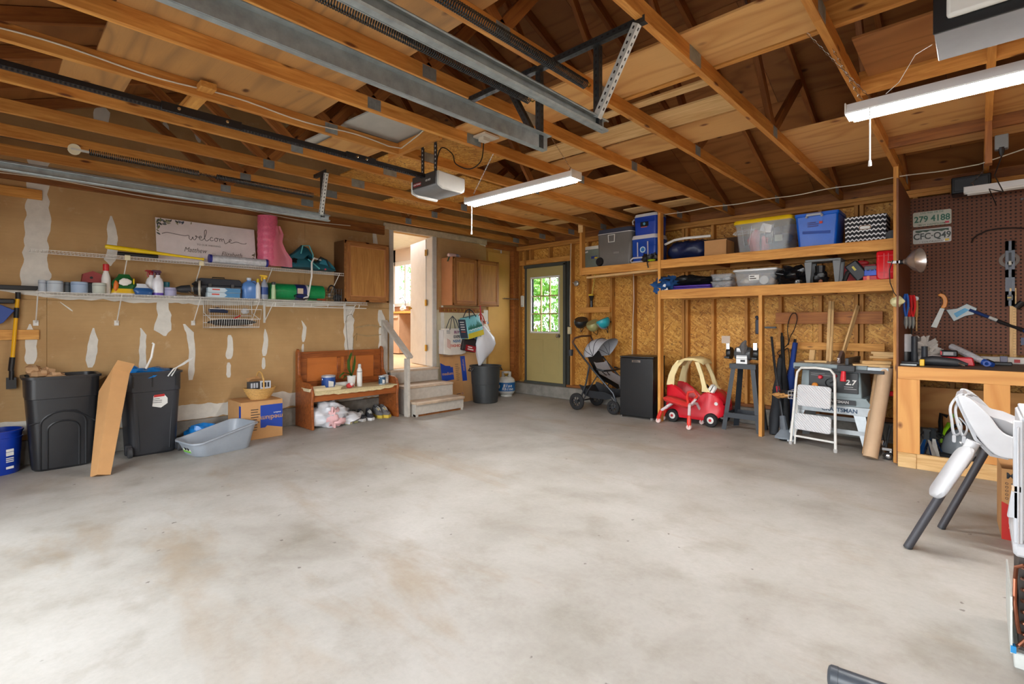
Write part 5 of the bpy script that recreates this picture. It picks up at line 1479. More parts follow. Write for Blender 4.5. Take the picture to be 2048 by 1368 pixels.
def shoe(label, px, x, main, acc, rz=90, sc=1.0, grp=None):
    T = thing('sneaker', label, 'shoe', (x, P(px, 600, X=x).y, 0), rz, group=grp)
    k = sc * 1.18
    prof = [(-.13, .034, 0), (-.08, .042, 0), (.0, .036, 0), (.07, .044, 0), (.12, .03, 0)]
    rg = lambda z, g, xs=1: [(x_ * k * xs, y_ * k * g, z * k) for x_, y_ in [(-.13, 0), (-.125, .025), (-.08, .036), (0, .034), (.06, .043), (.1, .036), (.13, .0), (.1, -.036), (.06, -.043), (0, -.034), (-.08, -.036), (-.125, -.025)]]
    MB().loft([rg(0, .95), rg(.008, 1.03, 1.02), rg(.026, 1.03, 1.02), rg(.03, .95)]).build('sole', pl(*acc, .6), T)
    up = [[(x_ * k, y_ * k * g, z_ * k) for x_, y_, z_ in row] for row, g in (([(-.13, 0, .028), (-.12, .03, .028), (-.06, .036, .028), (.02, .036, .028), (.08, .042, .028), (.125, 0, .028), (.08, -.042, .028), (.02, -.036, .028), (-.06, -.036, .028), (-.12, -.03, .028)], 1),
          ([(-.13, 0, .07), (-.12, .026, .068), (-.06, .032, .062), (.02, .032, .062), (.08, .034, .048), (.115, 0, .04), (.08, -.034, .048), (.02, -.032, .062), (-.06, -.032, .062), (-.12, -.026, .068)], .95),
          ([(-.125, 0, .105), (-.11, .022, .102), (-.07, .026, .088), (-.02, .02, .088), (.04, .012, .072), (.06, 0, .06), (.04, -.012, .072), (-.02, -.02, .088), (-.07, -.026, .088), (-.11, -.022, .102)], .9))]
    MB().loft(up, caps=False).build('upper', pl(*main, .7), T, ang=60)
    MB().ell((-.02 * k, 0, .07 * k), (.05 * k, .018 * k, .012 * k)).build('tongue', pl(*acc, .6), T)
    m = MB()
    for i in range(4): m.tube([(.05 * k - i * .018 * k, -.022 * k, (.058 + i * .008) * k), (.05 * k - i * .018 * k, 0, (.074 + i * .009) * k), (.05 * k - i * .018 * k, .022 * k, (.058 + i * .008) * k)], .003, 4)
    m.build('laces', pl(226, 226, 220), T)['kind'] = 'stuff'
    return T


shoe('pale yellow running shoe nearest the white bag', 696, -5.93, (60, 60, 62), (220, 214, 180), -25)
shoe('dark running shoe with yellow heel beside the palest shoe', 708, -5.98, (70, 66, 60), (214, 210, 150), -25)
shoe('black and white running shoe, third from the bag', 722, -5.98, (54, 56, 62), (206, 206, 204), -20)
shoe('black and white running shoe, fourth from the bag', 739, -5.96, (60, 60, 66), (214, 214, 214), -20)
shoe('grey hiking shoe with yellow lining beside its twin', 756, -6.02, (104, 104, 106), (196, 170, 60), -15, 1.15)
shoe('grey hiking shoe with yellow lining nearest the bench leg', 769, -5.98, (112, 110, 110), (206, 176, 60), -15, 1.15)

# steps and rail up to the house door
M_step = flat('worn_grey_paint', rgb(196, 190, 180), .65, 0, .2, 16)
M_tread = flat('worn_tread', rgb(206, 184, 160), .6, 0, .3, 10)
T = thing('wooden_steps', 'grey painted wooden steps up to the house door', 'stairs', (XW + .035, 4.0, 0))
W_ = .86
for nm, x, z0, z1 in (('riser', .68, .03, .17), ('riser', .44, .20, .36), ('riser', .08, .40, .565)):
    MB().b(x - .02, x + .004, .0, W_ + (.004 if x > .6 else -.02), z0, z1).build(nm, M_step, T, bevel=.002)
MB().prism([(.42, .0), (.735, .0), (.735, W_ - .04), (.70, W_ + .02), (.42, W_ + .02)], .035, Matrix.Translation((0, 0, .165))).build('tread', M_tread, T, bevel=.006)
MB().b(.06, .46, -.0, W_, .36, .395).build('tread', M_tread, T, bevel=.006)
MB().prism([(.0, .0), (.68, 0), (.68, .165), (.44, .165), (.44, .36), (.08, .36), (.08, .56), (.0, .56)], .03, frame((0, .05, 0), (1, 0, 0), (0, -1, 0))).prism([(.0, .0), (.68, 0), (.68, .165), (.44, .165), (.44, .36), (.08, .36), (.08, .56), (.0, .56)], .03, frame((0, W_, 0), (1, 0, 0), (0, -1, 0))).build('stringer', M_step, T)
MB().b(.6, .66, .02, W_, 0, .03).build('foot_block', M_web, T)
MB().b(-.03, .09, .0, W_ + .02, .565, .597).build('top_landing', M_tread, T, bevel=.004)
T = thing('handrail', 'grey painted handrail with post at the left of the steps', 'railing', (-5.71, 3.955, 0))
MB().b(-.045, .045, -.02, .02, 0, .80).build('post', M_step, T, bevel=.003)
lumber('rail', (-.56, 0, 1.30), (.07, 0, .815), .09, .038, M_step, T)
MB().b(-.585, -.55, -.045, .045, .45, 1.33).build('wall_post', M_step, T, bevel=.003)

# corner: flattened cartons, black can, propane, hanging bags
T = thing('flattened_carton', 'flattened moving carton with blue print leaning on the wall', 'carton', (0, 0, 0))
M0 = frame((-6.12, 4.93, 0), (0, 1, 0), (1, 0, .16))
T.matrix_basis = M0
for nm, x0, x1, z in (('face_panel', 0, .42, 0), ('face_panel', .425, .86, -.004)): MB().b(x0, x1, .0, .93 if x0 == 0 else .9, z, z + .006).build(nm, M_card, T, bevel=.001)
MB().prism([(.0, .36), (.25, .38), (.25, .58), (.2, .58), (.2, .60), (.1, .61), (0, .66)], .0008, Matrix.Translation((0, 0, .0064))).build('blue_print', M_bprint, T)
MB().prism([(.43, .34), (.53, .34), (.53, .75), (.43, .75)], .0008, Matrix.Translation((0, 0, .0026))).build('blue_print', M_bprint, T)
Z = lambda x, y, z=.0074, r=0: Matrix.Translation((x, y, z)) @ Euler((0, 0, R(r))).to_matrix().to_4x4()
text('medium', .07, M_card, T, Z(.13, .48), name='size_lettering', bold=.0008)
text('Let us help.', .05, M_bprint, T, Z(.19, .85), name='heading_lettering')
text('medium', .06, M_card, T, Z(.48, .6, .0036, 90), name='size_lettering')
lines(T, Z(.30, .62), 9, .09, .032, pl(90, 74, 66), .008)
lines(T, Z(.27, .14), 1, .12, .03, pl(60, 50, 70), .01); MB().lathe([(.014, 0), (.018, 0), (.018, .001), (.014, .001), (.014, 0)], 6, Z(.395, .14), caps=False).build('house_emblem', M_bprint, T); lines(T, Z(.08, .80), 3, .22, .02, pl(90, 70, 90), .005)
T = thing('trash_can', 'round dark grey trash can beside the steps', 'trash can', (-5.86, 5.58, 0), 60)
M_tc = pl(48, 52, 54, .5)
MB().lathe([(.19, 0), (.20, .01), (.222, .30), (.226, .305), (.24, .58), (.262, .58), (.262, .60), (.24, .60), (.21, .1), (0, .08)], 36).build('body', M_tc, T, ang=30)
for a in (10, 190):
    c_, s_ = math.cos(R(a)), math.sin(R(a))
    MB().tube([(.24 * c_ - .07 * s_, .24 * s_ + .07 * c_, .56), (.27 * c_ - .06 * s_, .27 * s_ + .06 * c_, .52), (.27 * c_ + .06 * s_, .27 * s_ - .06 * c_, .52), (.24 * c_ + .07 * s_, .24 * s_ - .07 * c_, .56)], .012, 6).build('handle', M_tc, T)
for i in range(14):
    a = 2 * math.pi * i / 14; MB().tube([(.203 * math.cos(a), .203 * math.sin(a), .05), (.224 * math.cos(a), .224 * math.sin(a), .30)], .002, 4).build('moulded_rib', M_tc, T)
T = thing('propane_tank', 'white propane tank with a blue wrap label in the corner', 'gas tank', (-6.08, 6.30, 0), 42)
M_tank = flat('tank_enamel', rgb(206, 208, 204), .35, 0, .12, 20)
MB().lathe([(.09, .03), (.13, .05), (.152, .09), (.155, .13), (.155, .25), (.14, .30), (.10, .335), (.05, .35), (.02, .35)], 32).build('body', M_tank, T)
MB().lathe([(.10, 0), (.105, 0), (.105, .035), (.10, .035)], 28, caps=False).build('foot_ring', M_tank, T)
MB().loft([[(r * math.cos(a), r * math.sin(a), z) for r, z in ((.085, .32), (.085, .43), (.08, .43), (.08, .32))] for a in [R(q) for q in range(-60, 241, 15)]]).build('collar', M_tank, T)
MB().tube([(0, 0, .34), (0, 0, .385)], .022, 10).tube([(-.05, 0, .385), (.05, 0, .385)], .012, 8).build('valve', M_brass, T)
MB().lathe([(.1562, .10), (.1562, .25)], 32, caps=False).build('wrap_label', pl(20, 96, 160, .4), T)
for s, z, q in (('Blue', .195, .07), ('Rhino', .14, .07)):
    for i, ch in enumerate(s):
        a = R(-90 + (i - len(s) / 2 + .5) * 15 + 10)
        text(ch, q, M_white, T, frame((.158 * math.cos(a), .158 * math.sin(a), z), (-math.sin(a), math.cos(a), 0), (math.cos(a), math.sin(a), 0)), name='lettering', bold=.001, shear=.2)
MB().prism([(-.02, -.03), (.0, -.035), (.018, -.02), (.02, .01), (.01, .03), (-.01, .028), (-.024, .01)], .001, frame((.158 * math.cos(R(-140)), .158 * math.sin(R(-140)), .18), (-math.sin(R(-140)), math.cos(R(-140)), 0), (math.cos(R(-140)), math.sin(R(-140)), 0))).build('emblem', M_white, T)
# hook rail and the bags
T = thing('hook_rail', 'wooden rail of hooks under the two door cabinet', 'rack', (XW, 4.97, 1.50))
MB().b(.0, .02, 0, .97, -.04, .04).build('board', M_web, T, bevel=.002)
for i in range(11): MB().tube([(.02, .06 + i * .085, .0), (.06, .06 + i * .085, -.02), (.065, .06 + i * .085, .015)], .005, 6).build('hook', M_brass, T)


def tote(name, label, px, pz, w, h, d, tilt, cols, strap, x=-6.12, drop=.2, yaw=0, rnd_=.0):
    """hanging shopping tote: body with front print, side gusset and two handle loops; origin at the top centre"""
    q = P(px, pz, X=x)
    T = thing(name, label, 'bag', q, 90 + yaw); I = Euler((0, R(tilt), 0)).to_matrix().to_4x4()
    front, side_, bot = cols
    MB().loft([rbox(w * .9, d * .6, 0, .01, 3), rbox(w, d, -h * .5, .015, 3), rbox(w, d, -h * .95, .02, 3), rbox(w * (.92 - rnd_), d * .9, -h, .03, 3)]).build('body', front, T, M=I, ang=45)
    if side_: MB().box((-w / 2 - .001, 0, -h * .5), (.004, d * .8, h * .9)).build('side_gusset', side_, T, M=I)
    for yy in (-d * .4, d * .35):
        MB().tube([tuple(I @ Vector((-w * .22, yy, -.02))), (-w * .1, yy * .5, drop * .7), (0, 0, drop), (w * .1, yy * .5, drop * .7), tuple(I @ Vector((w * .22, yy, -.02)))], .010, 6, flat=.35).build('handle', strap, T)
    return T, I


cw = pl(226, 220, 210, .6)
T, I = tote('tote_bag', 'white tote with coloured capital lettering beside the door casing', 905, 657, .46, .42, .14, 0, (cw, pl(196, 200, 204, .6), None), pl(60, 66, 76), x=-6.16, rnd_=.25)
for i, (s, cl) in enumerate((('BUY', (130, 60, 110)), ('EXPE', (60, 60, 70)), ('NSIVE', (50, 110, 160)), ('FASHION', (206, 76, 50)))):
    text(s, .062, pl(*cl), T, I @ frame((.03, -.0735, -.06 - i * .072), (1, 0, 0), (0, -1, 0)), bold=.0012)
for i in range(7): MB().tube([(-.17, -.073, -.16 - i * .02), (-.10, -.0735, -.20 - i * .02)], .003, 4).build('printed_stripe', pl(206, 96, 60), T, M=I)
for i in range(3): MB().tube([(-.18, -.073, -.03 - i * .02), (-.11, -.0735, -.035 - i * .02)], .003, 4).build('printed_stripe', pl(70, 110, 130), T, M=I)
T, I = tote('tote_bag', 'light blue tote with green pine trees and a yellow base', 938, 633, .33, .34, .22, -12, (flat('sky_print', rgb(120, 196, 206), .5, 0, .15, 30), pl(42, 54, 72, .6), None), pl(30, 40, 48), x=-6.0, drop=.12, yaw=0)
MB().b(-.162, .166, -.112, .0, -.335, -.25).build('yellow_base', pl(206, 190, 30, .6), T, M=I)
for i in range(11):
    hh = .05 + .045 * ((i * 7) % 5) / 5 + (.05 if i in (7, 8) else 0); x = -.14 + i * .028
    MB().prism([(x - .02, 0), (x + .02, 0), (x + .008, hh * .5), (x + .012, hh * .5), (x, hh), (x - .012, hh * .5), (x - .008, hh * .5)], .001, frame((0, -.1105, -.19), (1, 0, 0), (0, -1, 0))).build('printed_tree', pl(20, 110, 90), T, M=I)
for i in range(9): MB().ell((-.12 + i * .03, -.111, -.20 - .012 * (i % 2)), (.014, .002, .008), 8, 4).build('printed_flower', M_white, T, M=I)
for i in range(5): MB().b(-.05, .05, -.006, .006, 0, .001).build('printed_stripe', M_white if i < 4 else pl(206, 90, 60), T, M=I @ frame((-.1685, .0, -.06 - i * .04), (0, -1, 0), (-1, 0, 0)))
T, I = tote('tote_bag', 'patterned white tote with orange handles and a blue base', 961, 648, .27, .40, .14, -20, (flat('comic_print', rgb(214, 200, 170), .5, 0, .5, 45), pl(60, 130, 170, .6), None), pl(206, 76, 40), x=-5.98, drop=.18, yaw=8)
MB().b(-.136, .136, -.072, .02, -.40, -.30).build('blue_base', pl(24, 110, 180, .5), T, M=I)
MB().b(-.09, .02, -.016, .016, 0, .001).build('white_print', M_white, T, M=I @ frame((0, -.0725, -.35), (1, 0, 0), (0, -1, 0)))
rr = random.Random(11)
for i in range(26):
    cl = ((206, 70, 60), (230, 190, 60), (60, 110, 160), (60, 60, 60), (240, 236, 226))[i % 5]; a, b = rr.uniform(-.11, .11), rr.uniform(-.28, -.02); s = rr.uniform(.008, .022)
    MB().prism([(a - s, b - s * .6), (a + s, b - s * .8), (a + s * .8, b + s), (a - s, b + s * .7)], .001 + i * .00003, frame((0, -.0712, 0), (1, 0, 0), (0, -1, 0))).build('printed_patch', pl(*cl), T, M=I)
T, I = tote('tote_bag', 'black bag with a dark red printed base hanging lowest', 938, 676, .28, .22, .14, 12, (pl(44, 34, 34, .6), None, None), pl(30, 28, 28), x=-6.08, drop=.3, yaw=-8)
MB().b(-.08, .13, -.074, -.0, -.215, -.12).build('red_base', pl(150, 26, 36, .4), T, M=I)
lines(T, I @ frame((-.04, -.076, -.15), (1, 0, 0), (0, -1, 0)), 2, .13, .035, M_white, .016)
q = P(960, 625, X=-6.2)
T = thing('round_pan', 'dark round sled handle hanging behind the white plastic bag', 'pan', (-6.22, P(966, 650, X=-6.2).y, P(966, 660, X=-6.2).z), 90)
MB().lathe([(.0, 0), (.15, .0), (.16, .012), (.15, .02)], 28, FR(0, 0, 0)).build('disc', pl(60, 44, 40, .5), T)
T = thing('hanging_film_bag', 'white translucent plastic bag hanging by a red strap over the trash can', 'bag', P(968, 655, X=-5.95), 90)
rings = []
for z, rx, ry, cx in ((.16, .01, .01, -.06), (.04, .03, .03, -.05), (-.06, .10, .06, .0), (-.16, .17, .09, .04), (-.27, .20, .10, .03), (-.38, .17, .09, -.0), (-.48, .11, .06, -.04), (-.56, .06, .04, -.07), (-.62, .02, .02, -.10)):
    rings.append([(cx + rx * math.cos(a) * (1 + .12 * math.sin(a * 5 + z * 9)), ry * math.sin(a) * (1 + .15 * math.cos(a * 4 + z * 12)), z) for a in [2 * math.pi * i / 22 for i in range(22)]])
MB().loft(rings).build('film', M_pb, T, ang=70)
MB().tube([(-.09, 0, .36), (-.08, -.01, .2), (-.03, -.02, .02)], .012, 6, flat=.4).build('red_strap', pl(190, 30, 60), T)
# small things by the back door
T = thing('thermostat', 'white vertical plastic holder on the corner post', 'holder', P(1046, 603, Y=6.72))
MB().prism(([(-.03, -.10), (.03, -.10), (.035, .09), (.02, .105), (-.02, .105), (-.035, .09)]), .03, FR(0, 0, 0)).build('cover', pl(206, 208, 200), T, bevel=.004)
MB().lathe([(.008, 0), (.008, .004)], 8, FR(0, -.03, -.08)).build('screw', M_blk2, T)
T = thing('door_chain', 'twisted metal chain strung from the bare board to the corner post', 'chain', (0, 0, 0))
a, b = P(1006, 597, X=-6.28), P(1038, 599, X=-6.15)
m = MB()
for i in range(14):
    c_ = a.lerp(b, (i + .5) / 14); m.tube([c_ + Vector((.012 * math.cos(q), .02 * math.cos(q) if i % 2 else .018 * math.cos(q), (.010 if i % 2 else .004) * math.sin(q))) for q in [k_ * math.pi / 4 for k_ in range(8)]], .004, 5, closed=True)
m.build('links', M_chrome, T)['kind'] = 'stuff'
T = thing('light_switch', 'beige light switch box on the stud beside the back door', 'switch', P(1140, 661, Y=6.73))
MB().b(-.035, .035, -.03, .0, -.06, .06).build('plate', pl(206, 196, 160), T, bevel=.004)
MB().b(-.006, .006, -.045, -.03, -.01, .012).build('toggle', pl(226, 216, 190), T)
T = thing('porch_light_box', 'round grey junction box on the osb above the helmets', 'outlet', P(1154, 567, Y=6.80))
MB().lathe([(.045, 0), (.045, .03), (.03, .04), (0, .042)], 18, FR(0, 0, 0)).build('cover', flat('dull_metal', rgb(170, 170, 165), .4, .5), T)
MB().tube([(-.04, -.01, .0), (-.08, -.02, .02), (-.11, -.03, -.05)], .006, 6).build('cable_tail', pl(210, 204, 190), T)
T = thing('hand_brush', 'yellow and black hand brush standing in the stud bay', 'brush', P(1183, 615, Y=6.75))
MB().b(-.04, .04, -.03, .01, .19, .22).build('head', pl(214, 180, 50), T, bevel=.004)
MB().taper((0, 0, .11), (.03, .03), (.075, .04), .08).tube([(0, -.0, .0), (0, 0, .11)], .024, 8).build('grip', M_black, T)
MB().tube([(.01, 0, .22), (.05, .02, .5), (.06, .03, .62)], .008, 6).build('pole', pl(206, 180, 60), T)
lumber('helmet_board', (-4.80, 6.735, 1.50), (-4.22, 6.735, 1.50), .05, .09, M_shelf); tag(bpy.data.objects['helmet_board'], 'short board across two studs holding the helmets', 'board')


def helmet(label, px, pz, col, r=.115, rot=(0, 0, 0), col2=None):
    T = thing('bike_helmet', label, 'helmet', P(px, pz, Y=6.58), rot=rot)
    prof = [(r * math.sin(R(a)), r * 1.0 * math.cos(R(a))) for a in range(0, 100, 10)][::-1]
    MB().lathe([(r * .9, -.03)] + prof, 24, sx=.85).build('shell', pl(*col, .35), T, ang=60)
    MB().lathe([(r * .88, -.028), (r * .80, .0), (0, r * .7)], 20, sx=.85).build('liner', M_black, T)
    for a, b in ((-.03, .06), (.03, .06), (0, .0)): MB().lathe([(.012, 0), (.012, .006)], 10, frame((a, -r * .93, b), (1, 0, 0), (0, -1, .3))).build('vent', M_black, T)
    if col2: MB().tube([(0, -r * math.cos(R(q)) * 1.02, r * math.sin(R(q)) * 1.0) for q in range(0, 181, 15)], .016, 6, flat=.4).build('stripe', pl(*col2), T)
    MB().tube([(-.06, 0, -.03), (-.03, -.02, .15), (0, 0, .2), (.04, 0, .14), (.06, 0, -.03)], .006, 5).build('strap', M_black, T)
    return T


helmet('black bike helmet hanging leftmost on the helmet board', 1162, 642, (34, 38, 40), .125, (200, 15, 0))
helmet('pale green bike helmet hanging in the middle of the three', 1185, 648, (168, 166, 112), .125, (200, -20, 30))
helmet('turquoise and grey bike helmet hanging rightmost', 1206, 642, (44, 170, 186), .115, (200, -10, -20), (130, 134, 140))
# ================================================================ BACK WALL
# storage shelves of two by fours
S = thing('storage_shelf', 'two by four storage shelves along the osb wall', 'shelf', (0, 0, 0))
XS0, XS1 = -3.03, -.56
SF = 6.045
vp = lambda n, x, z0, z1, y=SF, m=M_shelf: lumber(n, (x, y, z0), (x, y, z1), .038, .089, m, S, up=(0, 1, 0))
vp('post', XS0, 0, 2.80); vp('post', -1.80, 0, 1.60); vp('post', -4.27, 1.99, 2.72); vp('post', -.555, 0, 2.74, 5.765)
hb = lambda n, x0, x1, z, h, y, m=M_shelf: lumber(n, (x0, y, z), (x1, y, z), .038, h, m, S)
for z, h in ((2.05, .11), (1.655, .115)):
    hb('front_beam', XS0 + .02, -.575, z, h, SF - .02); hb('back_beam', XS0, -.575, z, .09, 6.73, M_stud)
    MB().b(XS0 + .03, -.58, SF + .001, 6.70, z + h / 2 - .02, z + h / 2 - .004).build('deck', M_loftply, S)
    for x in (-2.4, -1.8, -1.2): lumber('joist', (x, SF, z), (x, 6.7, z), .038, .07, M_web, S)
hb('front_beam', -4.29, XS0 - .02, 2.045, .105, SF - .02); hb('back_beam', -4.29, XS0, 2.045, .09, 6.73, M_stud)
MB().b(-4.25, XS0 - .03, SF + .001, 6.70, 2.082, 2.096).build('deck', M_loftply, S)
MB().b(-4.31, -4.23, SF - .05, SF - .041, 2.62, 2.74).build('gusset_board', M_pine, S)
tag(lumber('long_batten', (-4.2, SF + .03, 1.955), (XS0 - .03, SF + .03, 1.985), .06, .03, M_pine), 'pale batten tucked under the cooler shelf', 'board')
ZA, ZB, ZD = 2.101, 2.104, 1.711
SPX = lambda px, y=6.16: P(px, 600, Y=y).x


def cooler(label, px0, px1, h, d, y, z, body, lid, style):
    x0, x1 = SPX(px0, y), SPX(px1, y); w = x1 - x0
    T = thing('cooler', label, 'cooler', ((x0 + x1) / 2, y, z)); d2 = d / 2; cy = d2
    MB().loft([rbox(w * .93, d * .93, 0, .04, 5, 0, cy), rbox(w * .95, d * .95, .01, .045, 5, 0, cy), rbox(w, d, h * .60, .045, 5, 0, cy), rbox(w * .985, d * .985, h * .61, .045, 5, 0, cy), rbox(w, d, h * .86, .045, 5, 0, cy)]).build('body', pl(*body, .45), T, ang=40)
    MB().loft([rbox(w * 1.02, d * 1.02, h * .862, .05, 5, 0, cy), rbox(w * 1.02, d * 1.02, h * .89, .05, 5, 0, cy), rbox(w * .98, d * .98, h, .06, 5, 0, cy)]).build('lid', pl(*lid, .4), T, ang=40)
    if style == 'wheel':
        MB().loft([rbox(w * 1.025, d * 1.025, h * .87, .05, 5, 0, cy), rbox(w * 1.025, d * 1.025, h * .885, .05, 5, 0, cy)]).build('white_rim', M_white, T)
        MB().lathe([(.0, 0), (.045, 0), (.06, .01), (.065, .03), (.055, .05), (.0, .05)], 24, FR(-w * .42, .035, .075)).build('wheel', M_black, T)
        MB().tube([(-.05, 0, 0), (-.045, 0, -.1), (.05, 0, -.1), (.055, 0, 0)], .008, 6, closed=True, M=Matrix.Translation((-.03, -.012, h * .83))).build('side_handle', M_white, T)
        MB().b(-.0, .09, -.002, .004, h * .32, h * .37).build('moulded_badge', pl(130, 128, 124), T)
    if style == 'bar':
        MB().tube([(-w * .52, .05, h * .5), (-w * .54, -.01, h * .52), (-w * .40, -.02, h * .74), (-w * .3, .0, h * .78)], .013, 8).build('side_handle', M_white, T)
        MB().b(-.06, .05, .0, .004, h * .45, h * .56).build('sticker', pl(40, 60, 130), T); MB().b(.0, .05, -.001, .003, h * .45, h * .52).build('yellow_print', pl(214, 180, 40), T)
    if style == 'strap':
        for x in (-w * .22, w * .18): MB().tube([(x, -.004, h * .25), (x, -.012, h * .75)], .009, 6).build('strap', pl(196, 192, 206), T)
        MB().lathe([(0, 0), (.042, 0), (.042, .004)], 20, FR(-.01, .0, h * .48)).build('round_emblem', pl(190, 216, 230), T)
        MB().lathe([(0, .0), (.028, .0), (.028, .0055)], 16, FR(-.01, .0, h * .48)).build('emblem_face', pl(40, 120, 190), T)
        MB().tube([(w * .42, -.01, h * .2), (-w * .38, -.025, h * .2), (-w * .48, -.025, h * .13), (-w * .44, -.025, h * .05), (w * .3, -.02, h * .06)], .011, 8).build('pull_handle', pl(206, 206, 214), T)
    if style == 'small':
        MB().b(-.07, .05, .0, .004, h * .4, h * .62).build('sticker', M_black, T); MB().b(-.06, .03, -.001, .003, h * .36, h * .39).build('orange_print', pl(226, 110, 40), T)
        MB().lathe([(0, 0), (.018, 0), (.018, .0055)], 14, FR(-.01, .0, h * .52)).build('emblem', pl(90, 170, 214), T)
        MB().tube([(-w * .5, .02, h * .8), (-w * .54, -.0, h * .7), (-w * .5, -.01, h * .55)], .009, 6).build('side_handle', M_white, T)
    return T


cooler('small grey green cooler with a white lid behind the big grey one', 1167, 1212, .35, .24, 6.28, ZA, (120, 130, 120), (226, 224, 214), 'bar')
cooler('large grey cooler with black wheel and white handle', 1194, 1262, .53, .36, 6.10, ZA, (112, 110, 106), (62, 68, 86), 'wheel')
cooler('blue cooler with white straps, lower of the stacked pair', 1262, 1313, .385, .34, 6.12, ZA, (16, 70, 170), (214, 214, 220), 'strap')
cooler('small blue cooler stacked on top of the strapped one', 1267, 1314, .29, .30, 6.14, ZA + .386, (12, 62, 176), (220, 220, 226), 'small')
T = thing('work_gloves', 'black and lime work gloves hanging over the shelf edge', 'gloves', (SPX(1300, 6.0), 6.0, ZA))
for i, (a, b) in enumerate(((-.07, 0), (.0, .01), (.05, .02))): MB().ell((a, b, .05), (.045, .035, .05), 12, 8, jit=.8, seed=i).build('glove', (M_black, M_blk2, M_black)[i], T)
MB().ell((.03, -.02, .012), (.06, .03, .014), 12, 6, jit=.4).build('lime_trim', pl(170, 200, 30), T); MB().tube([(-.02, -.04, .02), (-.01, -.05, -.04), (.0, -.045, -.09)], .008, 6).build('dangling_strap', M_black, T)
# navy tent bag
T = thing('tent_canopy', 'folded navy fabric canopy with a white rod on top', 'canopy', (SPX(1369), 6.16, ZB))
w = SPX(1411) - SPX(1328)
m = MB(); rings = []
for i in range(15):
    x = -w / 2 + w * i / 14; e = min(1, 3.5 * min(i, 14 - i) / 14 + .45)
    rings.append([(x, .17 + .17 * e * math.cos(a) * (1 + .12 * math.sin(a * 4 + i)), .13 + .128 * e * math.sin(a) * (1 + .1 * math.sin(a * 5 + i * 1.7))) for a in [2 * math.pi * k / 20 for k in range(20)]])
m.loft(rings).build('fabric', flat('navy_nylon', rgb(24, 40, 84), .4, 0, .4, 12, .5), T, ang=60)
MB().tube([(-w / 2, .02, .225), (-w / 4, .0, .265), (0, .0, .275), (w / 2 + .05, .03, .27)], .016, 8).build('white_rod', M_white, T)
T = thing('small_carton', 'open tan carton beside the navy canopy', 'carton', (SPX(1433), 6.12, ZB))
w = SPX(1456) - SPX(1411)
MB().b(-w / 2, w / 2, 0, .004, 0, .20).b(-w / 2, w / 2, .25, .254, 0, .18).b(-w / 2, -w / 2 + .004, 0, .25, 0, .19).b(w / 2 - .004, w / 2, 0, .25, 0, .19).b(-w / 2, w / 2, 0, .25, 0, .004).build('carton_walls', M_card, T)
T = thing('dark_carton', 'long dark carton lying behind the tan carton', 'carton', (SPX(1445, 6.5), 6.42, ZB)); MB().b(-.3, .3, 0, .2, 0, .26).build('carton', pl(80, 54, 36, .8), T, bevel=.004)

M_clear = NT('clear_plastic').end(rgb(206, 214, 220), .12, Alpha=.24)
M_clear.blend_method = 'BLEND' if hasattr(M_clear, 'blend_method') else None


def tote_box(name, label, px0, px1, h, d, y, z, body, lid, taper=.86, r=.03, lidh=.03, cat='bin', ribs=True):
    x0, x1 = SPX(px0, y), SPX(px1, y); w = x1 - x0
    T = thing(name, label, cat, ((x0 + x1) / 2, y, z)); cy = d / 2; t_ = .006
    H = h - lidh if lid else h
    rg = [rbox(w * taper, d * taper, 0, r, 5, 0, cy), rbox(w * .96, d * .96, H * .9, r, 5, 0, cy), rbox(w, d, H * .92, r, 5, 0, cy), rbox(w, d, H, r, 5, 0, cy)]
    rg += [rbox(w - .02, d - .02, H, r, 5, 0, cy), rbox(w * taper - .02, d * taper - .02, .008, r, 5, 0, cy)]
    MB().loft(rg).build('body', body, T, ang=40)
    if lid: MB().loft([rbox(w * 1.03, d * 1.03, H - .005, r, 5, 0, cy), rbox(w * 1.03, d * 1.03, H + lidh * .6, r, 5, 0, cy), rbox(w * .98, d * .98, h, r, 5, 0, cy)]).build('lid', lid, T, ang=40)
    return T, w, H


T, w, H = tote_box('storage_bin', 'clear storage bin with a yellow lid on the upper shelf', 1468, 1583, .385, .42, 6.08, ZB, M_clear, pl(240, 200, 20, .4), lidh=.04)
MB().tube([(-.1, .12, .01), (-.12, .1, .15), (-.08, .1, .27)], [.05, .07, .03], 10).build('red_cloth', pl(190, 50, 54, .7), T); MB().tube([(0, .12, .01), (.02, .1, .15), (-.02, .1, .18)], [.04, .05, .02], 10).build('pink_cloth', pl(206, 84, 90, .7), T)
MB().ell((.06, .2, .14), (.18, .12, .13), jit=.5, seed=2).build('dark_contents', pl(60, 66, 74, .7), T); MB().b(.12, .2, .05, .06, .11, .18).build('pale_packet', pl(170, 180, 160), T)
MB().box((.04, .03, .27), (.11, .02, .09), (0, 20, 0)).build('white_adapter', M_white, T)
m = MB()
for i in range(9): m.tube([(-.22 + .12 * math.cos(a + i), .05 + .01 * i, .26 + .025 * math.sin(a * 1.5 + i)) for a in [k * .5 for k in range(7)]], .002, 4)
m.build('white_wire_coil', M_white, T)['kind'] = 'stuff'
for x in (-.16, .08): MB().tube([(x - .06, .004, H * .9), (x - .035, .018, .09), (x + .02, .018, .09), (x + .05, .004, H * .9)], .0028, 5).build('moulded_handle', pl(220, 224, 226, .3), T)
T, w, H = tote_box('storage_bin', 'bright blue open storage bin on the upper shelf', 1588, 1678, .365, .42, 6.08, ZB, pl(0, 96, 210, .35), None, .84)
MB().tube([(-w * .2, -.01, H - .045), (-w * .18, -.03, H - .025), (w * .12, -.03, H - .025), (w * .14, -.01, H - .045)], .016, 8).build('grey_handle', pl(170, 176, 184), T)
MB().b(-.1, .07, .006, .012, H * .56, H * .76).build('paper_label', M_white, T, M=Euler((R(-4), 0, 0)).to_matrix().to_4x4())
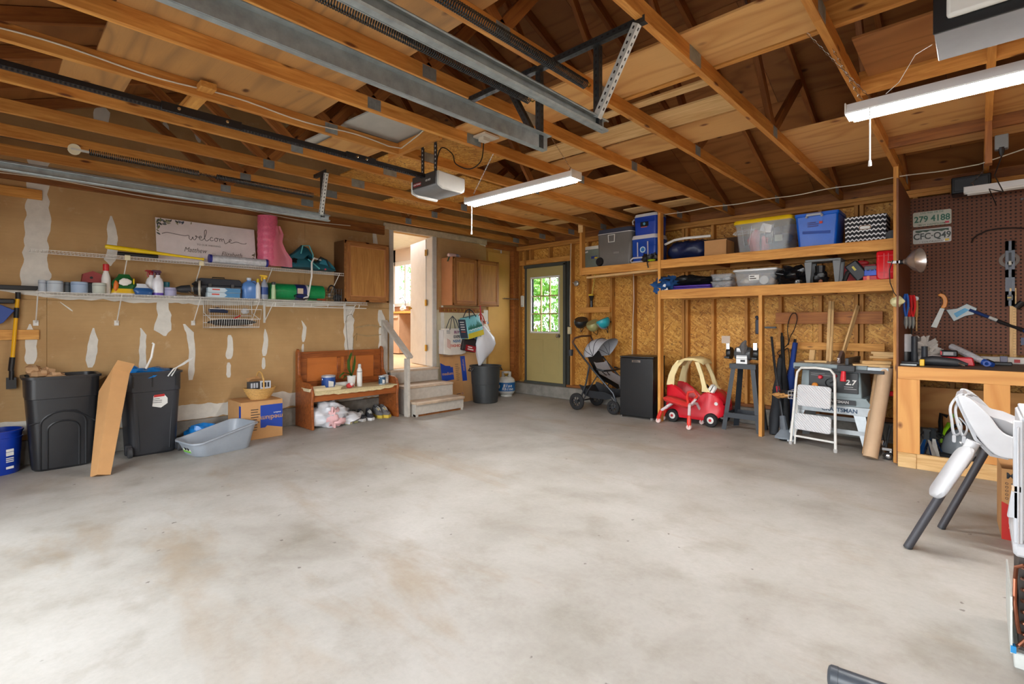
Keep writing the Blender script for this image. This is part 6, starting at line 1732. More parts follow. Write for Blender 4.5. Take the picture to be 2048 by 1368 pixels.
lines(T, FR(-.08, .0, H * .71), 3, .12, .02, pl(60, 60, 140), .009)
MB().b(.03, .06, .002, .006, H * .66, H * .73).build('red_print', pl(200, 60, 50), T)
MB().box((.0, .012, H * .42), (.26, .003, .03), (0, 4, 0)).build('tape_strip', pl(10, 70, 170), T)
T = thing('fabric_bin', 'black and white zigzag fabric bin on the upper shelf', 'bin', (SPX(1732), 6.10, ZB))
w = SPX(1777) - SPX(1693); d = .3; h = .27
t = NT('zigzag_print'); tc = t.nd('ShaderNodeTexCoord'); sp_ = t.nd('ShaderNodeSeparateXYZ'); t.l.new(tc.outputs['Object'], sp_.inputs[0])
u_ = t.math('ADD', sp_.outputs[0], sp_.outputs[1]); tri = t.math('PINGPONG', u_, .018)
zz = t.math('ADD', sp_.outputs[2], tri); fr_ = t.math('FRACT', t.math('MULTIPLY', zz, 22.0))
M_zig = t.end(t.ramp(fr_, (.0, rgb(30, 30, 36)), (.66, rgb(224, 224, 226)), interp='CONSTANT'), .8)
MB().loft([rbox(w * .97, d, 0, .01, 3, 0, d / 2), rbox(w, d, h, .01, 3, 0, d / 2), rbox(w - .01, d - .01, h, .01, 3, 0, d / 2), rbox(w * .95, d - .02, .01, .01, 3, 0, d / 2)]).build('body', M_zig, T)
MB().loft([[(x, y - .003, z) for x, z, _ in rbox(.105, .045, 0, .02, 5)] for y in (0, -.004)], M=Matrix.Translation((-.0, 0, h * .55))).build('grommet', M_chrome, T)
MB().loft([[(x, y - .004, z) for x, z, _ in rbox(.085, .028, 0, .013, 5)] for y in (0, -.005)], M=Matrix.Translation((-.0, 0, h * .55))).build('grommet_liner', M_white, T)
tag(MB().lathe([(.016, -.14), (.045, -.14), (.045, .14), (.016, .14)], 18, frame((SPX(1786, 6.2), 6.22, ZB + .046), (1, 0, 0), (0, -1, 0))).build('mat_roll', M_blk2), 'rolled dark grey mat right of the zigzag bin', 'roll')
# lower shelf
T = thing('jacket', 'blue and navy jacket hanging over the left shelf end', 'jacket', (SPX(1327, 6.05), 6.05, ZD))
MB().ell((0, .05, .08), (.13, .12, .095), 18, 12, jit=.8, seed=4).ell((-.05, -.01, .02), (.08, .04, .06), 12, 8, jit=.7, seed=2).build('cloth', pl(22, 78, 140, .8), T, ang=60)
MB().ell((.0, .02, .14), (.08, .07, .04), 14, 8, jit=.8, seed=6).build('navy_lining', pl(16, 24, 44, .8), T); MB().prism([(-.03, .0), (.06, -.02), (.03, .06), (-.01, .1)], .01, FR(.03, -.03, .0)).build('white_patch', M_white, T)
T = thing('dark_jacket', 'black jacket heaped on the purple mat', 'jacket', (SPX(1385, 6.2), 6.18, ZD + .06))
MB().ell((0, .1, .06), (.30, .16, .06), 22, 12, jit=.6, seed=8).ell((-.1, .05, .08), (.14, .1, .06), 14, 8, jit=.6, seed=1).build('cloth', M_black, T, ang=60)
T = thing('folding_table', 'flat purple folding mat on the lower shelf', 'mat', (SPX(1375, 6.1), 6.08, ZD))
w = SPX(1420) - SPX(1330)
for z in (0, .028): MB().b(-w / 2 + z, w / 2, 0, .4, z + .001, z + .026).build('layer', pl(70, 40, 150, .4), T, bevel=.006)
for k_, z in enumerate((0, .088)):
    T, w, H = tote_box('clear_box', ('upper' if k_ else 'lower') + ' of two small clear boxes stacked on the lower shelf', 1421, 1463, .085, .2, 6.10, ZD + z, M_clear, M_clear, lidh=.012, r=.015)
    MB().ell((.05, .1, .03), (.05, .06, .025), jit=.3).ell((-.06, .09, .025), (.04, .05, .022), jit=.3).build('contents', pl(160, 130, 120) if not k_ else pl(170, 172, 174), T)
T, w, H = tote_box('storage_bin', 'clear storage bin with white lid on the lower shelf', 1466, 1553, .205, .34, 6.08, ZD, M_clear, pl(226, 230, 232, .3), lidh=.02)
MB().ell((-.08, .1, .07), (.1, .08, .05), jit=.2).build('round_contents', pl(206, 200, 190), T); MB().lathe([(.05, 0), (.05, .1)], 18, FR(.09, .15, .07)).build('white_cup', pl(214, 212, 206), T); MB().ell((.16, .12, .06), (.05, .05, .04), jit=.3).build('tan_contents', pl(170, 130, 90), T)
MB().b(-.06, .05, .008, .012, .07, .13).build('paper_label', M_white, T); lines(T, FR(-.05, .005, .115), 2, .08, .025, M_ink, .012)
T = thing('plastic_sack', 'black plastic sack beside the clear lidded bin', 'bag', (SPX(1582, 6.2), 6.22, ZD))
MB().ell((0, 0, .10), (.17, .14, .105), 22, 14, jit=.5, seed=5).build('film', pl(18, 20, 24, .2), T, ang=60)
T = thing('step_stool', 'grey plastic step stool standing on the lower shelf', 'stool', (SPX(1645, 6.12), 6.12, ZD), rz=0)
M_gst = pl(116, 120, 122, .5)
sw_ = (SPX(1683) - SPX(1611)) / 2
MB().b(-sw_, sw_, 0, .24, .235, .26).build('top', M_gst, T, bevel=.006)
for x in (-sw_ + .03, sw_ - .04):
    for y in (.02, .22): MB().taper((x, y, 0), (.035, .02), (.075, .03), .235).build('leg', M_gst, T, bevel=.003)
T = thing('black_tool', 'dark tool with a copper fitting under the grey stool', 'tool', (SPX(1640, 6.25), 6.26, ZD))
MB().ell((0, .0, .07), (.07, .07, .07), 14, 10, jit=.5, seed=3).tube([(0, 0, .08), (.0, 0, .2)], [.04, .05], 10).build('housing', M_black, T); MB().ell((0.02, -.08, .025), (.022, .02, .02), 10, 8).build('copper_fitting', pl(150, 96, 70), T)
T = thing('tool_case', 'black tool case tilted against the red tray', 'case', (SPX(1712, 6.15), 6.16, ZD), rz=0)
MB().box((.0, .06, .115), (.12, .1, .20), (0, -35, 0)).build('shell', M_blk2, T, bevel=.012); MB().tube([(-.11, .03, .01), (-.08, .03, .1), (-.02, .04, .15)], .022, 8).build('hose', M_black, T); MB().box((-.02, .008, .14), (.02, .004, .05), (0, -35, 0)).build('yellow_mark', pl(206, 190, 60), T)
T = thing('red_tray', 'red tool rack lying behind the black tool case', 'tray', (SPX(1712, 6.4), 6.36, ZD + .0))
MB().b(-.16, .18, 0, .2, .0, .02).b(-.16, .18, .0, .02, .0, .19).b(-.16, .18, .02, .2, .17, .19).build('rack', pl(190, 40, 46, .5), T, bevel=.004); MB().ell((.05, .02, .21), (.07, .03, .03)).build('red_handle', pl(190, 40, 46, .5), T)
T = thing('blue_case', 'blue small parts case on the red flat case', 'case', (SPX(1742, 6.12), 6.12, ZD + .052))
w = SPX(1757) - SPX(1729)
MB().b(-w / 2, w / 2, 0, .1, 0, .055).build('shell', pl(20, 76, 196, .4), T, bevel=.004); MB().b(-w / 2, w / 2, .01, .1, .056, .10).build('grey_lid', pl(84, 84, 92, .5), T, bevel=.004)
for i in range(4): MB().b(-w / 2 + .01 + i * .035, -w / 2 + .022 + i * .035, -.004, 0, .035, .062).build('latch', pl(20, 76, 196, .4), T)
T = thing('flat_red_case', 'flat red case under the blue parts case', 'case', (SPX(1742, 6.1), 6.10, ZD)); MB().b(-w / 2 - .01, w / 2 + .01, 0, .12, 0, .05).build('shell', pl(206, 30, 36, .4), T, bevel=.005); MB().b(-w * .3, -w * .1, -.004, 0, .0, .05).build('clasp', pl(226, 120, 60), T)
T = thing('red_tool_case', 'tall bright red tool case standing at the shelf end', 'case', (SPX(1772, 6.06), 6.06, ZD))
MB().loft([[(x, y_, z + .145) for x, z, _ in rbox(.155 - q, .29 - q, 0, .03, 5)] for y_, q in ((-.0, .02), (.01, 0), (.09, 0), (.1, .02))]).build('shell', pl(226, 14, 30, .35), T, ang=40)
MB().b(-.02, -.012, -.004, .0, .02, .26).b(.015, .023, -.004, 0, .02, .26).b(-.065, .065, -.003, 0, .235, .24).b(-.065, .065, -.003, 0, .07, .075).build('moulded_ribs', pl(206, 10, 26, .35), T)
# clamp lamp on the right post
q = P(1815, 523, Y=5.68)
T = thing('clamp_lamp', 'aluminium clamp lamp on the right shelf post', 'lamp', (-.55, 5.69, q.z))
Mx = frame((.02, 0, 0), (0, 0, 1), (1, -.35, -.1))
MB().lathe([(.022, .04), (.026, .06), (.05, .085), (.085, .12), (.105, .165), (.108, .165), (.088, .118), (.05, .08), (.024, .055)], 28, Mx, caps=False).build('reflector', flat('spun_aluminium', rgb(206, 200, 196), .3, .85, .2, 30), T, ang=50)
MB().lathe([(.0, -.02), (.02, -.02), (.022, .04), (0, .04)], 14, Mx).build('socket', M_black, T); MB().lathe([(.02, .05), (.03, .08), (.03, .1), (0, .13)], 14, Mx).build('bulb', M_white, T)
MB().b(-.03, .03, -.03, .01, -.012, .012).tube([(-.06, 0, .01), (-.02, -.01, .0), (.02, 0, 0)], .01, 6).build('clamp', M_chrome, T)
tag(MB().tube([P(1786, 520, Y=5.66), P(1779, 540, Y=5.66), P(1780, 565, Y=5.66), P(1788, 585, Y=5.66), P(1796, 596, Y=5.68)], .004, 6).build('lamp_cord', M_cord), 'black cord of the clamp lamp hanging down the post', 'cord')
T = thing('bottle_opener', 'cream ceramic shell nailed to the right post', 'ornament', P(1794, 603, Y=5.70)); MB().ell((0, 0, 0), (.05, .025, .045), 14, 8, jit=.4, seed=2).build('body', flat('cream_glaze', rgb(206, 200, 150), .3), T)

# black fridge
T = thing('mini_fridge', 'black mini fridge standing left of the shelf post', 'fridge', (-3.362, 6.003, 0), 6.4)
MB().b(-.235, .235, .055, .44, .02, .83).build('cabinet', M_black, T, bevel=.006)
MB().b(-.235, .235, .0, .05, .025, .815).build('door', pl(20, 21, 24, .25), T, bevel=.008, seg=2)
MB().b(-.24, .24, .005, .44, .818, .835).build('top_cap', M_black, T, bevel=.003)
MB().b(-.06, .06, -.003, .0, .755, .785).build('name_plate', M_chrome, T)
lines(T, FR(-.045, -.0035, .775), 2, .09, .012, M_black, .006); MB().b(.2, .232, .0, .03, .0, .025).b(-.23, -.2, .0, .03, 0, .025).build('foot', M_chrome, T)

# stroller
T = thing('stroller', 'grey and black baby stroller beside the black fridge', 'stroller', (-4.03, 6.27, 0))
M_hea = flat('heather_grey_fabric', rgb(176, 178, 184), .85, 0, .2, 60); M_sil = flat('dark_tube', rgb(60, 64, 70), .35, .5, .1)


def wheel(T, c, r, w, tire, rim, ax=(0, -1, 0), spokes=8, hub=None, hr=.62):
    W_ = bpy.data.objects.new('wheel', None); COL.objects.link(W_); W_.parent = T; W_.matrix_basis = frame(c, (0, 0, 1), ax)
    MB().lathe([(r * hr, -w / 2), (r * .9, -w / 2), (r, -w / 4), (r, w / 4), (r * .9, w / 2), (r * hr, w / 2), (r * hr, -w / 2)], 28, caps=False).build('tire', tire, W_, ang=40)
    m = MB()
    if spokes:
        m.lathe([(r * hr * .9, -w / 3), (r * hr * 1.02, -w / 3), (r * hr * 1.02, w / 3), (r * hr * .9, w / 3), (r * hr * .9, -w / 3)], 24, caps=False).lathe([(0, -w / 2), (r * .2, -w / 2), (r * .2, w * .5), (0, w * .55)], 14)
        for i in range(spokes):
            a = 2 * math.pi * i / spokes
            m.box((r * hr * .5 * math.cos(a), r * hr * .5 * math.sin(a), w * .2), (r * hr * .85, r * .09, w * .2), (0, 0, math.degrees(a)))
    else: m.lathe([(0, -w * .45), (r * hr, -w * .45), (r * hr, w * .4), (r * hr * .7, w * .52), (0, w * .52)], 24)
    m.build('rim', rim, W_)
    if hub: MB().lathe([(0, w * .5), (r * .22, w * .5), (r * .2, w * .62), (0, w * .64)], 16).build('hub', hub, W_)
    return W_


for x, y, r in ((-.31, -.27, .125), (-.31, .25, .125), (.29, -.23, .10), (.29, .21, .10)): wheel(T, (x, y, r), r, .045, M_rub, M_blk2)
for y in (-.25, .25):
    MB().tube([(-.36, y, .95), (-.285, y, .86), (-.04, y, .61), (.30, y, .30), (.335, y * .95, .2), (.31, y * .9, .10)], .014, 8).build('side_tube', M_sil, T)
    MB().tube([(-.10, y, .66), (-.16, y, .4), (-.24, y, .2), (-.31, y, .125)], .013, 8).build('rear_leg', M_blk2, T)
    MB().tube([(.03, y, .52), (-.14, y, .28), (-.2, y, .16)], .009, 8).build('cross_strut', M_blk2, T)
    MB().tube([(.26, y * .9, .24), (.29, y * .9, .215), (.33, y * .9, .16), (.31, y * .9, .10)], .022, 8).build('caster_fork', M_blk2, T)
MB().tube([(-.36, -.25, .95), (-.40, -.25, 1.0), (-.385, -.22, 1.06), (-.33, -.12, 1.09), (-.33, .12, 1.09), (-.385, .22, 1.06), (-.36, .25, .95)], .015, 8).build('handlebar', pl(80, 52, 36, .6), T)
MB().lathe([(.03, 0), (.038, .09), (.042, .09), (.034, 0)], 16, Matrix.Translation((-.40, -.30, .80))).build('cup_holder', M_blk2, T)
rings = []
for i in range(9):
    a = R(-8 + i * 17); rr_ = .24
    cx, cz = -.06, .80
    ex, ez = cx - math.cos(a) * .25, cz + math.sin(a) * .26
    rings.append([(cx + (ex - cx) * math.cos(b) ** .5 if abs(math.cos(b)) > 1e-6 else cx, .22 * math.sin(b), cz + (ez - cz) * (max(0, math.cos(b)) ** .5)) for b in [R(q) for q in range(-90, 91, 15)]])
rings[-1] = [(x + .06, y, z + .06) for x, y, z in rings[-1]]
MB().loft(rings, caps=False, closed=False).build('canopy', M_hea, T, ang=60)
for i in (2, 4, 6):
    MB().tube([(x, y * 1.005, z + .003) for x, y, z in rings[i]], .004, 5).build('canopy_rib', M_blk2, T)
MB().loft([[(x, y, z) for y in (-.19, -.1, 0, .1, .19)] for x, z in ((-.22, .86), (-.10, .66), (.0, .50), (.08, .46), (.2, .42), (.33, .36))], caps=False, closed=False).build('seat_shell', M_black, T)
MB().loft([[(x, y, z + .02 * (abs(y) > .1)) for y in (-.17, -.1, 0, .1, .17)] for x, z in ((-.08, .70), (.02, .53), (.1, .50), (.2, .46), (.34, .40), (.36, .34))], caps=False, closed=False).build('seat_pad', M_hea, T)
for y in (-.07, .07): MB().tube([(-.12, y, .72), (-.02, y, .58), (.06, y * .5, .52)], .012, 6, flat=.4).build('harness_strap', M_black, T)
MB().tube([(.02, -.24, .62), (.12, -.22, .60), (.16, 0, .6), (.12, .22, .6), (.02, .24, .62)], .014, 8).build('bumper_bar', M_black, T)
MB().loft([[(x, y, z) for y, z in ((-.23, zt), (-.2, zb), (.2, zb), (.23, zt))] for x, zt, zb in ((-.30, .38, .34), (-.22, .36, .22), (-.1, .30, .19), (.15, .30, .19), (.26, .27, .22))], caps=False, closed=False).build('basket', M_blk2, T)
MB().tube([(-.31, -.22, .125), (-.31, .22, .125)], .01, 8).build('rear_axle', M_blk2, T)

# toy car
T = thing('toy_car', 'red ride-on toy car with a cream roof', 'toy car', (-2.655, 6.35, 0))
M_red2 = pl(214, 24, 44, .35); M_cream = pl(242, 226, 170, .45)
body = [(-.36, .16, .30, .16), (-.345, .08, .49, .185), (-.27, .08, .50, .20), (-.16, .07, .43, .205), (-.04, .07, .33, .205), (.06, .07, .31, .205), (.12, .07, .40, .205), (.20, .08, .44, .20), (.30, .10, .40, .185), (.365, .14, .32, .15), (.38, .18, .26, .12)]
MB().loft([[(x, -w_, z0 + .03), (x, -w_ * 1.06, z0), (x, -w_ * 1.12, z0 + .04), (x, -w_, z0 + .10), (x, -w_, z1 - .02), (x, -w_ + .03, z1), (x, -w_ + .05, z1 - .02), (x, -w_ + .05, (z0 + .06)), (x, w_ - .05, (z0 + .06)), (x, w_ - .05, z1 - .02), (x, w_ - .03, z1), (x, w_, z1 - .02), (x, w_, z0 + .10), (x, w_ * 1.12, z0 + .04), (x, w_ * 1.06, z0), (x, w_, z0 + .03)] for x, z0, z1, w_ in body]).build('body', M_red2, T, ang=50)
MB().loft([[(x, -w_ + .045, z1 - .04), (x, -w_ * .6, z1 + .005), (x, 0, z1 + .015), (x, w_ * .6, z1 + .005), (x, w_ - .045, z1 - .04)] for x, z0, z1, w_ in body[6:]], caps=False, closed=False).build('hood', M_red2, T, ang=50)
MB().loft([[(x, y, z) for x, z, _ in [(p[0], p[1], 0) for p in rbox(.17, .06, 0, .02, 3)]] for y in (-.14, .14)], M=Matrix.Translation((-.14, 0, .25))).build('seat', pl(150, 16, 30), T)
for s in (-1, 1):
    y = s * .19; yt = s * .15
    MB().loft([[(cx + dx, yy + s * dy, cz) for dx, dy in ((-wd, 0), (wd, 0), (wd * .9, -.03), (-wd * .9, -.03))] for cx, cz, wd, yy in ((-.30, .47, .055, y), (-.28, .6, .045, y), (-.235, .72, .045, (y + yt) / 2), (-.17, .80, .05, yt))]).build('rear_pillar', M_cream, T, bevel=.004)
    MB().loft([[(cx + dx, yy + s * dy, cz) for dx, dy in ((-wd, 0), (wd, 0), (wd * .9, -.03), (-wd * .9, -.03))] for cx, cz, wd, yy in ((.175, .42, .06, y), (.15, .48, .03, y), (.11, .62, .027, (y * .6 + yt * .4)), (.04, .79, .03, yt))]).build('front_pillar', M_cream, T, bevel=.004)
MB().loft([[(x, -w_, z - .035), (x, -w_ * .9, z - .005), (x, 0, z + .01), (x, w_ * .9, z - .005), (x, w_, z - .035), (x, w_ * .8, z - .03), (x, 0, z - .02), (x, -w_ * .8, z - .03)] for x, z, w_ in ((-.25, .74, .14), (-.20, .80, .17), (-.12, .835, .18), (.0, .845, .18), (.08, .825, .17), (.12, .79, .14))]).build('roof', M_cream, T, ang=50)
for x, y in ((-.25, -.21), (.245, -.21), (-.25, .19), (.245, .19)): wheel(T, (x, y, .085), .085, .06, M_rub, M_white, spokes=0, hub=pl(206, 40, 50), hr=.5)
MB().loft([[(x, y, z) for x, z, _ in rbox(.09 - q, .13 - q, 0, .04, 5)] for y, q in ((-.0, .02), (.03, .0), (.05, .02))], M=Matrix.Translation((.235, -.175, .46)) @ Euler((0, R(30), 0)).to_matrix().to_4x4()).build('eye_lamp', M_white, T)
MB().lathe([(0, 0), (.022, 0), (.022, .006)], 14, FR(.30, -.19, .29)).build('headlight', pl(226, 226, 226), T)
MB().lathe([(0, 0), (.025, 0), (.025, .006)], 14, FR(-.345, -.165, .30)).build('tail_lamp', pl(230, 170, 170), T)
MB().tube([(.10 + .0, .09 * math.cos(a), .40 + .09 * math.sin(a)) for a in [2 * math.pi * i / 16 for i in range(16)]], .012, 6, closed=True).tube([(.1, 0, .4), (.18, 0, .34)], .012, 6).build('steering_wheel', M_black, T)
# ride-on walker
g = [G(1317, 846), G(1378, 860), G(1404, 849), G(1326, 841)]
hb_ = P(1385, 815, Y=6.0)
T = thing('baby_walker', 'red and white three-legged toy walker before the red car', 'toy', (hb_.x, 5.93, 0))
o_ = Vector((hb_.x, 5.93, 0)); hub = Vector((0, 0, .27))
for i, e in enumerate(g):
    f = e - o_; f.z = 0
    mid = f * .55 + Vector((0, 0, .28)); k1 = f * .9 + Vector((0, 0, .17)); k2 = f * 1.0 + Vector((0, 0, .075))
    MB().tube([hub, f * .3 + Vector((0, 0, .29)), mid, k1], .018, 8).build('white_leg', pl(222, 206, 210, .4), T)
    MB().tube([k1, k1.lerp(k2, .5), k2, Vector((f.x, f.y, .03))], [.021, .026, .026, .02], 8).build('red_knuckle', pl(224, 56, 44, .4), T)
    MB().lathe([(0, -.02), (.028, -.02), (.034, 0), (.028, .02), (0, .02)], 16, frame((f.x, f.y, .034), (0, 0, 1), (0, -1, 0))).build('caster', pl(226, 200, 196), T)
MB().tube([hub + Vector((-.02, 0, -.0)), (-.03, -.02, .38), (-.01, -.03, .44), (.06, -.02, .45), (.09, 0, .40), (.02, 0, .3), hub], .017, 8).build('handle', pl(224, 56, 44, .4), T)
MB().tube([hub, (.08, -.02, .36)], .016, 8).build('white_stem', pl(222, 206, 210, .4), T)
MB().loft([rbox(.34, .16, 0, .06, 5), rbox(.38, .2, .03, .08, 5), rbox(.3, .14, .06, .06, 5)], M=Matrix.Translation((-.17, .02, .27)) @ Euler((0, R(12), 0)).to_matrix().to_4x4()).build('seat', pl(226, 60, 60, .35), T, ang=60)

# grinder on its stand
T = thing('grinder_stand', 'dark steel stand under the bench grinder', 'stand', (-2.02, 6.27, 0))
M_st = pl(46, 52, 60, .4)
for x0, y0, x1, y1 in ((-.25, -.16, -.15, -.11), (.19, -.14, .11, -.11), (-.22, .2, -.13, .1), (.17, .2, .1, .1)):
    sx, sy = (1 if x0 < 0 else -1), (1 if y0 < 0 else -1)
    MB().add([(x0, y0, 0), (x0 + .05 * sx, y0, 0), (x0 + .05 * sx, y0 + .004 * sy, 0), (x0, y0 + .05 * sy, 0), (x1, y1, .79), (x1 + .05 * sx, y1, .79), (x1 + .05 * sx, y1 + .004 * sy, .79), (x1, y1 + .05 * sy, .79)], [(0, 1, 5, 4), (1, 2, 6, 5), (2, 3, 7, 6), (3, 0, 4, 7), (4, 5, 6, 7), (0, 3, 2, 1)]).build('leg', M_st, T)
MB().b(-.17, .13, -.13, .12, .785, .80).b(-.17, .13, -.133, -.13, .74, .79).build('top_plate', M_st, T, bevel=.002)
for a in ((-.22, .17, -.152, -.148), (-.2, .15, .15, .154)): MB().b(a[0], a[1], a[2], a[3], .15, .21).build('brace', M_st, T)
MB().b(-.21, -.206, -.15, .15, .17, .21).b(.155, .159, -.15, .15, .17, .21).build('brace', M_st, T)
T = thing('bench_grinder', 'silver and black bench grinder on the dark stand', 'grinder', (-2.02, 6.22, .80))
MB().lathe([(.0, -.09), (.07, -.09), (.08, -.07), (.08, .07), (.07, .09), (0, .09)], 24, frame((-.03, 0, .12), (0, 0, 1), (1, 0, 0))).build('motor', pl(72, 76, 80, .4), T)
MB().taper((-.03, -.03, 0), (.13, .1), (.12, .09), .19).build('silver_front', flat('silver_plate', rgb(206, 206, 206), .35, .4, .1), T, bevel=.004)
for z in (.06, .09, .15): MB().b(-.09, .03, -.085, -.078, z, z + .004).build('panel_groove', M_blk2, T)
MB().b(-.04, .01, -.087, -.078, .025, .05).build('switch', M_black, T)
for x in (-.19, .12):
    MB().lathe([(0, -.02), (.07, -.025), (.075, 0), (.07, .025), (0, .02)], 20, frame((x, .0, .12), (0, 0, 1), (1, 0, 0))).build('wheel_guard', M_black, T)
    MB().b(x - .03, x + .03, -.11, -.06, .06, .085).build('tool_rest', M_black, T, bevel=.003); MB().b(x - .02, x + .02, -.075, -.06, .17, .25).build('shield_bracket', M_chrome, T)
MB().b(-.26, -.16, -.085, -.082, .24, .33).build('eye_shield', NT('eye_shield_plastic').end(rgb(200, 190, 180), .2, Alpha=.5), T)
MB().tube([(.02, -.08, .28), (.0, -.09, .24), (.0, -.1, .2), (0, -.1, .12)], [.01, .03, .05, .02], 8).build('grey_cloth', pl(96, 96, 98, .9), T)
T = thing('bar_clamp', 'dark blue bar clamp hung on the stud behind the grinder', 'clamp', P(1517, 655, Y=6.5))
MB().b(-.03, .03, -.03, .03, -.08, .1).tube([(0, 0, .1), (-.03, 0, .14)], .02, 8).build('body', pl(34, 44, 66, .5), T, bevel=.008); MB().b(.0, .2, -.012, .012, -.01, .012).build('bar', M_black, T)

# poles, folded chairs and trimmer behind the second post
def bundle(label, base, top, r, col, name='folded_chair', cat='chair', cap=None):
    b_, t_ = Vector(base), Vector(top); T = thing(name, label, cat, b_); a = t_ - b_
    rings = []
    u = a.normalized().cross(Vector((0, 1, 0))).normalized(); v = a.normalized().cross(u)
    for i in range(11):
        q = i / 10; rr_ = r * (.5 + .5 * math.sin(math.pi * min(1, q * 1.2 + .12)))
        rings.append([tuple(a * q + u * rr_ * math.cos(k) * (1 + .2 * math.sin(3 * k + i)) + v * rr_ * math.sin(k)) for k in [2 * math.pi * j / 12 for j in range(12)]])
    MB().loft(rings).build('fabric', pl(*col, .8), T, ang=60)
    MB().tube([tuple(-a * .02), tuple(a * 1.04)], r * .3, 6).build('frame_tube', M_black, T)
    if cap: MB().ell(tuple(a * 1.05), (r * .8,) * 3, 10, 6).build('cap', pl(*cap), T)
    return T


bundle('folded blue camp chair leaning behind the second post', (-1.66, 6.45, 0), (-1.60, 6.62, 1.05), .055, (28, 62, 140))
bundle('dark grey folded camp chair leaning nearest the second post', (-1.72, 6.22, 0), (-1.74, 6.55, .86), .06, (50, 54, 60))
bundle('folded black umbrella leaning behind the camp chairs', (-1.60, 6.3, 0), (-1.75, 6.66, 1.12), .04, (30, 32, 36), 'umbrella', 'umbrella')
T = thing('string_trimmer', 'grey and black string trimmer standing head down by the second post', 'trimmer', (-1.56, 6.02, 0))
MB().tube([(0, .0, .12), (-.16, .25, .75), (-.24, .40, 1.12)], .014, 8).build('shaft', M_sil, T); MB().lathe([(.05, 0), (.06, .03), (.03, .06)], 16).build('line_head', M_black, T)
MB().loft([[(r * math.cos(a), r * math.sin(a), z) for r, z in ((.06, .07), (.13, .03), (.13, .05), (.05, .12))] for a in [R(q) for q in range(-120, 80, 20)]]).build('guard', pl(120, 130, 140, .5), T); MB().tube([(-.0, 0, .1), (-.03, .05, .25)], [.045, .03], 10).build('motor_housing', pl(90, 98, 108), T)
MB().tube([(-.10, .16, .5), (-.115, .18, .56)], .02, 8).build('red_band', pl(190, 40, 60), T)
T = thing('dog_lead', 'black cord looped over the wall boards', 'cord', (0, 0, 0))
pts = [P(a, b, Y=6.70) for a, b in curve( ((1576, 745), (1579, 725), (1577, 700), (1573, 697), (1560, 710), (1555, 705), (1566, 697), (1577, 685), (1575, 660), (1578, 640), (1585, 627), (1592, 628), (1594, 640), (1588, 660), (1580, 675), (1577, 690)), 4)]
MB().tube(pts, .005, 6).build('cord', M_cord, T); MB().box(pts[0], (.02, .02, .05)).build('plug', M_cord, T, bevel=.004)
T = thing('glove_basket', 'small wire basket with tan gloves beside the table saw', 'basket', (-1.50, 6.10, .46))
m = MB()
for z in (0, .04, .08):
    m.tube([(-.02, -.08, z), (.17, -.08, z), (.17, .08, z), (-.02, .08, z)], .003, 4, closed=True)
for i in range(7): m.tube([(-.02 + i * .03, -.08, .08), (-.02 + i * .03, -.08, 0), (-.02 + i * .03, .08, 0), (-.02 + i * .03, .08, .08)], .002, 4)
m.build('basket_wires', M_wire, T)['kind'] = 'stuff'
MB().ell((-.1, -.02, .02), (.08, .05, .03), jit=.7, seed=4).build('tan_glove', pl(190, 140, 80, .8), T); MB().ell((-.05, 0, .06), (.07, .05, .02), jit=.7, seed=1).build('dark_glove', M_blk2, T); MB().ell((.12, -.02, .06), (.03, .03, .05)).build('red_spool', pl(206, 40, 40), T)

# lumber leaning on the wall and stacked on the saw
def stick(label, a, b, w=.03, h=.04, mat=M_pine, name='wood_strip'):
    return tag(lumber(name, a, b, w, h, mat), label, 'board')


def WP(px, py_, Y): return P(px, py_, Y=Y)


stick('tall pale strip leaning on the osb, leftmost of the leaning strips', WP(1655, 728, 6.45), WP(1660, 603, 6.70))
stick('second tall pale strip just right of the leftmost one', WP(1662, 728, 6.44), WP(1666, 604, 6.71), .025)
stick('shorter pale strip before the two tall ones', WP(1660, 726, 6.40), WP(1665, 634, 6.68), .02)
stick('long pale strip leaning right above the saw fence', WP(1676, 740, 6.42), WP(1716, 611, 6.70), .02, .045)
stick('short pale block standing behind the saw table', WP(1624, 722, 6.5), WP(1626, 700, 6.52), .06, .03)

# table saw
T = thing('table_saw', 'grey table saw with red knobs on a flared steel stand', 'table saw', (-1.10, 5.97, 0), -3)
M_sg = flat('saw_grey', rgb(128, 142, 146), .45, .1, .12, 10); M_cast = flat('cast_iron', rgb(166, 172, 176), .4, .5, .15, 20)
MB().b(-.36, .30, .0, .56, .815, .86).build('table_top', M_cast, T, bevel=.004)
MB().b(-.36, .30, -.012, .0, .80, .855).build('front_edge', M_sg, T, bevel=.003)
for x in (-.18, -.02, .12): MB().b(x, x + .018, .0, .56, .858, .8615).build('mitre_slot', M_blk2, T)
MB().b(.30, .47, -.01, .50, .81, .85).build('extension_wing', M_cast, T, bevel=.003)
MB().b(-.34, .44, -.045, -.02, .79, .82).build('fence_rail', M_blk2, T, bevel=.002)
MB().taper((-.03, .26, .52), (.56, .44), (.52, .42), .285).build('cabinet', M_sg, T, bevel=.008)
MB().b(-.22, .22, .025, .035, .57, .78).build('control_panel', M_black, T, bevel=.003)
for x, z, r, cl in ((-.11, .72, .022, (206, 30, 50)), (-.16, .63, .028, (226, 140, 40)), (.02, .74, .018, (200, 30, 50))): MB().lathe([(0, 0), (r, 0), (r, .02), (r * .7, .03), (0, .03)], 14, FR(x, .024, z)).build('knob', pl(*cl), T)
MB().lathe([(.045, 0), (.055, .005), (.055, .02), (.045, .02), (.04, .005)], 22, FR(-.02, .022, .665), caps=False).tube([(-.02, .0, .665), (.02, -.0, .70)], .008, 6).build('hand_wheel', M_blk2, T)
text('2.7', .07, M_white, T, FR(.155, .021, .68), bold=.002, shear=.15); lines(T, FR(.10, .022, .635), 2, .12, .02, pl(180, 180, 180), .005)
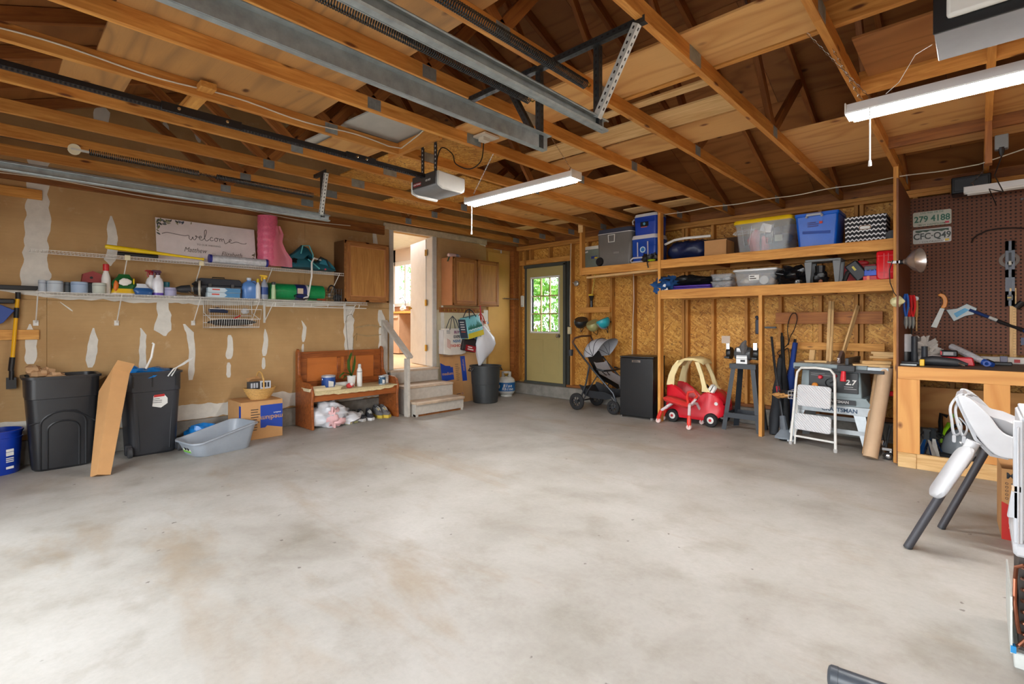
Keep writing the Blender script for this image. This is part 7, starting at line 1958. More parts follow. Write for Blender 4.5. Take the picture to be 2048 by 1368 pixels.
lines(T, FR(-.2, .022, .755), 2, .2, .018, pl(150, 150, 150), .004)
MB().taper((-.01, .27, .44), (.72, .50), (.58, .46), .09).build('stand_skirt', M_sg, T, bevel=.004)
MB().b(-.12, .2, .005, .012, .455, .505).build('name_plate', M_blk2, T); text('CRAFTSMAN', .038, pl(190, 190, 190), T, FR(.04, .002, .48), bold=.001, space=.95)
MB().b(-.36, .34, .01, .02, .355, .44).build('stand_apron', M_cast, T, bevel=.002); text('CRAFTSMAN', .055, pl(30, 60, 90), T, FR(.06, .008, .395), bold=.0015)
for x0, x1, y0, y1 in ((-.42, -.34, -.02, .02), (.34, .27, -.02, .02), (-.42, -.34, .56, .48), (.36, .27, .56, .48)):
    s_ = 1 if x0 < 0 else -1; q_ = 1 if y0 < .2 else -1
    MB().add([(x0, y0, 0), (x0 + .06 * s_, y0, 0), (x0 + .06 * s_, y0 + .004 * q_, 0), (x0, y0 + .06 * q_, 0), (x1, y1, .44), (x1 + .11 * s_, y1, .44), (x1 + .11 * s_, y1 + .004 * q_, .44), (x1, y1 + .10 * q_, .44)], [(0, 1, 5, 4), (1, 2, 6, 5), (2, 3, 7, 6), (3, 0, 4, 7), (4, 5, 6, 7), (0, 3, 2, 1)]).build('leg', M_cast, T)
for z, y in ((.16, -.005), (.2, .54)): MB().b(-.36, .30, y, y + .004, z, z + .045).build('brace', M_cast, T)
MB().b(-.39, -.386, .0, .54, .18, .22).b(.31, .314, 0, .54, .18, .22).build('brace', M_cast, T)
MB().tube([(.31, .12, .60), (.38, .10, .60)], .012, 8).tube([(.38, .1, .60), (.38, .1, .68)], .008, 8).build('side_crank', M_chrome, T); MB().tube([(.40, .09, .60), (.50, .07, .598)], .026, 12).build('crank_grip', pl(226, 30, 40), T)
MB().b(.12, .15, -.03, .48, .862, .93).build('rip_fence', M_blk2, T, bevel=.003); MB().b(.06, .21, -.07, -.02, .80, .86).build('fence_head', M_blk2, T, bevel=.004); MB().tube([(.115, -.07, .80), (.115, -.09, .70)], [.02, .026], 10).build('fence_lever', pl(214, 34, 50), T)
MB().prism([(-.10, 0), (.08, 0), (.08, .10), (.02, .13), (-.10, .06)], .03, frame((.02, .2, .865), (0, 1, 0), (1, 0, 0))).build('blade_guard', pl(110, 90, 84, .4), T, bevel=.004); text('7', .05, M_white, T, FR(.03, .095, .90))
T = thing('wood_offcut', 'pine offcut lying on the left of the saw table', 'board', (-1.30, 6.10, .863), 20); MB().b(-.08, .12, -.03, .04, 0, .02).build('offcut', M_pine, T, bevel=.001)
for i in range(6):
    w_ = (.26, .24, .25, .27, .22, .28)[i]
    o = MB().box((0, 0, .011), (w_, .09, .022)).build('wood_block', M_pine if i > 2 else M_shelf, loc=(-.70 + .01 * (i % 3), 6.37, .852 + i * .0225), rot=(0, 0, (-4, 3, -2, 5, -3, 2)[i]), bevel=.001)
    tag(o, ('lowest', 'second', 'third', 'fourth', 'fifth', 'topmost')[i] + ' wood block in the stack on the saw wing', 'board', 'wood blocks stacked on the saw')
o = MB().box((0, 0, .012), (.3, .22, .022)).build('wood_plank', M_pine, loc=(-.80, 6.10, .851), rot=(0, 0, 14), bevel=.001); tag(o, 'wide pine offcut on the right end of the saw table', 'board')
o = MB().box((0, 0, .012), (.24, .10, .03)).build('wood_plank', M_pine, loc=(-.76, 6.14, .877), rot=(0, 0, 20), bevel=.001); tag(o, 'short pine offcut lying across the wide one', 'board')
o = MB().b(0, .22, 0, .06, 0, .003).b(0, .003, 0, .06, -.05, 0).b(.12, .123, 0, .06, -.04, 0).build('metal_channel', M_gal, loc=(-.64, 6.0, .84)); tag(o, 'bent metal channel sticking out right of the saw', 'bracket')

# folding step ladder
T = thing('step_ladder', 'white folded two step ladder leaning before the table saw', 'ladder', (-1.245, 5.81, 0), -11.7)
Mt = Euler((R(-5), 0, 0)).to_matrix().to_4x4()
hw = .215
MB().tube([(-hw, 0, 0), (-hw * .86, 0, .70), (-hw * .82, 0, .77), (-hw * .65, 0, .815), (0, 0, .825), (hw * .65, 0, .815), (hw * .82, 0, .77), (hw * .86, 0, .70), (hw, 0, 0)], .0125, 10, M=Mt).build('front_hoop', M_white, T)
MB().tube([(-hw * .92, .05, .0), (-hw * .84, .035, .5)], .010, 8, M=Mt).tube([(hw * .92, .05, .0), (hw * .84, .035, .5)], .010, 8, M=Mt).tube([(-hw * .92, .05, .09), (hw * .92, .05, .09)], .011, 8, M=Mt).build('rear_frame', M_white, T)
M_ribp = NT('ribbed_tread')
tcv = M_ribp.mapc((1, 1, 1), rnd=False); wv = M_ribp.nd('ShaderNodeTexWave', bands_direction='DIAGONAL'); M_ribp.l.new(tcv, wv.inputs[0]); wv.inputs['Scale'].default_value = 22
M_ribp = M_ribp.end(rgb(206, 208, 212), .45, bump=wv.outputs['Fac'], bs=1.0, bd=.004)
for z0, z1, q in ((.42, .64, .87), (.17, .34, .93)):
    MB().loft([[(x, y_, z + (z0 + z1) / 2) for x, z, _ in rbox(hw * 1.72 * q, z1 - z0, 0, .025, 5)] for y_ in (-.022, -.004)], M=Mt).build('tread', M_ribp, T, bevel=.003)
for s in (-1, 1): MB().lathe([(.016, 0), (.018, .03), (.014, .035)], 10, Matrix.Translation((s * hw, 0, 0))).build('rubber_foot', pl(190, 190, 190), T)

# brown paper rolls leaning on the workbench side
def roll(label, a, b, r, mat):
    a, b = Vector(a), Vector(b); T = thing('paper_roll', label, 'roll', a)
    L = (b - a).length; MB().lathe([(r * .35, 0), (r, 0), (r, L), (r * .94, L), (r * .9, L - .004), (r * .5, L - .004), (r * .35, L)], 28, zframe((0, 0, 0), b - a)).build('rolled_paper', mat, T, ang=40)
    MB().lathe([(r * 1.01, L * .7), (r * 1.012, L)], 28, zframe((0, 0, 0), b - a), caps=False).build('outer_wrap', mat, T); return T


roll('thick brown paper roll leaning against the workbench', (-.745, 5.70, .02), P(1772, 738, Y=6.0), .060, flat('kraft_roll', rgb(196, 166, 134), .7, 0, .1))
roll('thin brown paper roll leaning behind the thick one', (-.80, 5.84, .01), P(1756, 744, Y=6.12), .03, M_card2)
tag(MB().tube([P(1772, 912, Y=5.95), P(1762, 880, Y=5.95)], .03, 8).build('tool_chest_wheel', M_chrome), 'chrome tube beside the paper rolls', 'tool')
T = thing('caster_dolly', 'small black castor dolly on the floor beside the workbench leg', 'dolly', (-.64, 5.85, 0))
MB().b(-.03, .05, -.04, .2, .08, .11).build('frame', M_chrome, T, bevel=.004); wheel(T, (.02, -.05, .035), .035, .03, M_rub, M_chrome, spokes=0); wheel(T, (.02, .12, .035), .035, .03, M_rub, M_chrome, spokes=0)
MB().tube([(-.01, .05, .1), (.02, .1, .3)], .012, 8).build('jack_arm', M_dsteel, T)
# ================================================================ WORKBENCH CORNER AND FOREGROUND
BT = .895                                                  # bench top height
S2 = thing('workbench', 'rough plywood faced workbench under the pegboard', 'workbench', (0, 0, 0))
M_bench = ply('bench_plywood', rgb(196, 128, 58), rgb(232, 176, 104), rgb(120, 66, 26), .06, (2, 5, 5))
lumber('front_apron', (-.53, 5.63, BT - .055), (2.0, 5.63, BT - .055), .038, .11, M_bench, S2)
MB().b(-.53, 2.0, 5.65, 6.72, BT - .02, BT).build('top', pl(98, 84, 72, .6), S2, bevel=.002)
for x in (-.455, .105, 1.0): lumber('leg', (x, 5.635, .13), (x, 5.635, BT - .11), .038, .155, M_bench, S2, up=(1, 0, 0))
MB().b(-.53, -.40, 5.60, 5.65, 0, .13).build('foot_block', M_pine, S2, bevel=.003)
lumber('kick_board', (-.40, 5.63, .065), (1.6, 5.63, .065), .038, .13, M_pine, S2)
MB().b(-.545, -.53, 5.66, 6.72, .02, 2.60).build('side_panel', pl(120, 76, 50, .7), S2)
for x in (-.1, .45, 1.1): lumber('rear_leg', (x, 6.66, 0), (x, 6.66, BT - .02), .038, .089, M_web, S2, up=(0, 1, 0))
MB().b(-.5, 1.6, 6.7, 6.71, .2, .62).build('back_panel', M_bench, S2)
PG = 6.728
BP = lambda px, y: P(px, 600, Y=y).x


def plate(label, px0, py0, px1, py1, base, ink, main, extra, top, bottom, sticker, mountains=False):
    a, b = P(px0, py0, Y=PG), P(px1, py1, Y=PG); w = .305; h = .152
    T = thing('license_plate', label, 'license plate', (a.x, PG, a.z), 0)
    r_ = [(x + w / 2, z + h / 2) for x, z, _ in rbox(w, h, 0, .015, 5)]
    MB().prism(r_, .002, FR(0, 0, 0)).build('plate', base, T)
    if mountains:
        MB().prism([(.02, h - .012), (.02, h - .03), (.05, h - .04), (.08, h - .026), (.11, h - .036), (.14, h - .02), (.17, h - .034), (.2, h - .03), (.23, h - .04), (.26, h - .028), (.285, h - .038), (.285, h - .012)], .0006, FR(0, -.0021, 0)).build('mountain_print', pl(40, 74, 52, .4), T)
    f = FR(w / 2, -.0026, h / 2 - .004)
    text(main, .088, ink, T, f, name='plate_characters', sx=.86, bold=.0022)
    if top: text(top, .024, ink, T, FR(w / 2, -.0026, h - .016), name='plate_slogan')
    text(bottom, .024, ink, T, FR(w / 2, -.0026, .015), name='plate_state', sx=1.2)
    for x in (.055, w - .055): MB().lathe([(.006, 0), (.006, .003)], 8, FR(x, -.002, .017)).build('bolt', M_chrome, T)
    MB().b(w - .05, w - .018, -.0032, -.0024, .012, .032).build('sticker', sticker, T)
    return T


plate('green lettered license plate, upper of the two on the pegboard', 1826, 455, 1904, 447, pl(200, 206, 190, .4), pl(24, 104, 80, .4), '279 4188', 0, 'LIVE FREE OR DIE', 'NEW HAMPSHIRE', pl(206, 50, 80))
plate('dark lettered license plate with mountains, lower of the two on the pegboard', 1826, 489, 1903, 483, pl(206, 210, 206, .4), pl(40, 54, 48, .4), 'CFC\u00b7Q49', 0, '', 'COLORADO', pl(226, 190, 40), True)
# pruning saw
a, b, c_ = P(1883, 583, Y=PG - .02), P(1882, 600, Y=PG - .02), P(1864, 650, Y=PG - .02)
T = thing('hand_saw', 'orange handled pruning saw hanging on the pegboard', 'saw', (P(1884, 606, Y=PG).x, PG - .012, P(1884, 606, Y=PG).z))
MB().prism([(-.03, .085), (-.01, .10), (.02, .085), (.04, .05), (.045, .01), (.035, -.04), (.02, -.055), (-.01, -.05), (.008, -.01), (.008, .03), (-.005, .06), (-.03, .075)], .02, FR(0, 0, 0)).build('handle', pl(240, 150, 10, .4), T, bevel=.004)
MB().prism([(-.012, -.05), (.022, -.06), (-.04, -.255), (-.085, -.245)], .002, FR(0, -.008, 0)).build('blade', flat('bare_blade', rgb(166, 166, 160), .45, .5), T); MB().tube([(0, -.0, .10), (0, .008, .12)], .004, 6).build('peg', M_chrome, T)
# hatchet
q = P(1945, 622, Y=PG - .03)
T = thing('hatchet', 'blue handled hatchet hanging on the pegboard', 'axe', (q.x, PG - .02, q.z), rot=(0, 28, 0)); T.scale = (1.32, 1.1, 1.32)
MB().tube([(-.02, 0, 0), (.10, 0, .0), (.20, 0, -.003), (.30, 0, .0), (.335, 0, -.006)], [.022, .021, .019, .021, .026], 10, flat=.6).build('handle', pl(22, 52, 110, .4), T)
MB().tube([(.15, 0, -.002), (.22, 0, -.003), (.30, 0, 0)], [.0215, .0205, .0235], 10, flat=.62).build('rubber_grip', M_black, T); MB().tube([(.10, 0, 0), (.15, 0, -.001)], .0216, 10, flat=.62).build('silver_band', M_galw, T)
text('KOBALT', .022, M_white, T, FR(.06, -.0145, 0) , name='lettering', shear=.2)
MB().prism([(-.055, .035), (.015, .03), (.02, -.02), (-.015, -.05), (-.03, -.075), (-.055, -.12), (-.14, -.06), (-.085, -.02)], .022, FR(0, .011, 0)).build('head', flat('axe_steel', rgb(140, 146, 146), .45, .5), T, bevel=.003)
MB().prism([(-.05, .0), (-.02, -.0), (-.055, -.085), (-.085, -.065)], .001, FR(0, -.0115, 0)).build('blue_label', pl(70, 160, 206), T)
# level with tape, yardstick
q = P(2020, 560, Y=PG - .03)
T = thing('spirit_level', 'grey spirit level hanging upright on the pegboard', 'level', (q.x, PG - .03, P(2020, 612, Y=PG - .03).z))
hL = P(2020, 482, Y=PG - .03).z - T.location.z; wL = P(2029, 560, Y=PG - .03).x - P(2010, 560, Y=PG - .03).x
m = MB(); m.b(-wL / 2, -wL / 2 + .022, -.012, .012, 0, hL).b(wL / 2 - .022, wL / 2, -.012, .012, 0, hL)
for z0, z1 in ((0, .14), (hL * .44, hL * .56), (hL - .09, hL)): m.b(-wL / 2, wL / 2, -.012, .012, z0, z1)
m.b(-wL / 2, wL / 2, .004, .010, 0, hL); m.build('frame', pl(84, 92, 106, .4), T)
MB().b(-wL * .22, wL * .22, -.006, .004, hL * .60, hL - .11).build('black_insert', M_blk2, T)
MB().b(-wL * .3, wL * .3, -.015, -.012, .055, .105).build('label', M_black, T); lines(T, FR(-.02, -.0155, .08), 1, .04, .01, pl(190, 160, 60), .012)
MB().lathe([(.02, -.012), (.02, .012)], 14, FR(0, 0, hL * .66)).build('vial', pl(190, 190, 180), T)
T = thing('tape_roll', 'roll of tape hanging behind the spirit level', 'roll', (q.x - .005, PG - .004, P(2020, 520, Y=PG).z))
MB().lathe([(.045, 0), (.072, 0), (.072, .02), (.045, .02), (.045, 0)], 28, FR(0, 0, 0), caps=False).build('tape', pl(96, 78, 62), T)
q = P(2026, 640, Y=PG - .02)
T = thing('yardstick', 'worn wooden yardstick standing behind the spirit level', 'ruler', (q.x, 6.70, BT + .002)); zt = .72
MB().box((zt / 2, 0, 0), (zt, .006, .045)).build('stick', M_pine, T, M=frame((0, 0, 0), (0, 0, 1), (1, 0, 0)))
m = MB(); i = 0
while i * .0254 < zt - .02:
    m.b(.0, .02 if i % 2 else .012, -.0035, -.003, .01 + i * .0254, .012 + i * .0254); i += 1
m.build('tick_marks', M_ink, T)['kind'] = 'stuff'
tag(MB().tube([P(a_, b_, Y=PG - .015) for a_, b_ in ((1943, 486), (1946, 478), (1955, 470), (1975, 461), (2000, 457), (2025, 456), (2048, 457), (2080, 462))], .008, 6).build('black_hose', pl(46, 34, 32, .5)), 'thin black hose arching over the pegboard', 'hose')
tag(MB().tube([(P(2032, 616, Y=6.7).x, 6.69, P(2032, 616, Y=6.7).z), (P(2046, 604, Y=6.7).x, 6.69, P(2046, 604, Y=6.7).z)], .028, 10).build('flashlight', M_black), 'black flashlight on the pegboard right of the level', 'flashlight')
tag(MB().lathe([(0, 0), (.016, 0), (.012, .006), (0, .006)], 10, FR(*P(2044, 398, Y=PG))).build('washer', M_chrome), 'round metal washer screwed to the pegboard', 'washer')
# hanging tools on the divider
def hangtool(name, label, cat, px, y, z0, z1, grip, shaft, r=.014, gl=.1, jaw=None):
    x = BP(px, y); T = thing(name, label, cat, (x, y, z0))
    MB().tube([(0, 0, 0), (0, 0, z1 - z0 - gl)], r * .5, 8).build('shaft', shaft, T); MB().tube([(0, 0, z1 - z0 - gl), (0, 0, z1 - z0 - gl * .5), (0, 0, z1 - z0)], [r, r * 1.3, r], 10).build('grip', pl(*grip, .4), T)
    if jaw: jaw(T)
    return T


zt = lambda py_, y=6.6: P(1830, py_, Y=y).z
for k_, (px, c0, lab) in enumerate(((1812, (24, 90, 180), 'blue handled pliers hanging at the divider'), (1819, (206, 24, 36), 'dark red handled cutters beside the blue pliers'), (1826, (230, 30, 40), 'bright red handled pliers left of the hammer'))):
    y = (6.05, 6.35, 6.4)[k_]; T = thing('pliers', lab, 'pliers', (BP(px, y), y, zt(630)))
    H_ = zt(592) - zt(630)
    for s in (-1, 1): MB().tube([(s * .004, 0, -.02), (s * .016, 0, H_ * .4), (s * .012, 0, H_ * .8), (s * .006, 0, H_)], [.006, .011, .012, .009], 8).build('handle', pl(*c0, .4), T)
    MB().tube([(0, 0, -.02), (.0, 0, -.09), (.0, 0, -.14)], [.014, .018, .005], 8).build('jaw', M_gal, T)
T = hangtool('hammer', 'hammer with a pale wooden handle hanging head up', 'hammer', 1833, 6.5, zt(662), zt(600), (190, 140, 80), M_pine, .013, .18)
MB().tube([(-.0, -.02, zt(598) - zt(662)), (0, .05, zt(598) - zt(662))], .017, 10).tube([(0, -.035, zt(598) - zt(662)), (0, -.02, zt(598) - zt(662))], .021, 10).build('head', M_galw, T)
for k_, (px, z0, z1, lab) in enumerate(((1810, 668, 612, 'grey steel rod hanging below the blue pliers'), (1817, 662, 615, 'chrome wrench hanging beside the hammer'), (1823, 668, 618, 'dark steel screwdriver hanging beside the hammer'))):
    tag(MB().tube([(BP(px, 6.62), 6.62, zt(z0)), (BP(px + 1, 6.62), 6.62, zt(z1))], .008, 8).ell((BP(px + 1, 6.62), 6.62, zt(z1)), (.018, .008, .022), 10, 6).build('steel_tool', (M_gal, M_chrome, M_dsteel)[k_]), lab, 'tool')
tag(MB().tube([(BP(1809, 6.6), 6.6, zt(675)), (BP(1809, 6.6), 6.6, zt(640))], .009, 8).build('wood_dowel', M_pine), 'thin wooden handle hanging at the divider', 'tool')


def bx(px, y): return (BP(px, y), y, BT + .001)


T = thing('glue_pot', 'white canister with a black lower rim on the bench corner', 'canister', bx(1811, 6.2))
MB().lathe([(.055, .10), (.052, .27), (.046, .28), (.046, .265)], 22).build('body', pl(196, 196, 200, .4), T); MB().lathe([(.05, 0), (.062, .01), (.062, .09), (.056, .11), (0, .11)], 22).build('base', M_black, T)
for px, h, y, lab in ((1829, .26, 6.15, 'tall dark grey socket tube beside the white canister'), (1849, .17, 6.05, 'short dark grey socket tube in front of the rag')):
    T = thing('socket_tube', lab, 'tube', bx(px, y)); MB().lathe([(.028, 0), (.028, h * .35), (.024, h * .38), (.024, h), (.018, h), (.018, h - .03), (0, h - .03)], 18).build('body', pl(54, 60, 68, .5), T)
T = thing('rag', 'crumpled white rags heaped on the workbench', 'rag', bx(1846, 6.4))
for c0, r_, s_ in (((0, 0, .14), (.09, .08, .10), 1), ((.06, .02, .08), (.09, .08, .07), 2), ((-.04, 0, .06), (.08, .07, .06), 3)): MB().ell(c0, r_, 22, 14, jit=1.0, seed=s_).build('fold', flat('rag_cloth', rgb(196, 192, 186), .9, 0, .2, 20, .5), T, ang=60)
T = thing('shop_cloth', 'flat white cloth pile right of the crumpled rags', 'cloth', bx(1868, 6.2)); MB().ell((0, 0, .04), (.13, .08, .05), 20, 10, jit=.4, seed=7).build('fold', pl(206, 202, 198, .9), T, ang=60)
T = thing('caulk_gun', 'black and yellow caulk gun lying on the bench edge', 'tool', bx(1828, 5.82)); MB().tube([(-.09, 0, .022), (.06, 0, .022)], .016, 10).build('barrel', M_blk2, T); MB().b(.04, .075, -.02, .02, .0, .06).build('yellow_body', pl(236, 190, 20, .4), T, bevel=.004)
MB().b(-.12, .02, -.022, -.016, .0, .012).build('steel_strip', M_galw, T)
T = thing('power_tool_shell', 'long black power tool lying before the red tool', 'tool', bx(1888, 5.92)); MB().tube([(-.16, 0, .035), (-.08, 0, .045), (.08, 0, .035), (.16, .0, .02)], [.028, .038, .03, .01], 12, flat=1.2).build('housing', M_blk2, T); MB().tube([(.10, -.02, .03), (.14, -.03, .01)], .012, 8).build('chrome_tip', M_chrome, T)
T = thing('battery_charger', 'red battery charger with a black battery on the bench', 'charger', bx(1913, 6.15)); MB().taper((0, 0, 0), (.25, .14), (.22, .12), .075).build('red_base', pl(206, 24, 40, .4), T, bevel=.008)
MB().box((-.05, 0, .105), (.12, .09, .06)).build('battery', M_black, T, bevel=.01); MB().b(-.112, -.095, -.045, .045, .09, .125).build('red_end', pl(200, 40, 50), T, bevel=.003); MB().b(-.08, -.05, -.075, -.068, .04, .06).build('yellow_sticker', pl(226, 214, 80), T); MB().b(-.09, -.02, -.047, -.045, .09, .12).build('grey_label', pl(150, 150, 150), T)
T = thing('wrapped_tool', 'plastic wrapped tool with a blue end lying aslant', 'tool', bx(1940, 6.2)); MB().tube([(-.13, .2, .16), (-.02, .05, .10), (.12, -.12, .03)], [.03, .032, .024], 10).build('wrap', flat('wrap_plastic', rgb(196, 196, 200), .2, 0, .3, 40, .4), T); MB().tube([(.09, -.10, .04), (.15, -.15, .02)], [.03, .02], 10).lathe([(.014, 0), (.026, 0), (.026, .012), (.014, .012), (.014, 0)], 16, FR(.11, -.15, .03), caps=False).build('blue_end', pl(20, 66, 150, .4), T)
T = thing('power_strip', 'white power strip on the bench at the pegboard foot', 'power strip', bx(2010, 6.66)); MB().b(-.17, .42, -.02, .025, 0, .065).build('housing', pl(216, 214, 208, .4), T, bevel=.006)
MB().b(.06, .10, -.024, -.02, .015, .045).build('red_switch', pl(190, 40, 40), T)
for i in range(3): MB().b(.14 + i * .07, .17 + i * .07, -.022, -.019, .02, .045).build('socket', pl(150, 148, 144), T)
T = thing('wall_charger', 'black charger brick with cord before the power strip', 'charger', bx(2006, 6.4)); MB().b(-.06, .06, -.04, .04, 0, .03).build('brick', M_black, T, bevel=.005); MB().b(-.02, .03, -.03, .03, .03, .085).build('plug', pl(110, 110, 130), T, bevel=.004); MB().tube([(-.05, 0, .02), (-.1, -.03, .05), (-.16, -.03, .05), (-.2, .0, .01), (-.16, .04, .005)], .005, 6).build('cord', M_cord, T)
tag(MB().b(0, .02, 0, .008, 0, .07).build('sticker_strip', pl(70, 80, 110), loc=P(2042, 690, Y=PG - .01)), 'small dark blue packet hung at the right edge of the pegboard', 'packet')
# under the bench
UB = lambda px, py_: G(px, py_)
for k_, (px, py_, rz) in enumerate(((1853, 914, 10), (1866, 912, -25))):
    p = UB(px, py_); T = thing('jack_stand', ('left' if k_ == 0 else 'right') + ' blue and silver jack stand under the workbench', 'jack stand', (p.x, p.y, .0), rz)
    for i in range(4):
        a = R(45 + 90 * i); MB().loft([[(math.cos(a) * r + math.cos(a + 1.57) * w_, math.sin(a) * r + math.sin(a + 1.57) * w_, z), (math.cos(a) * r - math.cos(a + 1.57) * w_, math.sin(a) * r - math.sin(a + 1.57) * w_, z), (math.cos(a) * (r - .006), math.sin(a) * (r - .006), z)] for r, w_, z in ((.085, .03, 0), (.02, .012, .17))]).build('leg', M_galw if i % 2 else pl(30, 90, 160, .4), T)
    MB().b(-.02, .02, -.012, .012, .14, .25).b(-.03, .03, -.014, .014, .25, .27).build('ratchet_bar', pl(60, 66, 70, .4), T)
p = UB(1894, 912); T = thing('leaf_blower', 'lime green and black power tool standing under the workbench', 'power tool', (p.x, p.y + .15, 0))
MB().tube([(-.02, 0, .12), (.0, 0, .22), (.02, 0, .30)], [.03, .035, .025], 10).box((.03, 0, .22), (.10, .05, .05), (0, 20, 0)).box((-.03, -.02, .12), (.05, .03, .04)).build('lime_body', pl(150, 206, 20, .35), T); MB().tube([(.0, 0, .36), (-.05, 0, .38), (-.055, 0, .30), (-.05, 0, .16)], .018, 8).tube([(0, 0, .0), (0, 0, .12)], .05, 12).build('black_handle', M_black, T); MB().box((.045, 0, .375), (.03, .03, .035)).build('lime_tip', pl(150, 206, 20, .35), T)
T = thing('coiled_cable', 'tangle of dark cables under the workbench', 'cable', (p.x - .03, p.y + .1, 0)); m = MB()
for i in range(9): m.tube([(.11 * math.cos(a + i) + .02 * i - .08, .04 * math.sin(a), .11 + .09 * math.sin(a + i * .4)) for a in [k_ * .45 for k_ in range(13)]], .005, 5)
m.build('cable_loops', M_blk2, T)['kind'] = 'stuff'
p = UB(1920, 925); T = thing('dome_cover', 'smoky grey plastic dome under the workbench', 'cover', (p.x, p.y + .22, 0))
MB().lathe([(.14, 0), (.145, .02), (.14, .10), (.115, .19), (.07, .25), (0, .275)], 28).build('dome', pl(150, 160, 168, .15), T); MB().tube([(.15 * math.cos(a) + .02, .05, .02 + .30 * math.sin(a)) for a in [R(q_) for q_ in range(10, 171, 16)]], .014, 8).build('black_rim', M_black, T); MB().b(-.15, .15, -.15, .12, 0, .05).build('base', M_blk2, T, bevel=.01)

# high chair
T = thing('high_chair', 'white high chair with dark grey legs at the right edge', 'high chair', (0, 0, 0))
M_hw = pl(190, 192, 197, .35); M_leg = flat('charcoal_leg', rgb(66, 66, 72), .45, .2, .1)
f1, f2 = G(1815, 1096), G(1882, 1057)
t1_, t2_ = P(1942, 892, Z=.62), P(1990, 868, Z=.62)
for nm, f, t_, r in (('leg', f1, t1_, .021), ('leg', f2, t2_, .020)):
    d_ = (t_ - f); MB().tube([f + d_ * .004 + Vector((0, 0, .004)), f + d_ * .5, t_], [r, r, r * 1.1], 16).build(nm, M_leg, T)
    MB().tube([f + Vector((0, 0, .001)), f + d_ * .02], r * 1.04, 16).build('foot_cap', M_blk2, T)
for k_, (a, b) in enumerate((((.62, 3.56, 0), (.30, 3.76, .60)), ((.60, 4.10, 0), (.30, 3.98, .60)))):
    MB().tube([a, b], .02, 14).build('leg', M_leg, T)
d1 = (t1_ - f1)
MB().tube([f1 + d1 * .72, f1 + d1 * 1.04], [.027, .030], 18).build('leg_sleeve', M_hw, T)
MB().tube([f2 + (t2_ - f2) * .86, f2 + (t2_ - f2) * 1.02], [.025, .026], 16).build('leg_sleeve', pl(110, 112, 116, .5), T)
MB().tube([(.02, 3.74, .60), (.32, 3.76, .59)], .022, 10).tube([(.04, 3.97, .60), (.32, 3.98, .59)], .022, 10).build('seat_rail', pl(110, 116, 124, .4), T)
MB().lathe([(0, 0), (.034, 0), (.036, .012), (0, .014)], 22, FR(.09, 3.705, .605)).build('pivot_cap', M_hw, T); MB().lathe([(0, 0), (.022, 0), (.022, .016), (0, .018)], 20, FR(.09, 3.705, .605)).build('pivot_button', pl(120, 124, 130), T)
# shell: rings run along the profile from the back edge to the front, each ring across the width
yc = 3.86
sec = [(-.075, .865, .13, .00), (-.045, .80, .17, .035), (-.015, .74, .18, .065), (.02, .68, .185, .10), (.06, .655, .19, .115), (.12, .645, .19, .10), (.20, .64, .19, .075), (.30, .64, .18, .06)]
inner = [[(x + .0 + dz * .35, yc + u * w_, z + dz) for u, dz in ((-1, h_), (-.85, h_ * .35), (-.5, .0), (0, -.005), (.5, 0), (.85, h_ * .35), (1, h_))] for x, z, w_, h_ in sec]
MB().loft(inner, caps=False, closed=False).build('seat_shell', M_hw, T, ang=60)
outer = [[(x, y, z) for x, z in curve(((-.085, .87), (-.06, .885), (-.02, .86), (.04, .79), (.09, .71), (.16, .685), (.30, .685), (.30, .62), (.14, .575), (.06, .585), (.0, .66), (-.05, .76)), 4, True)] for y in (yc - .205, yc - .19)]
for s_ in (0, 1): MB().loft([[(x, y + s_ * .395, z) for x, y, z in r_] for r_ in outer]).build('side_wall', M_hw, T, bevel=.006, seg=2)
MB().loft([[(x - .008, y, z - .0) for x, z in ((-.09, .865), (-.06, .885), (-.045, .87), (.0, .66), (.06, .585), (.12, .578), (.12, .565), (.05, .572), (-.012, .65))] for y in (yc - .19, yc - .1, yc + .1, yc + .19)]).build('back_wall', M_hw, T, ang=50)
MB().b(.13, .155, yc - .207, yc - .204, .655, .668).b(.17, .195, yc - .207, yc - .204, .655, .668).build('arm_slot', M_blk2, T)
for dx in (0, .022):
    MB().tube(curve([(-.03 + dx, yc - .05, .87), (-.075 + dx, yc - .12, .885), (-.115 + dx, yc - .17, .82), (-.11 + dx, yc - .19, .74), (-.10 + dx * 1.5, yc - .20, .67), (-.075 + dx, yc - .20, .68), (-.07 + dx, yc - .19, .72), (-.085 + dx * .3, yc - .17, .76)], 4), .008, 6, flat=.35).build('harness_strap', pl(170, 172, 176, .6), T)
for x in (-.10, -.06): MB().loft([[(x + a_, yc - .205 + q_, .645 + b_) for a_, b_, _ in rbox(.016, .04, 0, .006, 4)] for q_ in (0, .006)]).build('buckle', pl(160, 162, 166, .4), T)
# footrest panel
fa, fb = P(1935, 905, Y=3.60), P(1880, 985, Y=3.50)
ax_ = (fb - fa).normalized(); Mf = frame((fa + fb) / 2 + Vector((-.01, 0, .0)), ax_, (-.8, -.30, .4)); Lf = (fb - fa).length
MB().loft([[(x, y, z) for x, y, _ in rbox(Lf * 1.25 - q_, .13 - q_, 0, .05, 6)] for z, q_ in ((-.02, .02), (-.01, 0), (.01, 0), (.02, .02))]).build('footrest', M_hw, T, M=Mf, ang=50)
MB().box((-.10, -.01, -.03), (.09, .05, .02)).build('footrest_clip', pl(96, 98, 104), T, M=Mf)
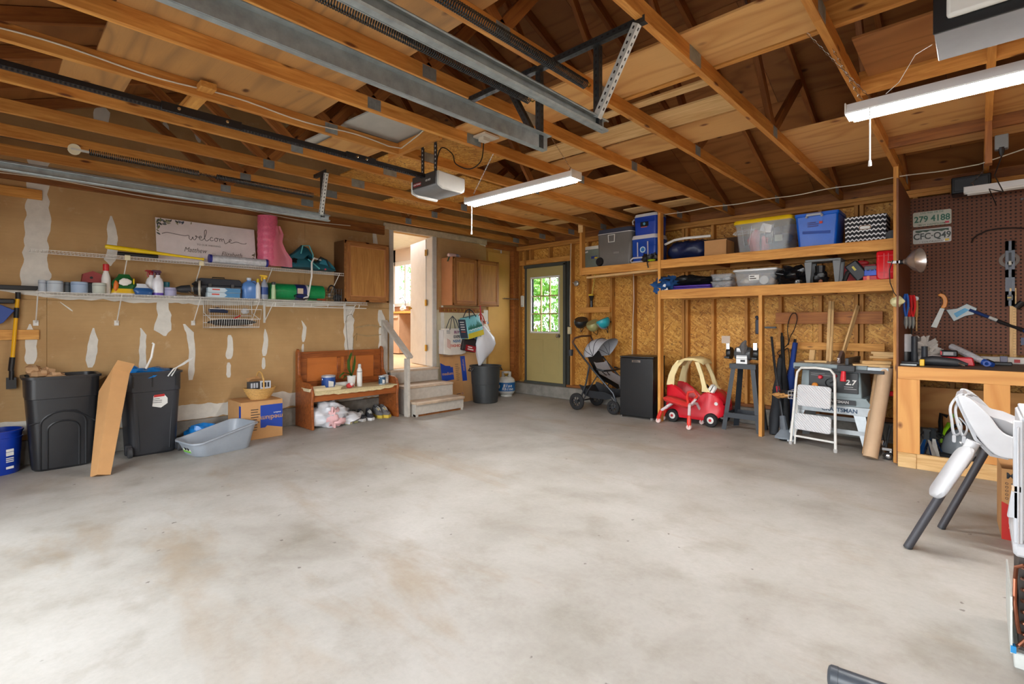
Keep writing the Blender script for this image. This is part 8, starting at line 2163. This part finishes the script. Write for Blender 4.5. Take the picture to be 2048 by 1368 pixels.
# red and brown carton behind the high chair
p = G(2003, 1078); T = thing('moving_box', 'brown and red moving box standing behind the white appliance', 'carton', (p.x, p.y, 0), 2)
MB().b(0, .42, 0, .36, 0, .42).build('carton', M_card, T, bevel=.002)
MB().prism([(0, .002), (.42, .002), (.42, .17), (.15, .17), (.05, .20), (0, .225)], .001, FR(0, -.0005, 0)).build('red_print', pl(196, 36, 30, .6), T)
text('Move', .05, M_blk2, T, FR(.075, -.002, .38), bold=.001)
for i in range(5):
    MB().lathe([(.005, 0), (.007, 0), (.007, .001), (.005, .001), (.005, 0)], 12, FR(.022, -.001, .335 - i * .022), caps=False).build('print_circle', M_blk2, T); lines(T, FR(.04, -.0012, .335 - i * .022), 1, .06, .01, M_blk2, .006)
MB().ell((.05, -.001, .145), (.03, .001, .018), 14, 6).build('dark_emblem', pl(60, 20, 60), T); lines(T, FR(.03, -.002, .105), 2, .08, .03, pl(230, 150, 120), .010)
# window air conditioner standing on end
T = thing('window_unit', 'white window air conditioner on end with bare copper coils at the right edge', 'appliance', (.088, 2.60, 0))
MB().b(.006, .40, .02, .40, .0, .06).build('base_pan', M_galw, T, bevel=.004)
MB().b(.02, .40, .05, .40, .06, .42).build('coil_core', pl(60, 52, 48, .6), T)
m = MB()
for i in range(16): m.tube([(.03 + (i % 2) * .02, .04, .085 + i * .0205), (.035 + (i % 2) * .02, .015, .09 + i * .0205), (.045 + (i % 2) * .02, .04, .105 + i * .0205)], .007, 6)
m.build('return_bends', flat('aged_copper', rgb(150, 92, 70), .35, .7, .3, 20), T)['kind'] = 'stuff'
for pts in (((.01, .03, .33), (.012, .01, .38), (.03, .0, .395), (.06, .0, .39), (.10, .01, .39)), ((.01, .03, .33), (.008, .01, .25), (.015, .0, .17), (.02, .01, .14)), ((.045, .02, .36), (.04, .0, .25), (.05, .0, .15), (.02, .0, .10), (.012, .02, .08))):
    MB().tube(pts, .0065, 8).build('copper_pipe', flat('copper', rgb(146, 92, 70), .3, .8, .2), T)
MB().b(-.004, .002, .0, .4, .06, .27).build('side_skin', M_galw, T); MB().b(-.003, .012, -.004, .02, .065, .09).build('blue_cable_tie', pl(30, 130, 190), T)
MB().b(.004, .40, .0, .40, .42, .47).build('lower_shroud', M_hw, T, bevel=.01)
MB().b(.022, .40, .03, .38, .47, .93).build('cabinet', M_hw, T, bevel=.006)
MB().b(.004, .03, .0, .03, .47, .92).b(.014, .02, -.01, .02, .47, .90).build('side_flange', M_hw, T, bevel=.003)
MB().prism([(-.012, 0), (.02, 0), (.02, .10), (.0, .10)], .03, FR(.0, .03, .56)).build('bracket', M_hw, T, bevel=.003)
MB().b(.0, .024, .0, .02, .66, .68).build('tape_patch', pl(206, 180, 150), T); MB().b(.03, .4, -.005, .38, .93, .945).build('top_lip', M_hw, T, bevel=.004)
for i in range(5): MB().b(.05 + i * .06, .09 + i * .06, .028, .031, .5, .9).build('louvre', pl(206, 208, 212), T)
# dark rounded tube nearest the camera
T = thing('tube_leg', 'dark rounded tube end lying on the floor nearest the camera', 'tube', (0, 0, 0))
a, b = P(1655, 1350, Z=.045), P(1850, 1420, Z=.045)
MB().tube([a, a + (b - a) * .012, a + (b - a) * .04, a + (b - a) * .12], [.020, .031, .0375, .038], 20).build('end_cap', flat('slate_rubber', rgb(58, 64, 72), .4), T); MB().tube([a + (b - a) * .122, b], .0365, 20).build('tube', flat('slate_tube', rgb(62, 68, 76), .35), T)
# ---------------------------------------------------------------- repeats share a group
GROUPS = {'door_track': 'overhead garage door tracks', 'track_hanger': 'perforated steel track hangers', 'extension_spring': 'extension springs of the garage doors',
    'door_opener': 'ceiling mounted door openers', 'shop_light': 'white tube lamps', 'plywood_sheet': 'plywood sheets stored on the truss chords', 'strand_board': 'strand boards stored on the truss chords',
    'plank': 'short planks stored on the truss chords', 'wood_cleat': 'wood cleats on the drywall', 'cable': 'cables fixed in the garage', 'wire_shelf': 'white wire shelves on the drywall',
    'tub': 'round tubs on the lower wire shelf', 'bag': 'bags', 'spray_bottle': 'spray bottles on the lower wire shelf', 'bag_box': 'flat cartons stacked before the toolbox', 'wall_cabinet': 'oak wall cabinets',
    'garbage_bin': 'black garbage bins by the drywall', 'trash_bag': 'blue trash bags', 'white_strap': 'white straps on the blue bag', 'ammo_box': 'small cartons in the wicker basket', 'paint_can': 'paint cans on the bench',
    'sneaker': 'shoes under the bench', 'tote_bag': 'tote bags hanging on the hook rail', 'bike_helmet': 'bike helmets on the helmet board', 'cooler': 'coolers on the upper left shelf',
    'storage_bin': 'plastic storage bins on the shelves', 'clear_box': 'small clear boxes stacked on the lower shelf', 'folded_chair': 'folded camp chairs behind the second post', 'wood_strip': 'pale wood strips leaning on the osb wall',
    'paper_roll': 'paper rolls', 'license_plate': 'license plates on the pegboard', 'pliers': 'pliers hanging at the divider', 'steel_tool': 'steel tools hanging at the divider', 'socket_tube': 'dark tubes on the workbench',
    'jack_stand': 'jack stands under the workbench', 'wood_plank': 'pine offcuts on the table saw', 'jacket': 'jackets on the lower shelf'}
import re as _re
_n = {}
for o in bpy.data.objects:
    if o.parent is None and o.get('category'): _n.setdefault(_re.sub(r'\.\d+$', '', o.name), []).append(o)
for k_, v in _n.items():
    if len(v) > 1 and k_ in GROUPS:
        for o in v:
            if not o.get('group'): o['group'] = GROUPS[k_]
